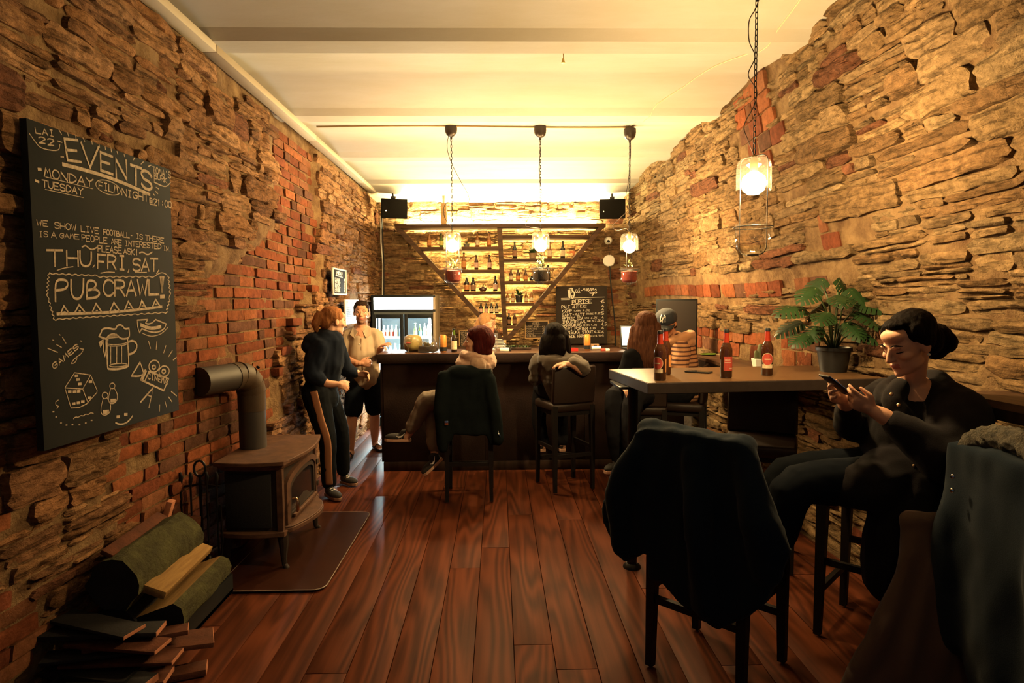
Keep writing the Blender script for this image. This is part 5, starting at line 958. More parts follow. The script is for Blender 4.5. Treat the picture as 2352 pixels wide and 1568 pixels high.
# ---- wood stove
M_iron = mat('cast_iron', (.036,.024,.019), rough=.7, spec=.2, col2=(.035,.026,.022), vscale=10, bump=.25, bscale=140, metal=.25)
M_ironlip = mat('reddish_cast_iron', (.135,.066,.040), rough=.6, spec=.25, col2=(.07,.036,.024), vscale=16, bump=.2, bscale=120, metal=.25)  # lighter reddish iron of top plate, flange, lip, posts and door frame
st = thing('wood_stove', 'black cast-iron wood stove with an arched glass door by left wall', 'stove', (-1.47, 4.055, 0))
def rounded(x0, y0, x1, y1, bulge, n=9):
    """plan outline with a gently bowed front (towards +x) and near side (towards -y)"""
    P = []
    for i in range(n): t = i/(n-1); P.append((x0+(x1-x0)*t, y0 - bulge*.6*math.sin(PI*t)))
    for i in range(n): t = i/(n-1); P.append((x1 + bulge*math.sin(PI*t), y0+(y1-y0)*t))
    P += [(x0, y1)]
    return P
mb = MB(); mb.prism(rounded(-.205,-.385,.205,.385,.055), .648, .672); mb.prism(rounded(-.19,-.37,.19,.37,.055), .632, .650); mb.prism(rounded(-.175,-.352,.175,.352,.05), .615, .634); mb.build('top_plate', M_ironlip, st, smooth=False, bevel=.004, weld=False)
mb = MB(); mb.prism(rounded(-.165,-.335,.165,.335,.03), .235, .62); mb.build('firebox', M_iron, st, smooth=False, bevel=.006, weld=False)
MB().box((-.02,-.352,.43), (.27,.016,.33), bev=.006).build('side_panel', mat('stove_panel', (.020,.020,.023), rough=.8, spec=.15, bump=.2, bscale=120), st)
for sx in (-1, 1): MB().bar((.165, sx*.338, .235), (.165, sx*.338, .62), .034, bev=.006).build('corner_post', M_ironlip, st)
mb = MB(); mb.prism(rounded(-.19,-.365,.19,.365,.05), .215, .245); mb.build('base_flange', M_ironlip, st, smooth=False, bevel=.005, weld=False)
# ash lip
P = [(.16,-.345)] + [(.20+.14*math.sin(PI*min(1, t*1.15))**.7*(.5+.5*t), -.345+.70*t) for t in np.linspace(0.05, .97, 16)] + [(.16,.345)]
mb = MB(); mb.prism(P, .225, .252); mb.prism([(x*.985+.001, y*.985) for x, y in P], .252, .262); mb.build('ash_lip', M_ironlip, st, smooth=False, bevel=.004, weld=False)
# arched door on the bowed front
def front_x(y): return .165 + .03*math.sin(PI*(y+.335)/.67) + .004
def arch(w, z0, z1, zt, n=18):
    """outline in y,z: straight sides to z1, elliptical top to zt"""
    return [(-w, z0), (w, z0), (w, z1)] + [(w*math.cos(PI*k/n), z1+(zt-z1)*math.sin(PI*k/n)) for k in range(1, n)] + [(-w, z1)]
def strip_ring(a, b, x0, x1):
    """raised band between two outlines on the front"""
    mb = MB(); n = len(a); V = []
    for P, dx in ((a, x0), (a, x1), (b, x1), (b, x0)):
        V += [(front_x(y)+dx, y, z) for y, z in P]
    F = []
    for L in range(3):
        for k in range(n): F.append((L*n+k, L*n+(k+1) % n, (L+1)*n+(k+1) % n, (L+1)*n+k))
    return mb.add(V, F)
dr = strip_ring(arch(.305,.262,.50,.602), arch(.262,.285,.48,.568), -.01, .020).build('door_frame', M_ironlip, st)
strip_ring(arch(.262,.285,.48,.568), arch(.232,.315,.46,.535), -.01, .012).build('door_moulding', M_iron, dr)
mb = MB(); a = arch(.235,.312,.462,.538); mb.add([(front_x(y)+.002, y, z) for y, z in a] + [(front_x(0)+.002, 0, .42)], [(k, (k+1) % len(a), len(a)) for k in range(len(a))]); mb.build('door_glass', mat('sooty_glass', (.012,.012,.014), rough=.12, spec=.6), dr)
MB().box((front_x(0)+.010, 0, .300), (.02,.47,.022), bev=.004).build('door_rail', M_ironlip, dr)
MB().tube([(.21,-.262,.415),(.235,-.265,.418),(.245,-.268,.40),(.243,-.27,.345),(.238,-.27,.335)], [.006,.007,.009,.010,.006], 10).build('door_handle', mat('polished_brass', (.75,.52,.30), rough=.22, metal=1.), dr)
for sy in (.29,): 
    for z in (.35,.50): MB().box((front_x(sy)+.02, sy+.01, z), (.02,.03,.035), bev=.004).build('hinge', M_iron, dr)
for sx, sy in ((1,-1),(1,1),(-1,-1),(-1,1)):
    x, y = sx*.165, sy*.32
    MB().tube([(x,y,.23),(x+sx*.006,y+sy*.004,.17),(x+sx*.004,y+sy*.003,.09),(x+sx*.008,y+sy*.006,.035),(x+sx*.026,y+sy*.018,.012),(x+sx*.034,y+sy*.022,.008)], [.036,.031,.020,.016,.018,.014], 10).build('leg', M_iron, st)
# flue pipe: upright, mitred elbow, run into the wall
M_pipe = mat('flue_pipe_brown', (.062,.040,.023), rough=.55, spec=.25, col2=(.048,.030,.018), vscale=7, bump=.1, bscale=60)
M_pipeb = mat('flue_pipe_black', (.030,.024,.020), rough=.55)
fp = thing('flue_pipe', 'brown stove pipe with elbow running from stove into brick wall', 'stove pipe', (-1.59, 4.06, .672))
MB().tube([(0,0,0),(0,0,.25)], .083, 24, ref=(1,0,0)).build('lower_pipe', M_pipeb, fp)
MB().tube([(0,0,.24),(0,0,.36)], .086, 24, ref=(1,0,0)).build('upper_pipe', M_pipe, fp)
dv = Vector((-.35,-.94,0)).normalized(); c0 = Vector((0,0,.36)); P = []
for a in (0, 30, 60, 90):
    r = .115; P.append(c0 + dv*(r*(1-math.cos(math.radians(a)))) + Vector((0,0,r*math.sin(math.radians(a)))))
for i in range(3): MB().tube([P[i]-(P[i+1]-P[i])*.06, P[i+1]+(P[i+1]-P[i])*.06], .0875+.0008*i, 24, ref=(-dv.y,dv.x,0)).build('elbow_segment', M_pipe, fp)
MB().tube([P[3], P[3]+dv*.05], .087, 24, ref=(0,0,1)).build('wall_pipe', M_pipe, fp)
MB().tube([P[3]+dv*.05, P[3]+dv*.30], .084, 24, ref=(0,0,1)).build('wall_pipe', M_pipeb, fp)
MB().tube([(P[1]+P[2])/2+Vector((.06,.02,.075)), (P[1]+P[2])/2+Vector((.068,.022,.087))], .012, 8).build('damper_knob', M_blackm, fp)

# hearth plate on the floor
def rrect(x0, y0, x1, y1, r, n=6):
    P = []
    for cx, cy, a0 in ((x1-r, y0+r, -90), (x1-r, y1-r, 0), (x0+r, y1-r, 90), (x0+r, y0+r, 180)):
        P += [(cx+r*math.cos(math.radians(a0+90*k/n)), cy+r*math.sin(math.radians(a0+90*k/n))) for k in range(n+1)]
    return P
hp = thing('hearth_plate', 'smoked glass hearth plate with rounded corners lying under the wood stove', 'hearth plate', (-1.27, 4.07, .0105))
mb = MB(); mb.prism(rrect(-.32,-.65,.29,.65,.07), 0, .007); mb.build('glass_sheet', mat('smoked_hearth_glass', (.034,.011,.0065), rough=.30, spec=.2, var=.3, vscale=8), hp, smooth=False, weld=False)
P = rrect(-.322,-.652,.292,.652,.07); mb = MB(); mb.tube([(x, y, .005) for x, y in P], .0035, 6, closed=True, ref=(0,0,1)); mb.build('polished_edge', mat('polished_glass_edge', (.22,.17,.14), rough=.25, spec=.5), hp, angle=180)

# fire irons hung on a stand
fi = thing('fire_tool_set', 'black iron fire tools hanging on a stand between logs and stove', 'fire tools', (-1.70, 3.56, .012))
MB().lathe([(0,0),(.085,0),(.08,.012),(.02,.02),(0,.02)], 18).build('base', M_blackm, fi)
MB().tube([(0,0,.01),(0,0,.62)], .009, 8).build('post', M_blackm, fi)
MB().tube([(.032*math.cos(2*PI*k/16), 0, .655+.045*math.sin(2*PI*k/16)) for k in range(16)], .007, 6, closed=True, ref=(0,1,0)).build('ring_handle', M_blackm, fi)
MB().tube([(-.11,0,.55),(0,0,.565),(.11,0,.55)], .007, 6).build('hanger_bar', M_blackm, fi)
for x, nmx in ((-.10,'poker'),(-.045,'shovel'),(.045,'brush'),(.10,'tongs')):
    mb = MB(); mb.tube([(x,-.02,.565),(x,-.02,.14)], .006, 6)
    if nmx == 'shovel': mb.box((x,-.02,.09), (.075,.012,.13), bev=.005)
    elif nmx == 'brush': mb.lathe([(0,.05),(.030,.05),(.026,.13),(.01,.16),(0,.16)], 10, c=(x,-.02,0))
    elif nmx == 'tongs': mb.tube([(x+.018,-.02,.45),(x+.024,-.02,.25),(x+.004,-.02,.07)], .006, 6)
    else: mb.tube([(x,-.02,.14),(x+.03,-.02,.09)], .006, 6)
    t2 = mb.build(nmx, M_blackm, fi)
    MB().tube([(x,-.02,.565),(x,-.02,.585),(x+.004,-.02,.61),(x,-.02,.64)], [.008,.011,.012,.006], 8).build('handle_grip', M_blackm, t2)

# ---- firewood heap
M_bark = mat('mossy_bark', (.075,.072,.030), rough=.95, spec=.1, col2=(.035,.032,.018), vscale=14, bump=1., bscale=40, bdist=.012)
M_split = mat('split_wood_face', (.30,.18,.065), rough=.85, spec=.1, col2=(.20,.11,.04), vscale=10, stretch=(6,.6,6), bump=.4, bscale=50)
M_old = mat('old_reddish_wood', (.11,.040,.022), rough=.9, spec=.1, col2=(.055,.022,.015), vscale=9, bump=.4, bscale=60)
M_oldend = mat('lit_cut_wood_end', (.45,.17,.085), rough=.85, var=.35, vscale=30)  # sawn ends, brightened in colour for the light that falls on them
M_greyw = mat('grey_old_board', (.026,.024,.024), rough=.9, spec=.1, col2=(.015,.015,.017), vscale=8, bump=.3, bscale=60)
GZ0 = .0102
tr = thing('log_tray', 'black log tray holding the firewood against left wall', 'tray', (-1.625, 2.92, GZ0))
MB().box((0,0,.014), (.30,1.00,.020)).build('base', M_blackp, tr)
for sx in (-1, 1): MB().box((sx*.145,0,.055), (.010,1.00,.10)).build('side_board', M_blackp, tr)
for sy in (-1, 1): MB().box((0,sy*.495,.055), (.28,.012,.10)).build('end_board', M_blackp, tr)
def log(label, p, q, r, split, roll, seed, mats=(M_bark, M_split)):
    """split log: bark on the outer arc, pale split faces towards `roll`"""
    p, q = Vector(p), Vector(q); t = thing('firewood_log', label, 'log', p, group='split logs in the firewood heap')
    d = (q-p); n = 8; mb = MB(); V = []; seg = 16; rgx = random.Random(seed)
    u = d.normalized(); x = u.cross(Vector((0,0,1))).normalized(); y = x.cross(u)
    prof = []
    for k in range(seg):
        a = 2*PI*k/seg; c = math.cos(a-roll); rad = r*(1+.16*nz(seed, k*.9)+.07*nz(seed+3, k*2.1))
        if split and c > .35: rad = min(rad, r*.35/c)
        prof.append((a, rad))
    for i in range(n+1):
        for a, rad in prof:
            rr = rad*(1+.10*nz(i*.7, a*2, seed)+.05*nz(i*1.9, a*5, seed)); V.append(d*(i/n) + x*math.cos(a)*rr + y*math.sin(a)*rr)
    F = []; 
    for i in range(n):
        for k in range(seg):
            F.append((i*seg+k, i*seg+(k+1) % seg, (i+1)*seg+(k+1) % seg, (i+1)*seg+k))
            mid = 2*PI*(k+.5)/seg; mb.mi.append(1 if split and math.cos(mid-roll) > .35 else 0)
    F.append(tuple(range(seg-1,-1,-1))); mb.mi.append(2); F.append(tuple(n*seg+k for k in range(seg))); mb.mi.append(2)
    mb.v = [tuple(v) for v in V]; mb.f = F
    mb.build('log_body', [mats[0], mats[1], M_greyw], t, angle=28, weld=False)
    return t
log('big mossy log lying on top of the firewood heap next to the wall', (-1.655,2.66,.40), (-1.645,3.22,.41), .112, False, 0, 1)
log('big mossy split log at the front of the firewood heap', (-1.50,2.72,.225), (-1.52,3.26,.225), .105, True, 1.9, 2)
log('dark log buried low in the firewood heap against the wall', (-1.685,2.70,.185), (-1.68,3.20,.185), .098, False, 0, 3, (M_greyw, M_old))
def slab(label, c, d, rz, ry=0., m=M_old, name='firewood_board', rx=0., endm=None):
    t = thing(name, label, 'wood', c, group='loose boards of the firewood heap')
    R = Euler((rx, ry, rz)).to_matrix()
    mb = MB(); mb.box((0,0,0), d, R, bev=.002); o = mb.build('board', m, t)
    if endm:
        m2 = MB(); m2.box((R @ Vector((d[0]/2,0,0))), (.004, d[1]*.96, d[2]*.94), R); m2.build('sawn_end', endm, t)
    return t
slab('pale split board resting between the two big mossy logs', (-1.53,2.96,.352), (.115,.52,.035), .06, .40, M_split)
slab('thin dark strip of board lying on the mossy log beside wall', (-1.715,2.95,.520), (.055,.50,.020), .05, .5, M_old)
rgk = random.Random(21)
KD = [('lowest reddish board at near corner of log heap', -1.60,2.47,.030,-.1,.0,M_old), ('second reddish board up at near corner of log heap', -1.58,2.52,.066,.12,.0,M_old), ('dark grey board third from floor in near log stack', -1.63,2.50,.100,-.22,.02,M_greyw),
      ('reddish plank fourth from floor in near log stack', -1.57,2.56,.136,.05,.02,M_old), ('dark grey plank fifth from floor in near log stack', -1.64,2.55,.172,.25,.03,M_greyw), ('reddish plank sixth up with bright sawn end', -1.58,2.55,.208,-.12,.05,M_old),
      ('thin reddish strip under the wide board by log heap', -1.50,2.60,.020,.35,.0,M_old), ('thin grey strip crossing the near log stack low down', -1.62,2.40,.016,-.45,.0,M_greyw), ('narrow reddish strip fanned out at mid height of log stack', -1.54,2.62,.190,.42,.04,M_old),
      ('grey board seventh up slanting to the wall', -1.66,2.58,.244,.1,.06,M_greyw), ('topmost grey board of the near log stack', -1.67,2.57,.280,-.3,.08,M_greyw)]
for k, (lb, x, y, z, rz, ry, m) in enumerate(KD): slab(lb, (x, y, z), (rgk.uniform(.38,.50), rgk.uniform(.05,.13), rgk.choice((.014,.020,.028))), rz, ry*.5, m, endm=M_oldend)
slab('wide reddish board sticking out over the floor from log heap', (-1.40,2.72,.120), (.24,.15,.022), .45, .12, M_old, endm=M_oldend)
slab('short upright reddish slab leaning on wall behind the logs', (-1.80,3.42,.37), (.04,.12,.26), .2, .12, M_old)
slab('upright red-brown block behind logs near the fire tools', (-1.73,3.40,.30), (.05,.20,.24), -.3, .10, M_old)
slab('narrow leaning stick between the logs and the brick wall', (-1.78,3.33,.45), (.03,.05,.22), .1, .3, M_oldend)

# ---- high table with pedestal legs
tb_ = thing('high_table', 'long high table with brown top running from right wall', 'table', (1.35, 3.63, 0))
A = [(.773,3.247),(.688,3.929),(2.03,4.05),(2.09,3.35)]; A = [(x-1.35, y-3.63) for x, y in A]
mb = MB(); mb.prism(A, 1.112, 1.170); mb.build('tabletop', M_tableedge, tb_, smooth=False, bevel=.003, weld=False)
mb = MB(); cxm = sum(x for x, y in A)/4; cym = sum(y for x, y in A)/4; mb.prism([(cxm+(x-cxm)*.993, cym+(y-cym)*.985) for x, y in A], 1.169, 1.1715); mb.build('top_laminate', M_tabletop, tb_, smooth=False, weld=False)
for x, y in ((-.56,.06),):
    l = MB().tube([(x,y,.02),(x,y,1.112)], .030, 14).build('pedestal_leg', M_blackm, tb_)
    MB().lathe([(0,0),(.055,0),(.052,.012),(.034,.028),(0,.03)], 18, c=(x,y,0)).build('foot_plate', M_blackm, l)
    MB().box((x,y,1.104), (.22,.30,.014)).build('top_plate', M_blackm, l)

# ---- ledges along the right wall
M_ledge = wood('dark_ledge_wood', (.030,.017,.011), (.10,.052,.030), rough=.4, axis=1, bump=.06)
lg = thing('wall_ledge', 'dark wooden drinking ledge along the right wall between bar and table', 'ledge', (1.90, 4.92, 1.1))
mb = MB(); mb.prism([(-.13,.86),(-.155,-.80),(.32,-.80),(.16,.86)], -.025, 0); mb.build('ledge_board', M_ledge, lg, smooth=False, weld=False); mb = MB(); mb.prism([(-.128,.86),(-.153,-.80),(-.12,-.80),(-.095,.86)], -.085, -.025); mb.build('front_rail', M_darkwood, lg, smooth=False, weld=False)
lg = thing('wall_ledge', 'dark reddish ledge on the right wall behind the seated woman', 'ledge', (2.05, 2.05, 1.2))
mb = MB(); mb.prism([(-.12,.62),(-.06,-.9),(.22,-.9),(.22,.62)], -.03, 0); mb.build('ledge_board', M_ledge, lg, smooth=False, weld=False); mb = MB(); mb.prism([(-.118,.62),(-.058,-.9),(-.02,-.9),(-.08,.62)], -.075, -.03); mb.build('front_rail', M_darkwood, lg, smooth=False, weld=False)

# ---- bar chairs
M_leather = mat('dark_brown_leather', (.022,.012,.009), rough=.45, spec=.3, bump=.15, bscale=180, var=.3, vscale=7)
M_leg = mat('black_brown_leg', (.010,.008,.008), rough=.5, spec=.2)
def chair_meshes():
    parts = []
    a, b = .185, .185
    mb = MB(); mb.box((0, .01, .705), (.42, .42, .075), bev=.022); parts.append(('seat', mb, M_leather))
    mb = MB(); n = 7; V = []
    for i in range(n+1):
        x = -.21+.42*i/n; c = .022*(1-(2*i/n-1)**2)
        for y, z in ((-.165,.74),(-.205,.74),(-.228,1.02),(-.222,1.052),(-.200,1.060),(-.180,1.045)): V.append((x, y-c+.01, z))
    F = [(i*6+k, (i+1)*6+k, (i+1)*6+(k+1) % 6, i*6+(k+1) % 6) for i in range(n) for k in range(6)] + [tuple(range(6)), tuple(n*6+5-k for k in range(6))]
    mb.add(V, F); parts.append(('backrest', mb, M_leather))
    for sx in (-1, 1):
        for sy in (-1, 1):
            mb = MB(); top = (sx*a, sy*b, .675) if sy > 0 else (sx*a, -.178, .72)
            mb.bar((sx*(a+.004), sy*(b+.010), 0.0), top, .030, w2=.046); parts.append(('leg', mb, M_leg))
    mb = MB(); mb.bar((-a, b+.004, .22), (a, b+.004, .22), .022, .032); parts.append(('footrest', mb, M_leg))
    mb = MB(); mb.bar((-a, -b-.004, .30), (a, -b-.004, .30), .022, .030); parts.append(('stretcher', mb, M_leg))
    for sx in (-1, 1):
        mb = MB(); mb.bar((sx*a, -b, .36), (sx*a, b, .36), .022, .030); parts.append(('stretcher', mb, M_leg))
    mb = MB(); mb.box((0, 0, .655), (.36, .36, .04)); parts.append(('seat_frame', mb, M_leg))
    return parts
def make_chair(label, loc, rz, s=1.):
    t = thing('bar_chair', label, 'chair', loc, rz, 'bar chairs'); t.scale = (s, s, 1)
    for n_, mb, m in chair_meshes():
        o = mb.build(n_, m, t, smooth=(n_ in ('seat','backrest')), angle=50)
        if n_ == 'backrest': o.modifiers.new('bevel', 'BEVEL').width = .012
    return t
GZ = .0102
ch0 = make_chair('bar chair draped with black jacket in front of the bar, red-haired guest on it', (-.245, 5.13, GZ), 0, .93)
def chair(label, loc, rz, s):
    c = copy_tree(ch0); c.location = loc; c.rotation_euler = (0,0,rz); c.scale = (s,s,1); c['label'] = label; return c
chair('bar chair with reddish back rim under the woman in grey hoodie', (.56, 5.37, GZ), .35, .93)
fgc = chair('nearest bar chair, in front of the high table under a dark coat', (.945, 2.66, GZ), -PI/4, 1.08)
chair('bar chair by the right wall under the woman with a phone', (1.79, 2.88, GZ), PI/4, 1.04)
chair('empty leather bar chair pushed under the far side of high table', (1.60, 3.80, GZ), PI-.45, 1.0)
chair('bar chair under the long-haired woman at the bar end', (1.18, 5.16, GZ), -.2, .93)
chair('bar chair under the man in dark cap at right', (1.56, 5.30, GZ), 1.2, .93)
chair('bar chair at the right edge under fur-hooded coat', (1.89, 2.04, GZ), -PI/2, 1.0)

# ---- coats on chairs
M_coat = mat('dark_navy_coat_cloth', (.008,.013,.020), rough=.95, spec=.03, sheen=.05, bump=.2, bscale=300)
M_coatblk = mat('black_jacket_cloth', (.007,.010,.011), rough=.9, spec=.03, bump=.2, bscale=200)
M_lining = mat('dark_brown_lining', (.060,.034,.024), rough=.85)
co = thing('coat', 'dark navy coat draped over the back of the nearest bar chair', 'coat', (.62, 2.60, 0))
s2 = math.sqrt(.5)
def CP(s, z, d=0.): return Vector((s*s2 - d*s2, -s*s2 - d*s2, z))      # along the chair back, height, towards the viewer
OUT = [(-.03,1.055),(.02,1.085),(.22,1.083),(.42,1.078),(.448,1.05),(.470,.93),(.525,.85),(.575,.79),(.600,.70),(.555,.60),(.515,.50),(.47,.44),(.40,.385),(.345,.345),(.30,.35),(.255,.40),(.22,.366),(.16,.40),(.10,.45),(.04,.44),(.03,.57),(-.02,.53),(-.085,.474),(-.135,.515),(-.19,.62),(-.208,.69),(-.17,.78),(-.09,.93)]
mb = MB(); n = len(OUT); mb.add([CP(s, z, .055) for s, z in OUT] + [CP(s, z, -.004) for s, z in OUT], [tuple(range(n)), tuple(range(2*n-1, n-1, -1))] + [(k, n+k, n+(k+1) % n, (k+1) % n) for k in range(n)])
bmt = bmesh.new(); 
limb(mb, [CP(-.02,1.06,-.02), CP(.42,1.055,-.02)], [.042,.042]); limb(mb, [CP(-.02,.98,.05), CP(-.10,.78,.06), CP(-.10,.55,.05)], [.04,.062,.05]); limb(mb, [CP(.44,1.0,.03), CP(.50,.80,.05), CP(.52,.62,.03)], [.045,.075,.06])
limb(mb, [CP(.25,1.0,.04), CP(.28,.7,.08), CP(.29,.42,.06)], [.05,.06,.05])
blob('coat_body', mb, M_coat, co, .014, 5, wrinkle=(.016, 5.0, (1.6,1.6,.55)))
j = thing('jacket', 'black hooded jacket hung over the chair back of the red-haired guest', 'jacket', (-.245, 4.93, 0))
mb = MB(); OUT = [(-.22,1.06),(.18,1.08),(.20,1.02),(.21,.86),(.25,.72),(.27,.60),(.26,.49),(.17,.47),(.14,.56),(.02,.55),(-.12,.57),(-.13,.52),(-.22,.44),(-.225,.70),(-.24,.90)]
n = len(OUT); mb.add([(s, -.055, z) for s, z in OUT] + [(s, .01, z) for s, z in OUT], [tuple(range(n)), tuple(range(2*n-1, n-1, -1))] + [(k, n+k, n+(k+1) % n, (k+1) % n) for k in range(n)])
mb.ell((-.02,.0,1.045), (.165,.080,.065)); limb(mb, [(-.19,-.03,1.02),(-.215,-.05,.75),(-.20,-.04,.46)], [.05,.055,.04]); limb(mb, [(.17,-.03,1.0),(.21,-.04,.75),(.23,-.04,.52)], [.05,.055,.05])
blob('jacket_body', mb, M_coatblk, j, .012, 4, wrinkle=(.012, 7.0, (1.2,1.2,.7)))
MB().box((-.165,-.088,.665), (.03,.004,.035), bev=.002).build('round_badge', M_chrome, j)
MB().tube([(.235,-.09,.60),(.24,-.10,.575),(.25,-.10,.56)], .004, 6).build('zip_puller', M_chrome, j)
fc = thing('hooded_coat', 'dark coat with pale fur-trimmed hood hanging on the chair at right edge', 'coat', (1.73, 2.02, 0))
mb = MB(); mb.box((-.035,0,.72), (.13,.49,.74)); mb.ell((.0,0,.72), (.105,.205,.42)); mb.ell((-.01,.0,.50), (.115,.20,.40)); limb(mb, [(-.02,.19,1.03),(-.05,.22,.75),(-.04,.20,.36)], [.065,.075,.07]); limb(mb, [(-.02,-.19,1.03),(-.06,-.22,.72),(-.04,-.20,.30)], [.07,.085,.08]); limb(mb, [(.0,-.20,1.05),(.0,.20,1.05)], [.07,.07])
blob('coat_body', mb, M_coat, fc, .014, 14, wrinkle=(.016, 5., (1.3,1.3,.6)))
mb = MB(); limb(mb, [(-.04,.19,1.00),(-.04,.17,1.085),(-.03,.08,1.125),(-.03,-.05,1.13),(-.05,-.16,1.08)], [.034,.042,.044,.044,.038])
M_fur = mat('grey_brown_fur', (.15,.12,.075), rough=.95, col2=(.05,.045,.035), vscale=40, bump=1., bscale=140, bdist=.02)
blob('fur_trim', mb, M_fur, fc, .012, 2, wrinkle=(.012, 60., (1,1,1)))
for z in (.92,.97): MB().ell((-.125,.15,z), (.008,.008,.010), seg=8, rings=6).build('drawstring_bead', M_chrome, fc)
bc = thing('brown_coat', 'brown wool coat falling in folds beside the fur-hooded coat', 'coat', (1.63, 2.33, 0))
mb = MB()
for k in range(7):
    t = k/6.; limb(mb, [(-.04+.19*t, .02-.06*t, .735), (-.09+.20*t, -.02-.07*t+.02*(k % 2), .55), (-.21+.33*t, -.03-.09*t+.03*(k % 2), .27), (-.28+.42*t, -.03-.10*t+.03*((k+1) % 2), .06)], [.040,.036+.012*(k % 2),.044+.012*(k % 2),.05])
limb(mb, [(-.05,.02,.745),(.16,-.04,.752)], [.040,.042])
blob('coat_body', mb, mat('brown_wool', (.085,.046,.030), rough=.95, sheen=.1, bump=.25, bscale=250), bc, .013, 4, wrinkle=(.012, 6., (1.5,1.5,.5)))
# ---- people: one fused body per figure (head, trunk, limbs, five-fingered hands), hair and clothes as children
def skin_mat(n, c): return mat('skin_'+n, c, rough=.55, spec=.35, var=.10, vscale=9, bump=.05, bscale=200)
M_lip = mat('lips', (.42,.12,.09), rough=.45)
M_eyew = mat('eye_white', (.70,.66,.60), rough=.25); M_iris = mat('eye_iris', (.030,.018,.012), rough=.2)
def headR(f, up=(0,0,1), roll=0.):
    f = Vector(f).normalized(); x = f.cross(Vector(up)).normalized(); z = x.cross(f)
    return Matrix((x, f, z)).transposed() @ Matrix.Rotation(roll, 3, 'Y')
def head_shapes(mb, c, R, k=1., male=False, nose=1.):
    c = Vector(c)
    def E(p, r, rot=None, seg=16, rings=10):
        mb.ell(c + R @ (Vector(p)*k), [a*k for a in r], R @ rot if rot else R, seg, rings)
    def T(P, rad, seg=10): limb(mb, [c + R @ (Vector(p)*k) for p in P], [a*k for a in rad], seg)
    E((0,-.014,.030), (.073,.094,.080)); E((0,.022,.000), (.064,.070,.080)); E((0,.030,-.045), (.055,.058,.062))
    jw = 1.03 if male else 1.
    E((0,.042,-.078), (.043*jw,.044,.036)); E((0,.074,-.097), (.019*jw,.017,.015))
    for s in (-1, 1):
        E((s*.040,.058,-.022), (.022,.026,.019)); E((s*.038*jw,.020,-.068), (.018,.038,.026))
        E((s*.0745,-.008,-.008), (.009,.021,.030), Matrix.Rotation(s*.35, 3, 'Z')); E((s*.011*nose,.095,-.031), (.0085,.010,.008))
        E((s*.026,.082,.020), (.020,.011,.008))
    T([(0,.086,.012), (0,.100,-.010), (0,.110*(.5+.5*nose),-.028)], [.008,.0095,.0125])
    E((0,.085,-.055), (.019,.0115,.0048)); E((0,.084,-.0655), (.016,.0115,.0055)); E((0,.076,-.060), (.030,.014,.020))
    E((0,.060,.055), (.050,.030,.030))
def lip_paint(c, R, k=1.):
    c = np.array(c); Rm = np.array(R)
    def f(cen):
        q = (cen-c) @ Rm / k
        return ((np.abs(q[:,0]) < .0225-.25*np.abs(q[:,2]+.0605)) & (np.abs(q[:,2]+.0605) < .0095) & (q[:,1] > .080)).astype(np.int32)
    return f
def face_extras(t, c, R, k=1., brow=None, eyes=True, lash=True, browm=None):
    c = Vector(c); L = lambda p: c + R @ (Vector(p)*k)
    for s in (-1, 1):
        if eyes:
            e = MB(); e.ell(L((s*.031,.0765,.003)), (.0125*k,.0105*k,.0066*k), R, 12, 8); o = e.build('eye', M_eyew, t)
            i = MB(); i.ell(L((s*.031,.0845,.003)), (.0060*k,.0034*k,.0060*k), R, 10, 6); i.build('iris', M_iris, o)
        if lash:
            zz = .010 if eyes else -.001
            m = MB(); m.tube([L((s*(.018+.027*q),.087-.012*abs(q-.45)**1.3-.012*q*q, zz+.004*math.sin(PI*q)-(.006*math.sin(PI*q) if not eyes else 0))) for q in (0,.25,.5,.75,1.)], .0019*k, 5); m.build('eyelid', browm or M_iris, t)
        m = MB(); m.tube([L((s*(.013+.038*q),.0935-.020*q*q,.024+.007*math.sin(PI*min(1,q*1.15)))) for q in (0,.25,.5,.75,1.)], [.002*k,.0034*k,.0034*k,.0028*k,.0012*k], 6); m.build('eyebrow', browm or M_iris, t)
def hand(mb, wrist, d, n, side=1, curl=.5, k=1., spread=.10, thumb=.6, curls=None):
    """wrist, pointing direction d, palm normal n; side +1: thumb towards d x n"""
    w = Vector(wrist); d = Vector(d).normalized(); n = Vector(n); n = (n - d*n.dot(d)).normalized(); l = d.cross(n)*side
    B = Matrix((l, d, n)).transposed()
    mb.ell(w + d*.045*k, (.037*k,.050*k,.015*k), B, 12, 8); mb.ell(w + d*.030*k + l*.018*k + n*.006*k, (.018*k,.030*k,.015*k), B, 10, 8)
    limb(mb, [w - d*.03*k, w + d*.03*k], [.024*k,.024*k], 10)
    for i, (off, ln) in enumerate(((.029,.072),(.010,.081),(-.010,.075),(-.029,.060))):
        cu = (curls[i] if curls else curl)
        p = w + d*(.078-.006*abs(i-1.3))*k + l*off*k; dd = (d + l*(spread*(1.3-i)*.6)).normalized(); P = [p - d*.02*k, p]
        for seg in (.46,.30,.24):
            dd = (Matrix.Rotation(cu*(1.0 if seg > .4 else 1.15), 3, dd.cross(n)) @ dd) if cu else dd
            p = p + dd*ln*seg*k; P.append(p)
        limb(mb, P, [.0095*k,.0095*k,.0088*k,.0080*k,.0070*k], 8)
    b = w + d*.022*k + l*.026*k + n*.004*k; td = (l*.75 + d*.75 + n*.25).normalized(); t2 = (d*.9 + l*(.55-.6*thumb) + n*.55*thumb).normalized()
    limb(mb, [w + d*.012*k + l*.008*k, b, b+td*.030*k, b+td*.030*k+t2*.028*k, b+td*.030*k+t2*.050*k], [.013*k,.013*k,.0115*k,.0100*k,.0080*k], 8)
def strands(mb, c, R, anchors, rad, seg=8):
    """locks of hair, paths in head space"""
    for P in anchors: limb(mb, [Vector(c) + R @ Vector(p) for p in P], [rad]*(len(P)-1)+[rad*.55], seg)
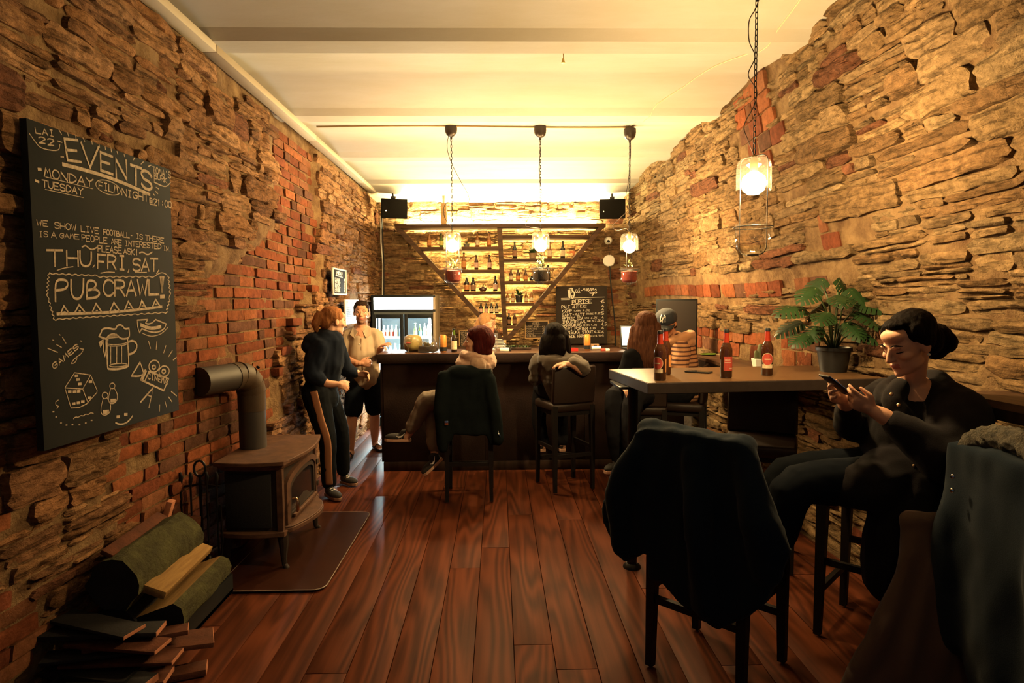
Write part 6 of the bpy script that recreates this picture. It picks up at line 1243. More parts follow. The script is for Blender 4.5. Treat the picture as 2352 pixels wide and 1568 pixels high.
def person(label, loc): return thing('person', label, 'person', loc)
def rel(o): return lambda p: Vector(p) - Vector(o)
HAIRW = (.0028, 42., (2.0, 2.0, .30))
M_denim = mat('grey_denim', (.013,.013,.016), rough=.95, spec=.05, bump=.2, bscale=300, var=.3, vscale=6)
M_sole = mat('pale_rubber_sole', (.55,.33,.22), rough=.7); M_shoe = mat('black_shoe_canvas', (.016,.014,.014), rough=.8)
def shoe(t, heel, toe, up, sole_m=M_sole, m=M_shoe, k=1., swoosh=False, lace=False):
    heel, toe = Vector(heel), Vector(toe); d = (toe-heel); ln = d.length; d.normalize(); up = Vector(up); up = (up - d*up.dot(d)).normalized(); s = d.cross(up)
    B = Matrix((s, d, up)).transposed()
    mb = MB(); mb.ell(heel+d*ln*.22+up*.045*k, (.036*k, ln*.24, .048*k), B); mb.ell(heel+d*ln*.60+up*.030*k, (.043*k, ln*.40, .036*k), B); mb.ell(heel+d*ln*.20+up*.075*k, (.033*k,.045*k,.03*k), B)
    o = blob('shoe', mb, m, t, .006, 3)
    P = [(-.032,.0),(-.040,.3),(-.047,.62),(-.040,.88),(-.015,1.01),(.015,1.01),(.040,.88),(.047,.62),(.040,.3),(.032,0),(.015,-.03),(-.015,-.03)]
    M4 = Matrix.Translation(heel) @ Matrix((s, d, up)).transposed().to_4x4()
    m2 = MB(); m2.prism([(x*k*.88, y*ln*.97+.01*ln) for x, y in P], -.004, .020*k, M4); m2.build('sole', sole_m, o, smooth=False, bevel=.004)
    if swoosh:
        for sd in (-1, 1):
            m3 = MB(); pts = [(.50,.030,.002),(.40,.022,.006),(.30,.026,.006),(.16,.050,.0015)]
            V = []
            for y, z, w in pts:
                for q in (-1, 1): V.append(heel + d*ln*y + up*(z+.012+w*q)*k*1.2 + s*sd*.0445*k)
            m3.add(V, [(0,1,3,2),(2,3,5,4),(4,5,7,6)]); m3.build('swoosh_mark', M_white, o, smooth=False)
    if lace:
        for q in range(3): m3 = MB(); m3.tube([heel+d*ln*(.42+.10*q)+up*(.070-.010*q)*k-s*.022*k, heel+d*ln*(.42+.10*q)+up*(.076-.010*q)*k, heel+d*ln*(.42+.10*q)+up*(.070-.010*q)*k+s*.022*k], .003*k, 5); m3.build('lace', M_white, o)
    return o

# == woman in navy hoodie, standing left of the bar
O = (-1.42, 5.2, GZ); r = rel(O)
t = person('woman standing in navy hoodie and black track pants with tan side stripe', O)
SK = skin_mat('fair', (.56,.30,.19))
hc = r((-1.345, 5.18, 1.445)); HR = headR((.72,.62,-.08))
mb = MB(); head_shapes(mb, hc, HR, .97)
limb(mb, [hc+HR@Vector((0,-.02,-.06)), r((-1.375,5.16,1.30)), r((-1.40,5.16,1.22))], [.050,.052,.06])
limb(mb, [r((-1.41,5.17,1.22)), r((-1.435,5.19,1.05)), r((-1.47,5.20,.86))], [.105,.095,.115])
limb(mb, [r((-1.44,5.05,1.24)), r((-1.475,4.99,1.04)), r((-1.36,4.98,.965)), r((-1.285,5.0,.955))], [.045,.038,.032,.024]); hand(mb, r((-1.285,5.0,.955)), (1,.1,-.25), (0,.8,-.6), 1, .95, .95)
limb(mb, [r((-1.37,5.32,1.24)), r((-1.32,5.38,1.04)), r((-1.22,5.40,1.0)), r((-1.20,5.40,.99))], [.045,.038,.032,.024]); hand(mb, r((-1.20,5.40,.99)), (1,.1,-.15), (0,-.8,-.6), -1, .9, .95)
limb(mb, [r((-1.475,5.11,.86)), r((-1.39,5.08,.50)), r((-1.40,5.14,.10))], [.085,.055,.04]); limb(mb, [r((-1.46,5.29,.86)), r((-1.36,5.36,.52)), r((-1.375,5.50,.11))], [.085,.055,.04])
limb(mb, [r((-1.40,5.13,.06)), r((-1.33,5.08,.05))], [.03,.025]); limb(mb, [r((-1.375,5.50,.06)), r((-1.31,5.46,.05))], [.03,.025])
blob('body', mb, [SK, M_lip], t, .006, 3, paint=lip_paint(hc, HR, .97))
face_extras(t, hc, HR, .97)
M_hair1 = mat('strawberry_blonde_hair', (.30,.125,.045), rough=.62, col2=(.14,.055,.022), vscale=34, stretch=(3,3,.35), bump=.7, bscale=60, bdist=.006, spec=.03)
mb = MB()
for p, rr in (((0,-.022,.045),(.082,.096,.082)), ((0,-.075,.005),(.066,.050,.075)), ((0,-.020,.085),(.066,.085,.040))): mb.ell(hc+HR@Vector(p), rr, HR)
mb.ell(hc+HR@Vector((-.01,-.110,.030)), (.046,.055,.050), HR); limb(mb, [hc+HR@Vector((-.01,-.125,.03)), hc+HR@Vector((-.01,-.150,-.03)), hc+HR@Vector((-.01,-.135,-.085))], [.042,.036,.014])
blob('hair', mb, M_hair1, t, .006, 6, wrinkle=HAIRW)
M_hood = mat('navy_hoodie_cloth', (.008,.011,.019), rough=.95, sheen=.03, spec=.03, bump=.2, bscale=300)
mb = MB()
limb(mb, [r((-1.40,5.16,1.255)), r((-1.425,5.17,1.13)), r((-1.45,5.19,1.00)), r((-1.455,5.20,.955))], [.145,.165,.150,.135], 16)
limb(mb, [r((-1.42,5.06,1.245)), r((-1.475,4.99,1.045)), r((-1.40,4.975,.985))], [.082,.075,.052]); limb(mb, [r((-1.37,5.30,1.245)), r((-1.32,5.38,1.045)), r((-1.25,5.40,1.00))], [.08,.072,.052])
for p, rr in (((-1.475,5.12,1.30),(.095,.11,.062)), ((-1.52,5.10,1.25),(.060,.09,.060)), ((-1.40,5.14,1.31),(.09,.10,.045))): mb.ell(r(p), rr)
blob('hoodie', mb, M_hood, t, .010, 6, wrinkle=(.012, 7., (1.3,1.3,.8)))
M_track = mat('black_track_pants', (.007,.008,.010), rough=.9, spec=.03); M_stripe = mat('tan_stripe', (.30,.135,.065), rough=.85)
mb = MB(); mb.ell(r((-1.475,5.20,.90)), (.135,.15,.115)); mb.ell(r((-1.43,5.20,.81)), (.105,.15,.12)); ax = [(-1.485,5.11,.87),(-1.44,5.095,.68),(-1.392,5.075,.50),(-1.40,5.11,.30),(-1.405,5.14,.125)]
limb(mb, [r(p) for p in ax], [.118,.095,.072,.064,.060], 16); limb(mb, [r(p) for p in ((-1.465,5.29,.86),(-1.36,5.36,.52),(-1.372,5.48,.14))], [.11,.072,.058], 16)
tp = blob('track_pants', mb, M_track, t, .007, 3, wrinkle=(.004, 9., (1,1,1.3)))
sp = [(p[0]+.016, p[1]-rr_*.93, p[2]) for p, rr_ in zip(ax, (.118,.095,.072,.064,.060))]; sp[0] = (sp[0][0], sp[0][1]-.006, sp[0][2]+.03)
MB().tube([r(p) for p in smooth_path(sp, 6)], .029, 12, ref=(0,1,0), sx=.36).build('side_stripe', M_stripe, tp, angle=180)
shoe(t, r((-1.43,5.16,GZ+.005)), r((-1.28,5.00,GZ+.005)), (0,0,1), mat('brown_rubber_sole', (.20,.10,.06), rough=.7), lace=True); shoe(t, r((-1.40,5.52,GZ+.005)), r((-1.24,5.42,GZ+.005)), (0,0,1), MATS['brown_rubber_sole'], lace=True)

# == man in beige shirt and dark shorts
O = (-1.43, 6.65, GZ); r = rel(O)
t = person('bearded man standing in open-collared beige shirt, dark shorts and flip-flops', O)
SK2 = skin_mat('ruddy', (.55,.27,.16))
hc = r((-1.425, 6.60, 1.495)); HR = headR((.18,-.98,-.02))
mb = MB(); head_shapes(mb, hc, HR, 1.0, True)
limb(mb, [hc+HR@Vector((0,-.02,-.06)), r((-1.43,6.63,1.34)), r((-1.43,6.65,1.26))], [.056,.058,.08])
limb(mb, [r((-1.43,6.66,1.24)), r((-1.43,6.67,1.05)), r((-1.42,6.68,.84))], [.13,.12,.12])
limb(mb, [r((-1.585,6.66,1.24)), r((-1.605,6.60,1.03)), r((-1.47,6.42,.985)), r((-1.40,6.36,.985))], [.052,.044,.038,.028]); hand(mb, r((-1.40,6.36,.985)), (1,-.05,.05), (0,1,0), 1, .7)
limb(mb, [r((-1.275,6.66,1.24)), r((-1.235,6.60,1.05)), r((-1.20,6.42,1.12)), r((-1.19,6.38,1.13))], [.052,.044,.038,.028]); hand(mb, r((-1.19,6.37,1.138)), (.55,-.45,.45), (.3,.2,-.9), -1, .35)
limb(mb, [r((-1.50,6.66,.82)), r((-1.53,6.58,.46)), r((-1.545,6.52,.28)), r((-1.545,6.50,.075))], [.09,.058,.055,.036]); limb(mb, [r((-1.34,6.70,.82)), r((-1.345,6.78,.46)), r((-1.36,6.84,.28)), r((-1.37,6.88,.075))], [.09,.058,.055,.036])
for x, y, dx, dy in ((-1.545,6.50,-.01,-.17), (-1.37,6.88,.09,-.14)):
    limb(mb, [r((x,y+.02,.045)), r((x+dx*.55,y+dy*.55,.040)), r((x+dx*.85,y+dy*.85,.034))], [.036,.036,.032]); L_ = Vector((dx,dy,0)).normalized(); S_ = Vector((-L_.y,L_.x,0))
    for q in range(5): p = Vector((x+dx*.85,y+dy*.85,.028))+S_*(-.03+.015*q); limb(mb, [r(p), r(p+L_*(.050-.004*abs(q-1)))], [.0085,.0075], 8)
def mpaint(cen, c=hc, R=HR):
    a = lip_paint(c, R)(cen); q = (cen-np.array(c)) @ np.array(R)
    beard = (q[:,2] < -.045) & (q[:,2] > -.125) & (q[:,1] > -.02-.3*q[:,2]*0) & (a == 0) & (q[:,1] > .0) & ~((np.abs(q[:,0]) < .03) & (q[:,2] > -.052))
    return np.where(beard, 2, a)
blob('body', mb, [SK2, M_lip, mat('stubble_skin', (.21,.105,.068), rough=.85)], t, .005, 3, paint=mpaint)
M_hair2 = mat('dark_brown_hair', (.028,.014,.009), rough=.62, col2=(.012,.007,.005), vscale=34, stretch=(3,3,.35), bump=.7, bscale=60, bdist=.006, spec=.03)
face_extras(t, hc, HR, 1., browm=M_hair2)
mb = MB()
for p, rr in (((0,-.022,.050),(.081,.092,.078)), ((0,.010,.085),(.066,.082,.035)), ((0,.050,.088),(.052,.034,.022)), ((0,-.065,.000),(.068,.050,.070)), ((-.068,-.005,.020),(.010,.024,.030)), ((.068,-.005,.020),(.010,.024,.030))): mb.ell(hc+HR@Vector(p), rr, HR)
blob('hair', mb, M_hair2, t, .005, 4, wrinkle=(.005, 40., (1,1,1)))
M_shirt = mat('beige_linen_shirt', (.40,.30,.20), rough=.9, bump=.15, bscale=400, var=.15, vscale=8)
mb = MB(); limb(mb, [r((-1.43,6.66,1.165)), r((-1.43,6.66,1.06)), r((-1.43,6.67,.95)), r((-1.42,6.68,.83))], [.155,.172,.165,.165], 18)
limb(mb, [r((-1.56,6.66,1.262)), r((-1.30,6.66,1.262))], [.068,.068])
limb(mb, [r((-1.575,6.66,1.25)), r((-1.605,6.61,1.07))], [.075,.068]); limb(mb, [r((-1.285,6.66,1.25)), r((-1.238,6.61,1.09))], [.075,.068])
def flatten(co, no):
    y = co[:,1]; yc = 6.665-O[1]; m = (np.abs(co[:,0]+1.43-O[0]+0*y) < .5); co[:,1] = np.where(m, yc+(y-yc)*.82, y); return co
sh = blob('shirt', mb, M_shirt, t, .008, 3, wrinkle=(.010, 8., (1.2,1.2,.7)), post=flatten)
MB().tube([r((-1.418,6.520,1.23)), r((-1.415,6.500,1.12)), r((-1.410,6.498,1.02)), r((-1.40,6.505,.90)), r((-1.395,6.52,.80))], .007, 6).build('placket', mat('shirt_seam', (.20,.12,.07), rough=.9), sh)
for z in (1.17,1.07,.97,.88): MB().ell(r((-1.430,6.500,z)), (.008,.006,.008), seg=8, rings=6).build('button', M_white, sh)
for s in (-1, 1): m = MB(); m.add([r(p) for p in ((-1.43+s*.085,6.60,1.345),(-1.43+s*.028,6.545,1.30),(-1.43+s*.060,6.525,1.235),(-1.43+s*.110,6.555,1.27))], [(0,1,2,3)]); o = m.build('collar', M_shirt, sh, smooth=False); q = o.modifiers.new('s','SOLIDIFY'); q.thickness = .006
m = MB(); m.add([r(p) for p in ((-1.455,6.548,1.31),(-1.40,6.548,1.31),(-1.418,6.520,1.21))], [(0,1,2)]); m.build('neck_opening', SK2, sh, smooth=False)
M_shorts = mat('dark_shorts_cloth', (.009,.012,.017), rough=.95, spec=.03, bump=.2, bscale=300)
mb = MB(); mb.ell(r((-1.42,6.68,.84)), (.165,.125,.10)); limb(mb, [r((-1.50,6.67,.80)), r((-1.52,6.61,.60)), r((-1.53,6.585,.475))], [.115,.105,.098], 16); limb(mb, [r((-1.34,6.70,.80)), r((-1.345,6.74,.60)), r((-1.348,6.775,.475))], [.115,.105,.098], 16)
blob('shorts', mb, M_shorts, t, .009, 3, wrinkle=(.008, 8., (1,1,1)))
for (x, y), (dx, dy) in (((-1.545,6.53),(-.012,-.235)), ((-1.375,6.90),(.12,-.20))):
    d = Vector((dx,dy,0)); L = d.length; d.normalize(); s = Vector((-d.y,d.x,0)); M4 = Matrix.Translation(r((x,y,GZ))) @ Matrix((s,d,Vector((0,0,1)))).transposed().to_4x4()
    m = MB(); m.prism([(-.030,0),(-.036,.3*L),(-.046,.7*L),(-.032,.98*L),(.02,1.02*L),(.044,.8*L),(.036,.3*L),(.026,0)], 0, .018, M4); f = m.build('flip_flop', M_shoe, t, smooth=False)
    P = Vector((x,y,GZ))+d*L*.78; Q = Vector((x,y,GZ))+d*L*.45
    for q in (-1, 1): MB().tube([r(P+Vector((0,0,.045))), r(P*.5+Q*.5+s*q*.032+Vector((0,0,.062))), r(Q+s*q*.042+Vector((0,0,.02)))], .006, 6).build('strap', M_shoe, f)

# == red-haired guest on the first chair, turned to the left
O = (-.245, 5.13, GZ); r = rel(O)
t = person('seated guest with dark red bob in beige cardigan and scarf, legs crossed leftwards', O)
hc = r((-.175, 5.06, 1.275)); HR = headR((-.985,.05,.05))
mb = MB(); head_shapes(mb, hc, HR, .96)
limb(mb, [hc+HR@Vector((0,-.02,-.06)), r((-.17,5.07,1.17)), r((-.18,5.08,1.10))], [.048,.05,.07])
limb(mb, [r((-.19,5.08,1.08)), r((-.21,5.10,.95)), r((-.235,5.13,.83))], [.115,.11,.12])
limb(mb, [r((-.16,4.99,1.08)), r((-.25,5.00,.90)), r((-.36,5.03,.86)), r((-.40,5.05,.86))], [.042,.038,.032,.025]); hand(mb, r((-.40,5.05,.86)), (-1,.1,-.1), (0,.3,-1), -1, .5, .92)
limb(mb, [r((-.20,5.20,1.08)), r((-.28,5.28,.90)), r((-.38,5.22,.88)), r((-.42,5.18,.88))], [.042,.038,.032,.025]); hand(mb, r((-.42,5.18,.88)), (-1,-.2,-.1), (0,.1,-1), 1, .4, .92)
limb(mb, [r((-.27,5.07,.82)), r((-.58,5.09,.80)), r((-.66,5.12,.66)), r((-.735,5.16,.535)), r((-.77,5.17,.49))], [.085,.06,.05,.032,.032]); limb(mb, [r((-.27,5.20,.81)), r((-.53,5.20,.74)), r((-.54,5.16,.55)), r((-.535,5.12,.38)), r((-.535,5.12,.31))], [.085,.06,.048,.032,.034])
limb(mb, [r((-.77,5.17,.495)), r((-.86,5.19,.475))], [.03,.026]); limb(mb, [r((-.53,5.12,.31)), r((-.57,5.10,.25))], [.03,.026])
blob('body', mb, [SK, M_lip], t, .006, 3, paint=lip_paint(hc, HR, .96)); 
M_hair3 = mat('dark_red_hair', (.075,.010,.008), rough=.62, col2=(.020,.005,.005), vscale=34, stretch=(3,3,.35), bump=.7, bscale=60, bdist=.006, spec=.03); face_extras(t, hc, HR, .96, browm=M_hair3)
mb = MB()
for p, rr in (((0,-.030,.048),(.092,.104,.092)), ((.0,-.060,-.02),(.090,.070,.095)), ((.062,-.030,-.035),(.034,.056,.080)), ((-.062,-.030,-.035),(.034,.056,.080)), ((0,.035,.082),(.060,.045,.034)), ((.040,.058,.060),(.024,.018,.020)), ((-.040,.058,.060),(.024,.018,.020)), ((0,-.085,-.07),(.070,.045,.05)), ((0,-.070,.02),(.096,.078,.095))): mb.ell(hc+HR@Vector(p), rr, HR)
strands(mb, hc, HR, [[(.06,-.02,-.05),(.062,.0,-.11),(.058,.012,-.135)], [(-.06,-.02,-.05),(-.062,.0,-.11),(-.058,.012,-.135)]], .026)
blob('hair', mb, M_hair3, t, .007, 8, wrinkle=HAIRW)
M_card = mat('beige_wool', (.36,.235,.155), rough=.95, sheen=.3, bump=.5, bscale=160, bdist=.006, var=.2, vscale=10)
mb = MB(); limb(mb, [r((-.185,5.08,1.10)), r((-.205,5.10,.98)), r((-.235,5.12,.84))], [.135,.148,.150], 16)
limb(mb, [r((-.15,4.985,1.09)), r((-.245,5.00,.91)), r((-.34,5.02,.87))], [.075,.068,.055]); limb(mb, [r((-.20,5.21,1.09)), r((-.29,5.28,.91)), r((-.37,5.23,.89))], [.075,.068,.055]); limb(mb, [r((-.16,4.96,1.10)), r((-.20,5.20,1.10))], [.075,.075])
blob('cardigan', mb, M_card, t, .009, 9, wrinkle=(.012, 9., (1.3,1.3,.7)))
mb = MB(); P = [(-.175+.105*math.cos(a), 5.07+.105*math.sin(a), 1.150+.018*math.sin(2*a)) for a in np.linspace(0, 2*PI, 15)[:-1]]; mb.tube([r(p) for p in P], .046, 12, closed=True); P = [(-.185+.120*math.cos(a), 5.07+.115*math.sin(a), 1.098+.018*math.cos(2*a)) for a in np.linspace(0, 2*PI, 15)[:-1]]; mb.tube([r(p) for p in P], .050, 12, closed=True)
limb(mb, [r((-.27,5.0,1.12)), r((-.31,4.98,1.02)), r((-.335,4.98,.93))], [.045,.05,.04])
blob('scarf', mb, mat('pink_beige_scarf', (.42,.26,.18), rough=.95, sheen=.3, bump=.4, bscale=200), t, .008, 3, wrinkle=(.010, 14., (1,1,1.6)))
mb = MB(); limb(mb, [r((-.27,5.07,.815)), r((-.585,5.09,.80)), r((-.655,5.115,.68)), r((-.72,5.15,.575))], [.108,.080,.066,.058], 14); limb(mb, [r((-.27,5.20,.805)), r((-.535,5.20,.745)), r((-.545,5.165,.58)), r((-.537,5.13,.42))], [.105,.078,.064,.058], 14); mb.ell(r((-.245,5.13,.83)), (.15,.15,.09))
blob('trousers', mb, mat('grey_beige_trousers', (.20,.155,.115), rough=.9, bump=.3, bscale=250, var=.2, vscale=9), t, .008, 3, wrinkle=(.009, 12., (1,1,1)))
shoe(t, r((-.735,5.17,.455)), r((-.955,5.20,.455)), (.05,0,1), swoosh=True, k=.95); shoe(t, r((-.47,5.12,.315)), r((-.62,5.07,.185)), (-.55,-.1,.75), swoosh=True, k=.95)

# == woman in grey hoodie on the second chair, back turned
O = (.56, 5.37, GZ); r = rel(O)
t = person('seated woman with long dark hair in grey-brown hoodie, elbow on chair back', O)
hc = r((.475, 5.33, 1.300)); HR = headR((.25,.95,-.08))
mb = MB(); head_shapes(mb, hc, HR, .96)
limb(mb, [hc+HR@Vector((0,-.02,-.06)), r((.48,5.32,1.17)), r((.485,5.31,1.08))], [.048,.05,.07]); limb(mb, [r((.485,5.31,1.07)), r((.51,5.32,.93)), r((.55,5.36,.83))], [.115,.105,.12])
limb(mb, [r((.62,5.28,1.08)), r((.69,5.16,1.02)), r((.60,5.10,1.085)), r((.56,5.10,1.09))], [.042,.038,.032,.025]); hand(mb, r((.56,5.105,1.092)), (-1,.0,-.05), (0,.1,-1), 1, .3, .92)
limb(mb, [r((.35,5.34,1.07)), r((.32,5.45,.92)), r((.40,5.62,1.0)), r((.42,5.68,1.06))], [.042,.038,.032,.025]); hand(mb, r((.42,5.68,1.07)), (.1,.8,.35), (0,.2,-1), 1, .3, .92)
for s in (-1, 1): limb(mb, [r((.56+s*.08,5.38,.82)), r((.48+s*.10,5.70,.80)), r((.46+s*.10,5.70,.50)), r((.48+s*.09,5.66,.30))], [.085,.06,.05,.035]); limb(mb, [r((.48+s*.09,5.66,.28)), r((.46+s*.09,5.78,.265))], [.032,.026])
blob('body', mb, [SK, M_lip], t, .007, 3)
M_hair4 = mat('black_brown_hair', (.0055,.003,.0024), rough=.62, col2=(.003,.002,.0018), vscale=34, stretch=(3,3,.35), bump=.7, bscale=60, bdist=.006, spec=.03)
face_extras(t, hc, HR, .96, browm=M_hair4)
mb = MB()
for p, rr in (((0,-.026,.040),(.088,.100,.084)), ((0,-.072,-.06),(.094,.060,.12)), ((0,.010,.080),(.062,.070,.030))): mb.ell(hc+HR@Vector(p), rr, HR)
strands(mb, hc, HR, [[(x,-.06-.02*math.cos(x*14),-.02),(x*1.15,-.085,-.12),(x*1.1+.02*math.sin(k*2),-.085,-.20+.02*(k % 2))] for k, x in enumerate((-.08,-.05,-.02,.01,.04,.07))] + [[(.085,-.01,.0),(.10,.0,-.10),(.125,.01,-.20)], [(.08,.02,.03),(.105,.03,-.07),(.12,.04,-.17)], [(-.085,.0,.0),(-.09,.01,-.09),(-.085,.02,-.16)]], .032)
blob('hair', mb, M_hair4, t, .008, 7, wrinkle=HAIRW)
M_hd = mat('grey_brown_hoodie_cloth', (.060,.043,.029), rough=.95, sheen=.1, bump=.35, bscale=220, var=.25, vscale=9)
mb = MB(); limb(mb, [r((.485,5.31,1.09)), r((.505,5.32,.96)), r((.55,5.36,.83))], [.130,.150,.150], 16); limb(mb, [r((.34,5.33,1.085)), r((.61,5.29,1.085))], [.078,.078])
limb(mb, [r((.62,5.28,1.085)), r((.69,5.165,1.045)), r((.61,5.12,1.095))], [.075,.066,.052]); limb(mb, [r((.34,5.34,1.075)), r((.315,5.45,.925)), r((.40,5.61,.995))], [.075,.066,.052])
P = [(.475+.125*math.cos(a), 5.275+.095*math.sin(a), 1.125+.03*math.sin(a)) for a in np.linspace(PI*.95, PI*2.05, 9)]; limb(mb, [r(p) for p in P], [.036]*9); mb.ell(r((.47,5.195,1.07)), (.12,.045,.085))
blob('hoodie', mb, M_hd, t, .009, 8, wrinkle=(.014, 8., (1.,1.,1.5)))
mb = MB(); 
for s in (-1, 1): limb(mb, [r((.56+s*.08,5.38,.82)), r((.48+s*.10,5.70,.80)), r((.46+s*.10,5.70,.50)), r((.48+s*.09,5.67,.33))], [.105,.078,.066,.056])
blob('trousers', mb, M_denim, t, .01, 3, wrinkle=(.007, 10., (1,1,1)))
for s in (-1, 1): shoe(t, r((.48+s*.09,5.63,.243)), r((.46+s*.09,5.85,.243)), (0,0,1))

# == couple at the bar end
O = (1.18, 5.16, GZ); r = rel(O)
t = person('woman with long brown hair in black top seen from behind, beside capped man', O)
hc = r((1.20, 5.08, 1.395)); HR = headR((.55,.82,.0))
mb = MB(); head_shapes(mb, hc, HR, .96)
limb(mb, [hc+HR@Vector((0,-.02,-.06)), r((1.18,5.08,1.25)), r((1.17,5.09,1.16))], [.048,.05,.07]); limb(mb, [r((1.17,5.09,1.14)), r((1.17,5.12,.98)), r((1.18,5.16,.83))], [.115,.105,.12])
limb(mb, [r((1.05,5.03,1.14)), r((.98,5.00,.97)), r((.985,4.93,.92)), r((.99,4.90,.915))], [.042,.038,.032,.025]); hand(mb, r((.99,4.90,.915)), (.1,-.8,-.1), (.3,.1,-1), 1, .75, .95)
limb(mb, [r((1.27,5.20,1.14)), r((1.36,5.28,1.05)), r((1.45,5.26,1.12)), r((1.47,5.25,1.14))], [.042,.038,.032,.025]); hand(mb, r((1.47,5.25,1.15)), (.6,.1,.4), (-.2,.9,0), 1, .5, .92)
for s in (-1, 1): limb(mb, [r((1.16+s*.05,5.14-s*.07,.83)), r((.98+s*.06,4.90-s*.06,.84)), r((.96+s*.05,4.88-s*.05,.55)), r((1.0+s*.05,4.96-s*.05,.30))], [.085,.06,.05,.035]); limb(mb, [r((1.0+s*.05,4.96-s*.05,.28)), r((.93+s*.05,4.87-s*.05,.26))], [.032,.026])
blob('body', mb, [SK, M_lip], t, .006, 3)
M_hair5 = mat('long_brown_hair', (.105,.042,.022), rough=.62, col2=(.040,.016,.010), vscale=34, stretch=(3,3,.35), bump=.7, bscale=60, bdist=.006, spec=.03)
face_extras(t, hc, HR, .96, browm=M_hair5)
mb = MB()
for p, rr in (((0,-.026,.040),(.088,.100,.084)), ((0,-.070,-.06),(.088,.058,.11)), ((0,.020,.085),(.060,.060,.030))): mb.ell(hc+HR@Vector(p), rr, HR)
strands(mb, hc, HR, [[(x,-.065,-.02),(x*1.15,-.095,-.14),(x*1.2-.03*(x+.09)*0,-.10,-.27),(x*1.1-.02,-.095,-.36+.02*(k % 2))] for k, x in enumerate((-.085,-.055,-.025,.005,.035,.065))] + [[(-.085,.0,.0),(-.11,-.03,-.14),(-.14,-.06,-.28)], [(.085,.0,.0),(.095,-.02,-.12),(.085,-.04,-.24)]], .032)
blob('hair', mb, M_hair5, t, .008, 7, wrinkle=(.004, 40., (2.0,2.0,.25)))
mb = MB(); limb(mb, [r((1.17,5.09,1.15)), r((1.17,5.11,1.0)), r((1.18,5.16,.84))], [.125,.135,.145], 16); limb(mb, [r((1.06,5.03,1.15)), r((1.27,5.19,1.15))], [.07,.07]); limb(mb, [r((1.05,5.03,1.14)), r((.98,5.00,.97)), r((.985,4.94,.925))], [.062,.055,.042]); limb(mb, [r((1.27,5.20,1.14)), r((1.36,5.28,1.05)), r((1.44,5.26,1.11))], [.062,.055,.042])
blob('black_top', mb, mat('black_top_cloth', (.007,.007,.008), rough=.95, spec=.03), t, .010, 3, wrinkle=(.006, 9., (1,1,1)))
mb = MB(); mb.ell(r((1.18,5.16,.83)), (.15,.15,.09))
for s in (-1, 1): limb(mb, [r((1.16+s*.05,5.14-s*.07,.83)), r((.98+s*.06,4.90-s*.06,.84)), r((.96+s*.05,4.88-s*.05,.55)), r((1.0+s*.05,4.95-s*.05,.33))], [.105,.082,.066,.055])
blob('jeans', mb, M_denim, t, .010, 3, wrinkle=(.007, 10., (1,1,1)))
MB().box(r((1.005,4.80,.765)), (.045,.006,.012)).build('red_tab', LAB['red'], t)
for s in (-1, 1): shoe(t, r((1.02+s*.05,4.98-s*.05,.243)), r((.88+s*.05,4.82-s*.05,.243)), (0,0,1))

O = (1.56, 5.30, GZ); r = rel(O)
t = person('man in dark baseball cap and striped hooded top leaning on the woman', O)
hc = r((1.395, 5.235, 1.405)); HR = headR((-.44,-.80,-.40))
mb = MB(); head_shapes(mb, hc, HR, .98, True)
limb(mb, [hc+HR@Vector((0,-.02,-.06)), r((1.46,5.29,1.29)), r((1.50,5.30,1.20))], [.055,.056,.08]); limb(mb, [r((1.51,5.30,1.18)), r((1.53,5.30,1.0)), r((1.56,5.30,.84))], [.125,.12,.125])
limb(mb, [r((1.50,5.14,1.18)), r((1.44,5.04,1.0)), r((1.34,5.00,.96)), r((1.31,4.98,.96))], [.048,.042,.036,.028]); hand(mb, r((1.31,4.98,.96)), (-.9,-.1,0), (.1,.7,-.4), -1, .6)
limb(mb, [r((1.55,5.46,1.18)), r((1.46,5.50,1.02)), r((1.34,5.40,1.02)), r((1.31,5.37,1.03))], [.048,.042,.036,.028]); hand(mb, r((1.31,5.37,1.03)), (-.8,-.4,0), (.3,-.7,-.3), 1, .6)
for s in (-1, 1): limb(mb, [r((1.53,5.30+s*.08,.83)), r((1.26,5.42+s*.10,.80)), r((1.24,5.42+s*.10,.50)), r((1.30,5.42+s*.08,.30))], [.09,.065,.055,.04]); limb(mb, [r((1.30,5.42+s*.08,.28)), r((1.20,5.43+s*.08,.262))], [.034,.028])
blob('body', mb, [SK2, M_lip], t, .006, 3, paint=lip_paint(hc, HR, .98)); face_extras(t, hc, HR, .98, browm=M_hair2)
mb = MB()
for p, rr in (((0,-.030,.030),(.080,.092,.070)), ((0,-.075,-.030),(.066,.042,.060)), ((-.068,-.022,-.015),(.014,.030,.040)), ((.068,-.022,-.015),(.014,.030,.040))): mb.ell(hc+HR@Vector(p), rr, HR)
blob('hair', mb, M_hair2, t, .007, 2, wrinkle=(.004, 40., (1,1,1)))
M_cap = mat('dark_cap_cloth', (.018,.022,.032), rough=.85, bump=.2, bscale=300)
CT = Vector((0,-.012,.045)); mb = MB(); mb.ell(hc+HR@CT, (.094,.110,.082), HR); 
capb = blob('cap', mb, M_cap, t, .006, 2, post=lambda co, no: np.where(((co-np.array(hc)) @ np.array(HR))[:,2:3] < .028, co - ((((co-np.array(hc)) @ np.array(HR))[:,2:3]-.028)*np.array(HR.col[2])), co))
V = []; n = 12
for i in range(n+1):
    a = PI*(i/n); x = .078*math.cos(a)
    for q, (rr, dz) in enumerate(((0., .030), (.55, .030), (1., .018))): V.append(hc+HR@Vector((x*(1+.04*q), .060*math.sin(a)**.6*(1)+.035+.085*rr*math.sin(a)**.5, dz-.012*(x/.078)**2)))
m = MB(); m.add(V, [f for i in range(n) for f in ((3*i,3*i+1,3*i+4,3*i+3),(3*i+1,3*i+2,3*i+5,3*i+4))]); o = m.build('visor', M_cap, t, weld=False, angle=180); q = o.modifiers.new('s','SOLIDIFY'); q.thickness = .005
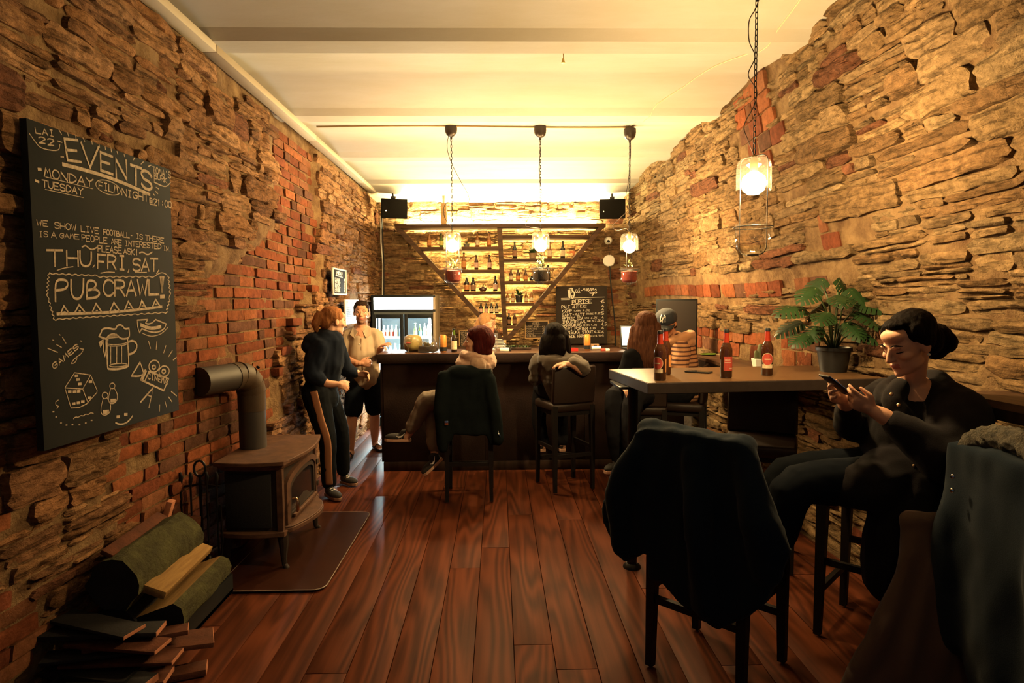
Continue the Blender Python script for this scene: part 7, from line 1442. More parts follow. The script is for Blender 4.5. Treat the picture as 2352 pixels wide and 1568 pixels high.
def cap_pt(x, z): 
    z0 = z-.045; yy = 1-(x/.094)**2-(z0/.082)**2; return hc+HR@Vector((x, -.012+.110*math.sqrt(max(0, yy))+.0025, z))
m = MB()
def capstroke(pts, w=.0032):
    P = []
    for (a, b) in zip(pts, pts[1:]):
        for q in np.linspace(0, 1, 4): P.append(cap_pt(a[0]+(b[0]-a[0])*q, a[1]+(b[1]-a[1])*q))
    m.tube(P, w, 5)
capstroke([(-.020,.062),(-.020,.100)]); capstroke([(-.020,.100),(.018,.064)]); capstroke([(.018,.064),(.018,.102)]); capstroke([(-.016,.108),(.0,.086)]); capstroke([(.016,.108),(.0,.086)]); capstroke([(.0,.086),(.0,.056)])
for x in (-.020,.018): capstroke([(x-.006,.062),(x+.006,.062)], .0025)
m.build('cap_emblem', M_white, capb, angle=180)
M_str = bpy.data.materials.new('striped_jersey'); M_str.use_nodes = True
def stripes(m, c1, c2, scale, frac, vec=(0,0,1), rough=.9):
    nt = m.node_tree; N = nt.nodes; L = nt.links; b = N['Principled BSDF']; b.inputs['Roughness'].default_value = rough
    tc = N.new('ShaderNodeTexCoord'); dp = N.new('ShaderNodeVectorMath'); dp.operation = 'DOT_PRODUCT'; dp.inputs[1].default_value = vec; L.new(tc.outputs['Object'], dp.inputs[0])
    mu = N.new('ShaderNodeMath'); mu.operation = 'MULTIPLY'; mu.inputs[1].default_value = scale; L.new(dp.outputs['Value'], mu.inputs[0])
    fr = N.new('ShaderNodeMath'); fr.operation = 'FRACT'; L.new(mu.outputs[0], fr.inputs[0])
    gt = N.new('ShaderNodeMath'); gt.operation = 'LESS_THAN'; gt.inputs[1].default_value = frac; L.new(fr.outputs[0], gt.inputs[0])
    mx = N.new('ShaderNodeMix'); mx.data_type = 'RGBA'; mx.inputs['A'].default_value = (*c1,1); mx.inputs['B'].default_value = (*c2,1); L.new(gt.outputs[0], mx.inputs['Factor']); L.new(mx.outputs['Result'], b.inputs['Base Color'])
stripes(M_str, (.50,.25,.12), (.075,.026,.018), 30., .38)
mb = MB(); limb(mb, [r((1.51,5.30,1.19)), r((1.53,5.30,1.02)), r((1.56,5.30,.84))], [.150,.160,.160], 16); limb(mb, [r((1.50,5.15,1.19)), r((1.55,5.45,1.19))], [.082,.082]); limb(mb, [r((1.50,5.14,1.18)), r((1.44,5.04,1.0)), r((1.35,5.01,.965))], [.078,.068,.05]); limb(mb, [r((1.55,5.46,1.18)), r((1.46,5.50,1.02)), r((1.36,5.41,1.02))], [.078,.068,.05])
blob('striped_top', mb, M_str, t, .009, 3, wrinkle=(.010, 9., (1,1,1.2)))
mb = MB(); limb(mb, [r((1.40,5.20,1.245)), r((1.47,5.165,1.275)), r((1.56,5.20,1.300)), r((1.615,5.27,1.305)), r((1.61,5.36,1.29))], [.036,.040,.046,.048,.044]); mb.ell(r((1.575,5.27,1.25)), (.085,.10,.055))
blob('hood', mb, mat('orange_beige_cloth', (.50,.25,.12), rough=.9, sheen=.2), t, .008, 3, wrinkle=(.009, 10., (1,1,1)))
mb = MB(); mb.ell(r((1.55,5.30,.83)), (.16,.16,.09))
for s in (-1, 1): limb(mb, [r((1.53,5.30+s*.08,.83)), r((1.26,5.42+s*.10,.80)), r((1.24,5.42+s*.10,.50)), r((1.30,5.42+s*.08,.33))], [.11,.085,.07,.06])
blob('jeans', mb, M_denim, t, .011, 3, wrinkle=(.007, 10., (1,1,1)))
for s in (-1, 1): shoe(t, r((1.33,5.42+s*.08,.243)), r((1.10,5.44+s*.08,.243)), (0,0,1))

# == bartender
O = (-.135, 7.25, GZ); r = rel(O)
t = person('bartender behind the bar with swept blonde hair, glasses and striped top', O)
hc = r((-.125, 7.18, 1.345)); HR = headR((.86,-.42,-.14))
mb = MB(); head_shapes(mb, hc, HR, .97)
limb(mb, [hc+HR@Vector((0,-.02,-.06)), r((-.13,7.22,1.20)), r((-.13,7.24,1.12))], [.05,.052,.07]); limb(mb, [r((-.13,7.25,1.10)), r((-.135,7.26,.95)), r((-.14,7.28,.80))], [.115,.11,.13])
limb(mb, [r((.02,7.19,1.10)), r((.07,7.10,.93)), r((.05,6.92,.98)), r((.04,6.88,.99))], [.042,.038,.032,.025]); hand(mb, r((.04,6.87,.99)), (0,-.9,.1), (0,-.1,-1), -1, .5, .92)
limb(mb, [r((-.28,7.27,1.10)), r((-.33,7.20,.93)), r((-.28,7.0,.98)), r((-.27,6.96,.99))], [.042,.038,.032,.025]); hand(mb, r((-.27,6.95,.99)), (0,-.9,.1), (0,-.1,-1), 1, .5, .92)
for s in (-1, 1): limb(mb, [r((-.14+s*.08,7.28,.80)), r((-.14+s*.085,7.27,.45)), r((-.14+s*.085,7.29,.08))], [.09,.06,.04]); limb(mb, [r((-.14+s*.085,7.29,.05)), r((-.14+s*.09,7.15,.035))], [.034,.028])
blob('body', mb, [SK, M_lip], t, .006, 3, paint=lip_paint(hc, HR, .97))
M_hair6 = mat('blonde_hair', (.42,.235,.11), rough=.62, col2=(.24,.115,.05), vscale=34, stretch=(3,3,.35), bump=.7, bscale=60, bdist=.006, spec=.03); face_extras(t, hc, HR, .97, browm=mat('brown_brow', (.16,.07,.03), rough=.6))
mb = MB()
for p, rr in (((0,-.026,.048),(.083,.096,.080)), ((0,.045,.096),(.055,.050,.028)), ((.02,.075,.085),(.040,.022,.024)), ((0,-.080,-.01),(.064,.045,.080)), ((-.070,-.02,.0),(.020,.045,.050)), ((.072,-.03,.02),(.014,.040,.040))): mb.ell(hc+HR@Vector(p), rr, HR)
strands(mb, hc, HR, [[(.03,-.10,.03),(.045,-.12,-.05),(.05,-.115,-.13)], [(-.03,-.10,.03),(-.03,-.12,-.06),(-.02,-.12,-.14)]], .030)
blob('hair', mb, M_hair6, t, .007, 6, wrinkle=HAIRW)
gl = MB(); L = lambda p: hc + HR @ (Vector(p)*.97)
for s in (-1, 1): gl.tube([L((s*.031+.021*math.cos(a), .099-.25*abs(s*.031+.021*math.cos(a))*.4, .000+.019*math.sin(a))) for a in np.linspace(0, 2*PI, 17)[:-1]], .0016, 5, closed=True, ref=tuple(HR.col[1])); gl.tube([L((s*.052,.093,.004)), L((s*.072,.06,.004)), L((s*.080,-.01,.0))], .0016, 5)
gl.tube([L((-.010,.098,.002)), L((0,.104,.004)), L((.010,.098,.002))], .0016, 5); gl.build('glasses', mat('gold_wire', (.45,.25,.10), rough=.3, metal=1.), t, angle=180)
M_str2 = bpy.data.materials.new('black_white_stripes'); M_str2.use_nodes = True; stripes(M_str2, (.45,.40,.36), (.018,.018,.020), 62., .5)
mb = MB(); limb(mb, [r((-.13,7.25,1.11)), r((-.135,7.26,.95)), r((-.14,7.28,.78))], [.13,.135,.15], 16); limb(mb, [r((.01,7.20,1.11)), r((-.27,7.27,1.11))], [.068,.068]); limb(mb, [r((.02,7.19,1.10)), r((.07,7.10,.94)), r((.05,6.98,.97))], [.064,.056,.045]); limb(mb, [r((-.28,7.27,1.10)), r((-.33,7.20,.94)), r((-.285,7.04,.97))], [.064,.056,.045])
blob('striped_top', mb, M_str2, t, .009, 3, wrinkle=(.006, 9., (1,1,1)))
mb = MB(); mb.ell(r((-.14,7.28,.80)), (.15,.13,.10))
for s in (-1, 1): limb(mb, [r((-.14+s*.08,7.28,.80)), r((-.14+s*.085,7.27,.45)), r((-.14+s*.085,7.29,.10))], [.105,.078,.06])
blob('trousers', mb, M_denim, t, .012, 3)
for s in (-1, 1): shoe(t, r((-.14+s*.085,7.32,GZ+.005)), r((-.14+s*.09,7.08,GZ+.005)), (0,0,1))

# == woman with phone at the right
O = (1.79, 2.80, GZ); r = rel(O)
t = person('smiling woman in dark coat with tied dark hair looking down at her phone', O)
SK3 = skin_mat('warm', (.58,.30,.185))
hc = r((1.675, 2.55, 1.415)); HR = headR((-.90,-.24,-.36))
mb = MB(); head_shapes(mb, hc, HR, 1.03, nose=.92)
limb(mb, [hc+HR@Vector((0,-.025,-.055)), r((1.735,2.60,1.27)), r((1.76,2.63,1.18))], [.050,.050,.075]); limb(mb, [r((1.77,2.64,1.16)), r((1.80,2.69,1.0)), r((1.82,2.74,.83))], [.12,.11,.13])
limb(mb, [r((1.82,2.50,1.15)), r((1.70,2.38,1.01)), r((1.54,2.47,1.13)), r((1.505,2.49,1.150))], [.045,.040,.034,.026])
limb(mb, [r((1.71,2.76,1.16)), r((1.60,2.80,1.02)), r((1.49,2.66,1.15)), r((1.465,2.63,1.175))], [.045,.040,.034,.026])
hand(mb, r((1.505,2.490,1.152)), (-.86,.16,.50), (.35,.72,.30), -1, .55, .95, curls=(.30,.55,.80,.95), thumb=.9)
hand(mb, r((1.465,2.635,1.172)), (-.85,-.22,.42), (.35,-.75,.30), 1, .45, .95, curls=(.35,.45,.6,.75), thumb=.8)
limb(mb, [r((1.80,2.64,.82)), r((1.22,2.52,.84)), r((1.15,2.54,.62)), r((1.12,2.60,.42))], [.10,.068,.058,.042]); limb(mb, [r((1.80,2.80,.82)), r((1.26,2.70,.83)), r((1.20,2.72,.60)), r((1.18,2.76,.42))], [.10,.068,.058,.042])
limb(mb, [r((1.12,2.60,.40)), r((1.02,2.60,.375))], [.034,.028]); limb(mb, [r((1.18,2.76,.40)), r((1.08,2.77,.375))], [.034,.028])
blob('body', mb, [SK3, M_lip], t, .0045, 3, paint=lip_paint(hc, HR, 1.03))
face_extras(t, hc, HR, 1.03, eyes=False, browm=M_hair4)
mb = MB()
for p, rr in (((0,-.038,.048),(.084,.100,.082)), ((0,-.090,-.01),(.074,.055,.080)), ((.0,.020,.096),(.052,.050,.022)), ((.064,.000,.055),(.022,.046,.040)), ((-.064,.000,.055),(.022,.046,.040)), ((.070,-.030,.015),(.020,.040,.045)), ((-.070,-.030,.015),(.020,.040,.045))): mb.ell(hc+HR@(Vector(p)*1.03), [a*1.03 for a in rr], HR)
mb.ell(hc+HR@Vector((.0,-.150,-.035)), (.060,.062,.062), HR); mb.ell(hc+HR@Vector((.02,-.155,-.085)), (.048,.050,.050), HR); mb.ell(hc+HR@Vector((-.02,-.170,-.060)), (.045,.045,.050), HR)
blob('hair', mb, M_hair4, t, .0055, 10, wrinkle=HAIRW)
MB().ell(hc+HR@Vector((-.082,-.006,-.043)), (.006,.006,.006), seg=10, rings=6).build('earring', mat('pearl', (.7,.62,.5), rough=.15), t)
M_jkt = mat('black_brown_coat_cloth', (.013,.011,.012), rough=.92, spec=.03, sheen=.04, bump=.25, bscale=260, var=.2, vscale=7)
mb = MB(); limb(mb, [r((1.785,2.64,1.055)), r((1.80,2.68,.98)), r((1.82,2.73,.84))], [.175,.195,.215], 18); limb(mb, [r((1.85,2.52,1.150)), r((1.74,2.78,1.155))], [.105,.095])
limb(mb, [r((1.85,2.48,1.13)), r((1.73,2.36,.985)), r((1.575,2.45,1.105))], [.115,.108,.056], 14); limb(mb, [r((1.70,2.77,1.15)), r((1.60,2.80,1.015)), r((1.51,2.685,1.125))], [.085,.076,.050], 14)
limb(mb, [r((1.66,2.52,1.10)), r((1.62,2.55,1.18)), r((1.68,2.60,1.235))], [.04,.045,.04]); limb(mb, [r((1.83,2.52,1.20)), r((1.86,2.62,1.25)), r((1.80,2.72,1.24)), r((1.69,2.70,1.21)), r((1.63,2.62,1.17))], [.045,.05,.05,.045,.04])
mb.ell(r((1.80,2.66,.84)), (.235,.22,.19)); limb(mb, [r((1.72,2.58,.86)), r((1.45,2.50,.83))], [.15,.095]); limb(mb, [r((1.70,2.52,.80)), r((1.62,2.50,.60)), r((1.60,2.50,.45))], [.14,.13,.10]); limb(mb, [r((1.92,2.62,.80)), r((1.95,2.62,.50))], [.16,.14])
jk = blob('coat', mb, M_jkt, t, .009, 8, wrinkle=(.014, 7., (1.2,1.2,.8)))
M_stud = mat('brass_stud', (.55,.36,.20), rough=.3, metal=1.)
for p in ((1.585,2.50,1.215),(1.60,2.475,1.175),(1.585,2.48,1.13),(1.66,2.46,.93),(1.60,2.44,.80)): MB().ell(r(p), (.008,.008,.008), seg=10, rings=6).build('stud', M_stud, jk)
mb = MB(); limb(mb, [r((1.80,2.64,.82)), r((1.22,2.52,.84)), r((1.15,2.54,.62)), r((1.12,2.60,.45))], [.118,.086,.072,.058], 14); limb(mb, [r((1.80,2.80,.82)), r((1.26,2.70,.83)), r((1.20,2.72,.60)), r((1.18,2.76,.45))], [.118,.086,.072,.058], 14)
blob('trousers', mb, mat('black_trousers', (.008,.010,.014), rough=.95, spec=.03), t, .011, 3, wrinkle=(.008, 8., (1,1,1)))
shoe(t, r((1.15,2.61,.36)), r((.93,2.60,.345)), (0,0,1)); shoe(t, r((1.21,2.77,.36)), r((.99,2.78,.345)), (0,0,1))
ph = thing('smartphone', 'black smartphone held up in both hands by the woman at right', 'phone', (1.395, 2.565, 1.245))
R = headR((.55,.10,.83)) 
R = Matrix((Vector((-.10,.99,.02)).normalized(), Vector((-.80,-.09,.58)).normalized(), Vector((-.10,.99,.02)).normalized().cross(Vector((-.80,-.09,.58)).normalized()))).transposed()
MB().box((0,0,0), (.070,.145,.008), R, bev=.003).build('phone_body', M_blackp, ph); MB().box(R @ Vector((0,0,.0045)), (.064,.134,.001), R).build('screen', mat('dim_phone_screen', (.02,.03,.04), rough=.1, emit=(.5,.65,.8), es=.12), ph)
# ---- things on the high table
TT = 1.1717
M_gl_brew = mat('brown_beer_glass', (.045,.014,.006), rough=.06, spec=.8, var=.3, vscale=8)
M_foil = mat('red_neck_foil', (.33,.030,.012), rough=.32, metal=.35)
def table_bottle(label, loc, rz, lab):
    h, r_ = .268, .0325
    t = thing('beer_bottle', label, 'bottle', loc, rz, 'red-necked beer bottles on the high table')
    MB().lathe([(0,0),(r_*.85,0),(r_,.006),(r_,.148),(r_*.97,.162),(r_*.72,.182),(r_*.50,.196),(r_*.44,.205),(r_*.36,.255),(0,.258)], 24).build('glass_body', M_gl_brew, t, angle=50)
    MB().lathe([(r_*.535,.194),(r_*.47,.207),(r_*.395,.250)], 20).build('neck_foil', M_foil, t)
    MB().lathe([(0,.250),(r_*.44,.250),(r_*.45,.262),(r_*.38,.268),(0,.268)], 16).build('crown_cap', M_blackp, t)
    def patch(name, a0, a1, z0, z1, m, rr=1.015, oval=False):
        V = []; n = 10; k = 8
        for i in range(n+1):
            for j in range(k+1):
                u, v = i/n*2-1, j/k*2-1
                if oval: u, v = u*math.sqrt(1-v*v/2), v*math.sqrt(1-u*u/2)
                a = (a0+a1)/2+(a1-a0)/2*u; V.append((r_*rr*math.cos(a), r_*rr*math.sin(a), (z0+z1)/2+(z1-z0)/2*v))
        m_ = MB(); m_.add(V, [(i*(k+1)+j, (i+1)*(k+1)+j, (i+1)*(k+1)+j+1, i*(k+1)+j+1) for i in range(n) for j in range(k)]); return m_.build(name, m, t, weld=False, angle=180)
    f = -PI/2
    if lab == 'front':
        patch('cream_label', f-.95, f+.95, .042, .064, LAB['cream']); patch('oval_rim', f-1.0, f+1.0, .058, .128, LAB['cream'], 1.02, True); patch('oval_label', f-.94, f+.94, .061, .125, LAB['red'], 1.028, True); patch('label_text', f-.5, f+.5, .090, .096, LAB['cream'], 1.034)
    else:
        patch('back_label', f-.85, f+.85, .042, .118, LAB['red']); patch('label_text', f-.7, f+.3, .098, .102, LAB['pink'], 1.022); patch('label_text', f-.7, f+.5, .086, .089, LAB['pink'], 1.022); patch('label_text', f+.1, f+.7, .050, .057, LAB['pink'], 1.022)
    patch('side_label', f+1.5, f+2.3, .045, .115, LAB['orange'])
    return t
table_bottle('red-necked beer bottle at the near left corner of high table', (.865,3.36,TT), -.75, 'front')
table_bottle('red-necked beer bottle standing just behind the corner bottle', (.964,3.62,TT), -1.2, 'front')
table_bottle('red-necked beer bottle with square back label on high table', (1.252,3.44,TT), .1, 'back')
table_bottle('red-necked beer bottle with round red label, nearest the monstera', (1.523,3.54,TT), -.35, 'front')
ph = thing('smartphone', 'black smartphone lying flat on the high table between bottles', 'phone', (1.183,3.70,TT), .95)
MB().box((0,0,.0045), (.072,.148,.008), bev=.003).build('phone_body', M_blackp, ph); MB().box((0,0,.0088), (.066,.138,.0008)).build('screen', mat('dark_phone_glass', (.01,.01,.012), rough=.08), ph)
# monstera
mo = thing('monstera', 'green monstera with split leaves in black pot on high table', 'plant', (1.985,3.69,TT))
pot(mo, .098, .145)
def monstera_leaf(base, tip_dir, nrm, L, rgx):
    """heart-shaped blade cut by slits along both edges"""
    d = Vector(tip_dir).normalized(); n = Vector(nrm); n = (n-d*n.dot(d)).normalized(); s = d.cross(n)
    mb = MB(); out = []
    N_ = 7
    def W(t): return .52*L*math.sin(PI*min(1, max(0, t*.86+.14)))**.65*(1-.25*t)
    for side in (-1, 1):
        for k in range(N_):
            t0, t1 = k/N_, (k+.80)/N_
            a, b = -.12+t0*1.05, -.12+t1*1.05
            w0, w1 = W(t0+.02), W(t1)
            sk = .16
            V = []
            for (t, w) in ((a, w0), ((a+b)/2, (w0+w1)/2*1.08), (b, w1)):
                for q in (0, .5, 1.):
                    lat = w*q; dz = -.22*L*(q**2)*.55 - .18*L*max(0,t)**2; V.append(Vector(base) + d*(t+sk*q*(1 if t > 0 else .2))*L + s*side*lat + n*dz)
            mb.add(V, [f for i in range(2) for f in ((3*i,3*i+1,3*i+4,3*i+3),(3*i+1,3*i+2,3*i+5,3*i+4))])
        V = []
        for k in range(8): t = -.12+1.05*k/7; V.append(Vector(base)+d*t*L + n*(-.18*L*max(0,t)**2)); V.append(Vector(base)+d*t*L + s*side*W(k/7)*.36 + n*(-.18*L*max(0,t)**2-.012*L))
        mb.add(V, [(2*k,2*k+1,2*k+3,2*k+2) for k in range(7)])
    return mb
rgm = random.Random(8); M_mon = mat('monstera_leaf', (.018,.048,.014), rough=.42, spec=.35, var=.5, vscale=7); M_stem = mat('green_stem', (.07,.10,.03), rough=.5)
LV = [(-.30,-.05,.36,.17),(-.27,.05,.27,.15),(-.22,-.10,.47,.15),(-.10,.02,.52,.14),(-.03,-.12,.43,.16),(.07,-.12,.46,.16),(.11,-.17,.38,.16),(.09,-.20,.33,.16),(-.14,-.16,.33,.15),(-.26,-.08,.20,.13),(.06,.09,.27,.13),(.02,-.16,.27,.14),(.10,-.16,.22,.13),(-.06,.10,.38,.15),(.03,.0,.52,.12),(-.16,-.05,.24,.12)]
for x, y, z, L_ in LV:
    tip = Vector((x*1.25+rgm.uniform(-.04,.04), y*1.25-.02, -.10+rgm.uniform(-.05,.08))); 
    if tip.length < .05: tip = Vector((.1,-.1,-.05))
    nn = Vector((rgm.uniform(-.25,.25)+x*.4, -.55+y*.5, 1.)); c = Vector((x*.72, y*.72, z*1.0+.02))
    l = monstera_leaf(c, tip, nn, L_, rgm).build('leaf', M_mon, mo, weld=False, angle=180)
    MB().tube([(x*.05,y*.05,.13), (x*.30,y*.30,.13+(z-.11)*.65), tuple(c)], .005, 6).build('stem', M_stem, mo, angle=180)
# things on the wall ledge
ca = thing('cactus', 'small cactus in square white pot on the wall ledge behind bottles', 'plant', (1.90,4.55,1.1005))
mb = MB(); mb.v = []; mb.add([(x*.034,y*.034,0) for x, y in ((-1,-1),(1,-1),(1,1),(-1,1))] + [(x*.045,y*.045,.07) for x, y in ((-1,-1),(1,-1),(1,1),(-1,1))], [(3,2,1,0),(4,5,6,7)]+[(i,(i+1)%4,4+(i+1)%4,4+i) for i in range(4)]); mb.build('pot', M_white, ca, smooth=False, bevel=.004)
M_cac = mat('cactus_green', (.085,.095,.035), rough=.7, bump=.5, bscale=120)
def ribbed(c, r_, h):
    mb = MB(); V = []; seg = 20; prof = [(.6,0),(1,.25),(1.02,.6),(.85,.85),(.5,.97),(.05,1)]
    for a, b in prof:
        for k in range(seg): ang = 2*PI*k/seg; rr = r_*a*(1-.14*(k % 2)); V.append((c[0]+rr*math.cos(ang), c[1]+rr*math.sin(ang), c[2]+h*b))
    mb.add(V, [(i*seg+k, i*seg+(k+1)%seg, (i+1)*seg+(k+1)%seg, (i+1)*seg+k) for i in range(5) for k in range(seg)]); return mb
for c, r_, h in (((.008,0,.06),.024,.12),((-.022,.008,.06),.016,.07),((.026,-.012,.06),.014,.055)): ribbed(c, r_, h).build('cactus_column', M_cac, ca, angle=180)
pl = thing('green_plate', 'flat green dish on the ledge behind the man in cap', 'dish', (1.90,5.68,1.1005)); MB().lathe([(0,0),(.05,0),(.075,.012),(.072,.014),(.045,.005),(0,.005)], 22).build('dish', mat('green_glaze', (.20,.38,.05), rough=.3), pl)
# dark panel behind the couple
bp = thing('black_panel', 'black flat panel standing on the wall ledge behind the couple', 'panel', (1.62,5.72,1.1005), -.12)
MB().box((0,0,.255), (.37,.03,.51), bev=.005).build('panel_body', M_blackp, bp); MB().box((0,-.0155,.26), (.345,.003,.47)).build('panel_face', mat('dull_black_face', (.022,.016,.014), rough=.35), bp)

# ---- things on the bar counter
CT_ = 1.1205
M_gl_wine = thin_glass('drinking_glass', (.96,.96,.93), 2.2, .03, .055)
w = thing('wine_glass', 'stemmed glass with dark red garnish on bar beside the glass flask', 'glass', (-.865,6.02,CT_))
MB().lathe([(.032,0),(.030,.003),(.006,.006),(.0045,.05),(.012,.062),(.034,.085),(.040,.115),(.036,.15)], 20).build('glass_bowl', M_gl_wine, w, angle=180); mb = MB(); mb.ell((0,0,.092), (.026,.026,.010)); mb.build('berries', LAB['red'], w)
for k in range(5): mb = MB(); blade(mb, (0,0,.09), (math.cos(k*1.25), math.sin(k*1.25), .5), .035, .014, .5); mb.build('petal', mat('dark_red_petal', (.22,.01,.01), rough=.6), w, weld=False)
j = thing('terrarium_jar', 'rounded yellow glass terrarium jar on bar behind the wine glass', 'jar', (-.840,6.18,CT_))
MB().lathe([(0,0),(.060,0),(.085,.02),(.092,.06),(.090,.11),(.075,.145),(.045,.160),(.0,.162)], 24).build('glass_jar', mat('yellow_tinted_glass', (.26,.19,.065), rough=.35, spec=.4, col2=(.10,.08,.03), vscale=14), j, angle=180)
f = thing('terrarium_flask', 'big conical glass flask terrarium with dark soil on the bar', 'flask', (-.675,6.02,CT_))
MB().lathe([(0,.001),(.075,.001),(.095,.012),(.098,.035),(.085,.075),(.060,.130),(.036,.175),(.030,.20),(.031,.235),(.035,.240)], 28).build('glass_flask', M_gl_wine, f, angle=180)
MB().lathe([(0,.004),(.074,.004),(.092,.014),(.094,.034),(.088,.058),(.05,.062),(0,.060)], 24).build('soil', M_soil, f)
mb = MB(); rgf = random.Random(6)
for k in range(60): a = rgf.uniform(0, 2*PI); rr = rgf.uniform(0, .05); blade(mb, (rr*math.cos(a), rr*math.sin(a), .06), (math.cos(a)*.4, math.sin(a)*.4, 1), rgf.uniform(.03,.065), .012, .9, 3)
mb.build('moss', mat('terrarium_moss', (.30,.24,.07), rough=.8), f, weld=False, angle=180)
def can(label, loc, c, h=.165, r_=.033):
    t = thing('beer_can', label, 'can', loc, .3, 'beer cans on the bar')
    MB().lathe([(0,.002),(r_*.78,0),(r_,.012),(r_,h-.014),(r_*.80,h-.003),(r_*.80,h),(r_*.74,h-.004),(0,h-.004)], 22).build('can_body', c, t)
    m = MB(); m.lathe([(r_*1.01,.012),(r_*1.01,.050)], 22); m.f = m.f[:22]; m.mi = m.mi[:22]; m.build('dark_band', M_blackp, t); MB().box((0,0,h-.001), (.014,.022,.002)).build('pull_tab', M_chrome, t); return t
M_can = mat('orange_can', (.50,.20,.04), rough=.35, metal=.3)
can('tall orange beer can on the bar between flask and green bottle', (-.53,6.02,CT_), M_can); can('tall orange beer can on the bar in front of the menu board', (.857,6.10,CT_), M_can, .155)
b = bottle('beer_bottle', 'dark bottle with green neck and cream label on the bar', .225, .0285, 'long', M_gl_dark, 'cream', None); place(b, (-.427,6.02,CT_), .2)
MB().lathe([(.0145,.165),(.0118,.190),(.0112,.212)], 14).build('green_neck', M_gl_green, b)
g = thing('tall_glass', 'tall clear empty glass on the bar by the red-haired guest', 'glass', (-.045,5.95,CT_)); MB().lathe([(0,.002),(.026,.002),(.036,.18)], 20).build('glass_wall', M_gl_wine, g, angle=180)
c = thing('white_cup', 'small white tub on the bar right of the tall glass', 'tub', (.055,6.08,CT_)); MB().box((0,0,.016), (.085,.06,.032), bev=.006).build('tub_body', M_white, c); MB().box((.05,0,.012), (.03,.05,.022), bev=.004).build('dark_end', M_greyw, c)
co_ = thing('corked_bottle', 'tiny corked glass bottle on the bar behind the white tub', 'bottle', (.06,6.25,CT_)); MB().lathe([(0,0),(.02,0),(.022,.04),(.010,.055),(.010,.075)], 14).build('glass_vial', M_gl_wine, co_, angle=180); MB().lathe([(0,.07),(.013,.07),(.015,.095),(0,.097)], 10).build('cork', M_pine, co_)
hb = thing('herb_planter', 'low planter of small green herbs at the back of the bar', 'plant', (.19,6.27,CT_)); MB().box((0,0,.012), (.26,.05,.024), bev=.004).build('planter_box', M_darkwood, hb); mb = MB(); rgh = random.Random(3)
for k in range(70): a = rgh.uniform(0, 2*PI); blade(mb, (rgh.uniform(-.12,.12), rgh.uniform(-.02,.02), .02), (math.cos(a)*.7, math.sin(a)*.7, 1), rgh.uniform(.03,.055), .010, .8, 3)
mb.build('herb_leaves', M_leaf, hb, weld=False, angle=180)
rd = thing('red_tray', 'small translucent red tray on the bar beside the dark-haired woman', 'tray', (.715,6.02,CT_)); m_ = mat('red_plastic', (.50,.02,.015), rough=.3); MB().box((0,0,.004), (.08,.06,.008), bev=.002).build('tray_base', m_, rd)
for sx in (-1, 1): MB().box((sx*.038,0,.016), (.005,.06,.024)).build('tray_side', m_, rd); MB().box((0,sx*.028,.016), (.075,.005,.024)).build('tray_end', m_, rd)
rl = thing('paper_roll', 'small white roll lying on the bar right of the orange can', 'roll', (.945,6.12,CT_+.020), .1); MB().tube([(-.045,0,0),(.045,0,0)], .020, 16).build('paper', M_white, rl); MB().tube([(.0455,0,0),(.047,0,0)], .014, 12).build('core', M_greyw, rl)
pk = thing('cigarette_packet', 'flat red and white packet lying on bar in front of laptop', 'packet', (1.02,6.02,CT_)); MB().box((-.02,0,.010), (.04,.055,.020), bev=.002).build('red_half', LAB['red'], pk); MB().box((.02,0,.010), (.04,.055,.020), bev=.002).build('white_half', M_white, pk)
bx = thing('cardboard_box', 'small brown cardboard box on the bar behind the paper roll', 'box', (.96,6.28,CT_)); MB().box((0,0,.025), (.075,.06,.05), bev=.002).build('carton', mat('brown_card', (.20,.11,.05), rough=.9), bx); MB().box((0,-.0305,.03), (.03,.002,.02)).build('carton_label', M_greyw, bx)
lp = thing('laptop', 'open laptop with a glowing white page at the bar end', 'laptop', (1.36,6.22,CT_), .10)
MB().box((0,.0,.008), (.26,.18,.015), bev=.003).build('keyboard_base', M_blackp, lp); R = Matrix.Rotation(-.22, 3, 'X')
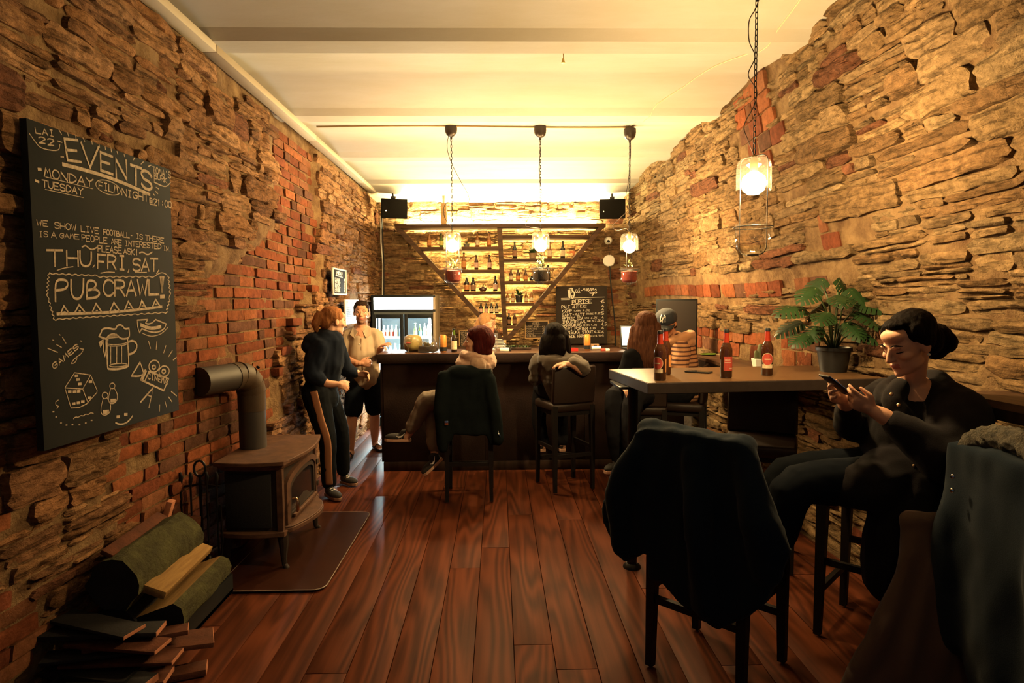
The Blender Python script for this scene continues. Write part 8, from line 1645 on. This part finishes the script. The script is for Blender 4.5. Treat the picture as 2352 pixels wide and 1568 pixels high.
# the screen faces the room
MB().box(Vector((0,.10,.125)), (.26,.010,.215), R, bev=.003).build('screen_lid', M_blackp, lp); MB().box(Vector((0,.094,.125)), (.235,.001,.19), R).build('screen', emis('laptop_page_light', (.70,.85,1.0), .55), lp); MB().box(Vector((-.01,.0925,.105)), (.20,.001,.115), R).build('screen_picture', mat('dark_screen_photo', (.02,.025,.04), rough=.3, col2=(.10,.13,.18), vscale=14), lp)
fan = thing('desk_fan', 'small round wire fan on the bar beside the dark-haired woman', 'fan', (.415,6.29,CT_-.005)); fan.scale = (.36,.36,.30)
MB().lathe([(0,0),(.09,0),(.085,.02),(.02,.03),(0,.03)], 18).build('fan_base', M_chrome, fan); MB().tube([(0,0,.03),(0,0,.14)], .012, 8).build('fan_post', M_chrome, fan)
for rr, y in ((.115,-.02),(.115,.03),(.075,-.03),(.035,-.035)): MB().tube([(rr*math.cos(a), y, .24+rr*math.sin(a)) for a in np.linspace(0, 2*PI, 25)[:-1]], .003, 5, closed=True, ref=(0,1,0)).build('cage_ring', M_brass, fan, angle=180)
for k in range(4): mb = MB(); a = k*PI/2+.3; blade(mb, (0,0,.24), (math.cos(a),.15,math.sin(a)), .10, .06, 0., 4); mb.build('fan_blade', M_brass, fan, weld=False)
MB().ell((0,-.02,.24), (.028,.03,.028)).build('fan_motor', M_blackm, fan)
bk = thing('back_counter', 'dark work counter along the back wall behind the bar', 'counter', (.40,8.37,0)); MB().box((0,0,.975), (2.3,.48,.045), bev=.004).build('worktop', M_bartop, bk)
for k in range(3): 
    d = MB().box((-.76+.76*k,-.20,.50), (.74,.02,.88), bev=.003).build('cabinet_door', M_barfront, bk); MB().bar((-.76+.76*k-.1,-.215,.85), (-.76+.76*k+.1,-.215,.85), .012).build('door_handle', M_blackm, d)
MB().box((0,.02,.50), (2.28,.42,.92)).build('carcass', M_barfront, bk)
sw = thing('wall_switch', 'small black wall socket left of the desk fan', 'switch', (.40,8.66,1.13)); MB().box((0,-.01,0), (.035,.02,.06), bev=.003).build('switch_body', M_blackp, sw); MB().box((0,-.021,.01), (.016,.004,.022)).build('rocker', M_greyw, sw)
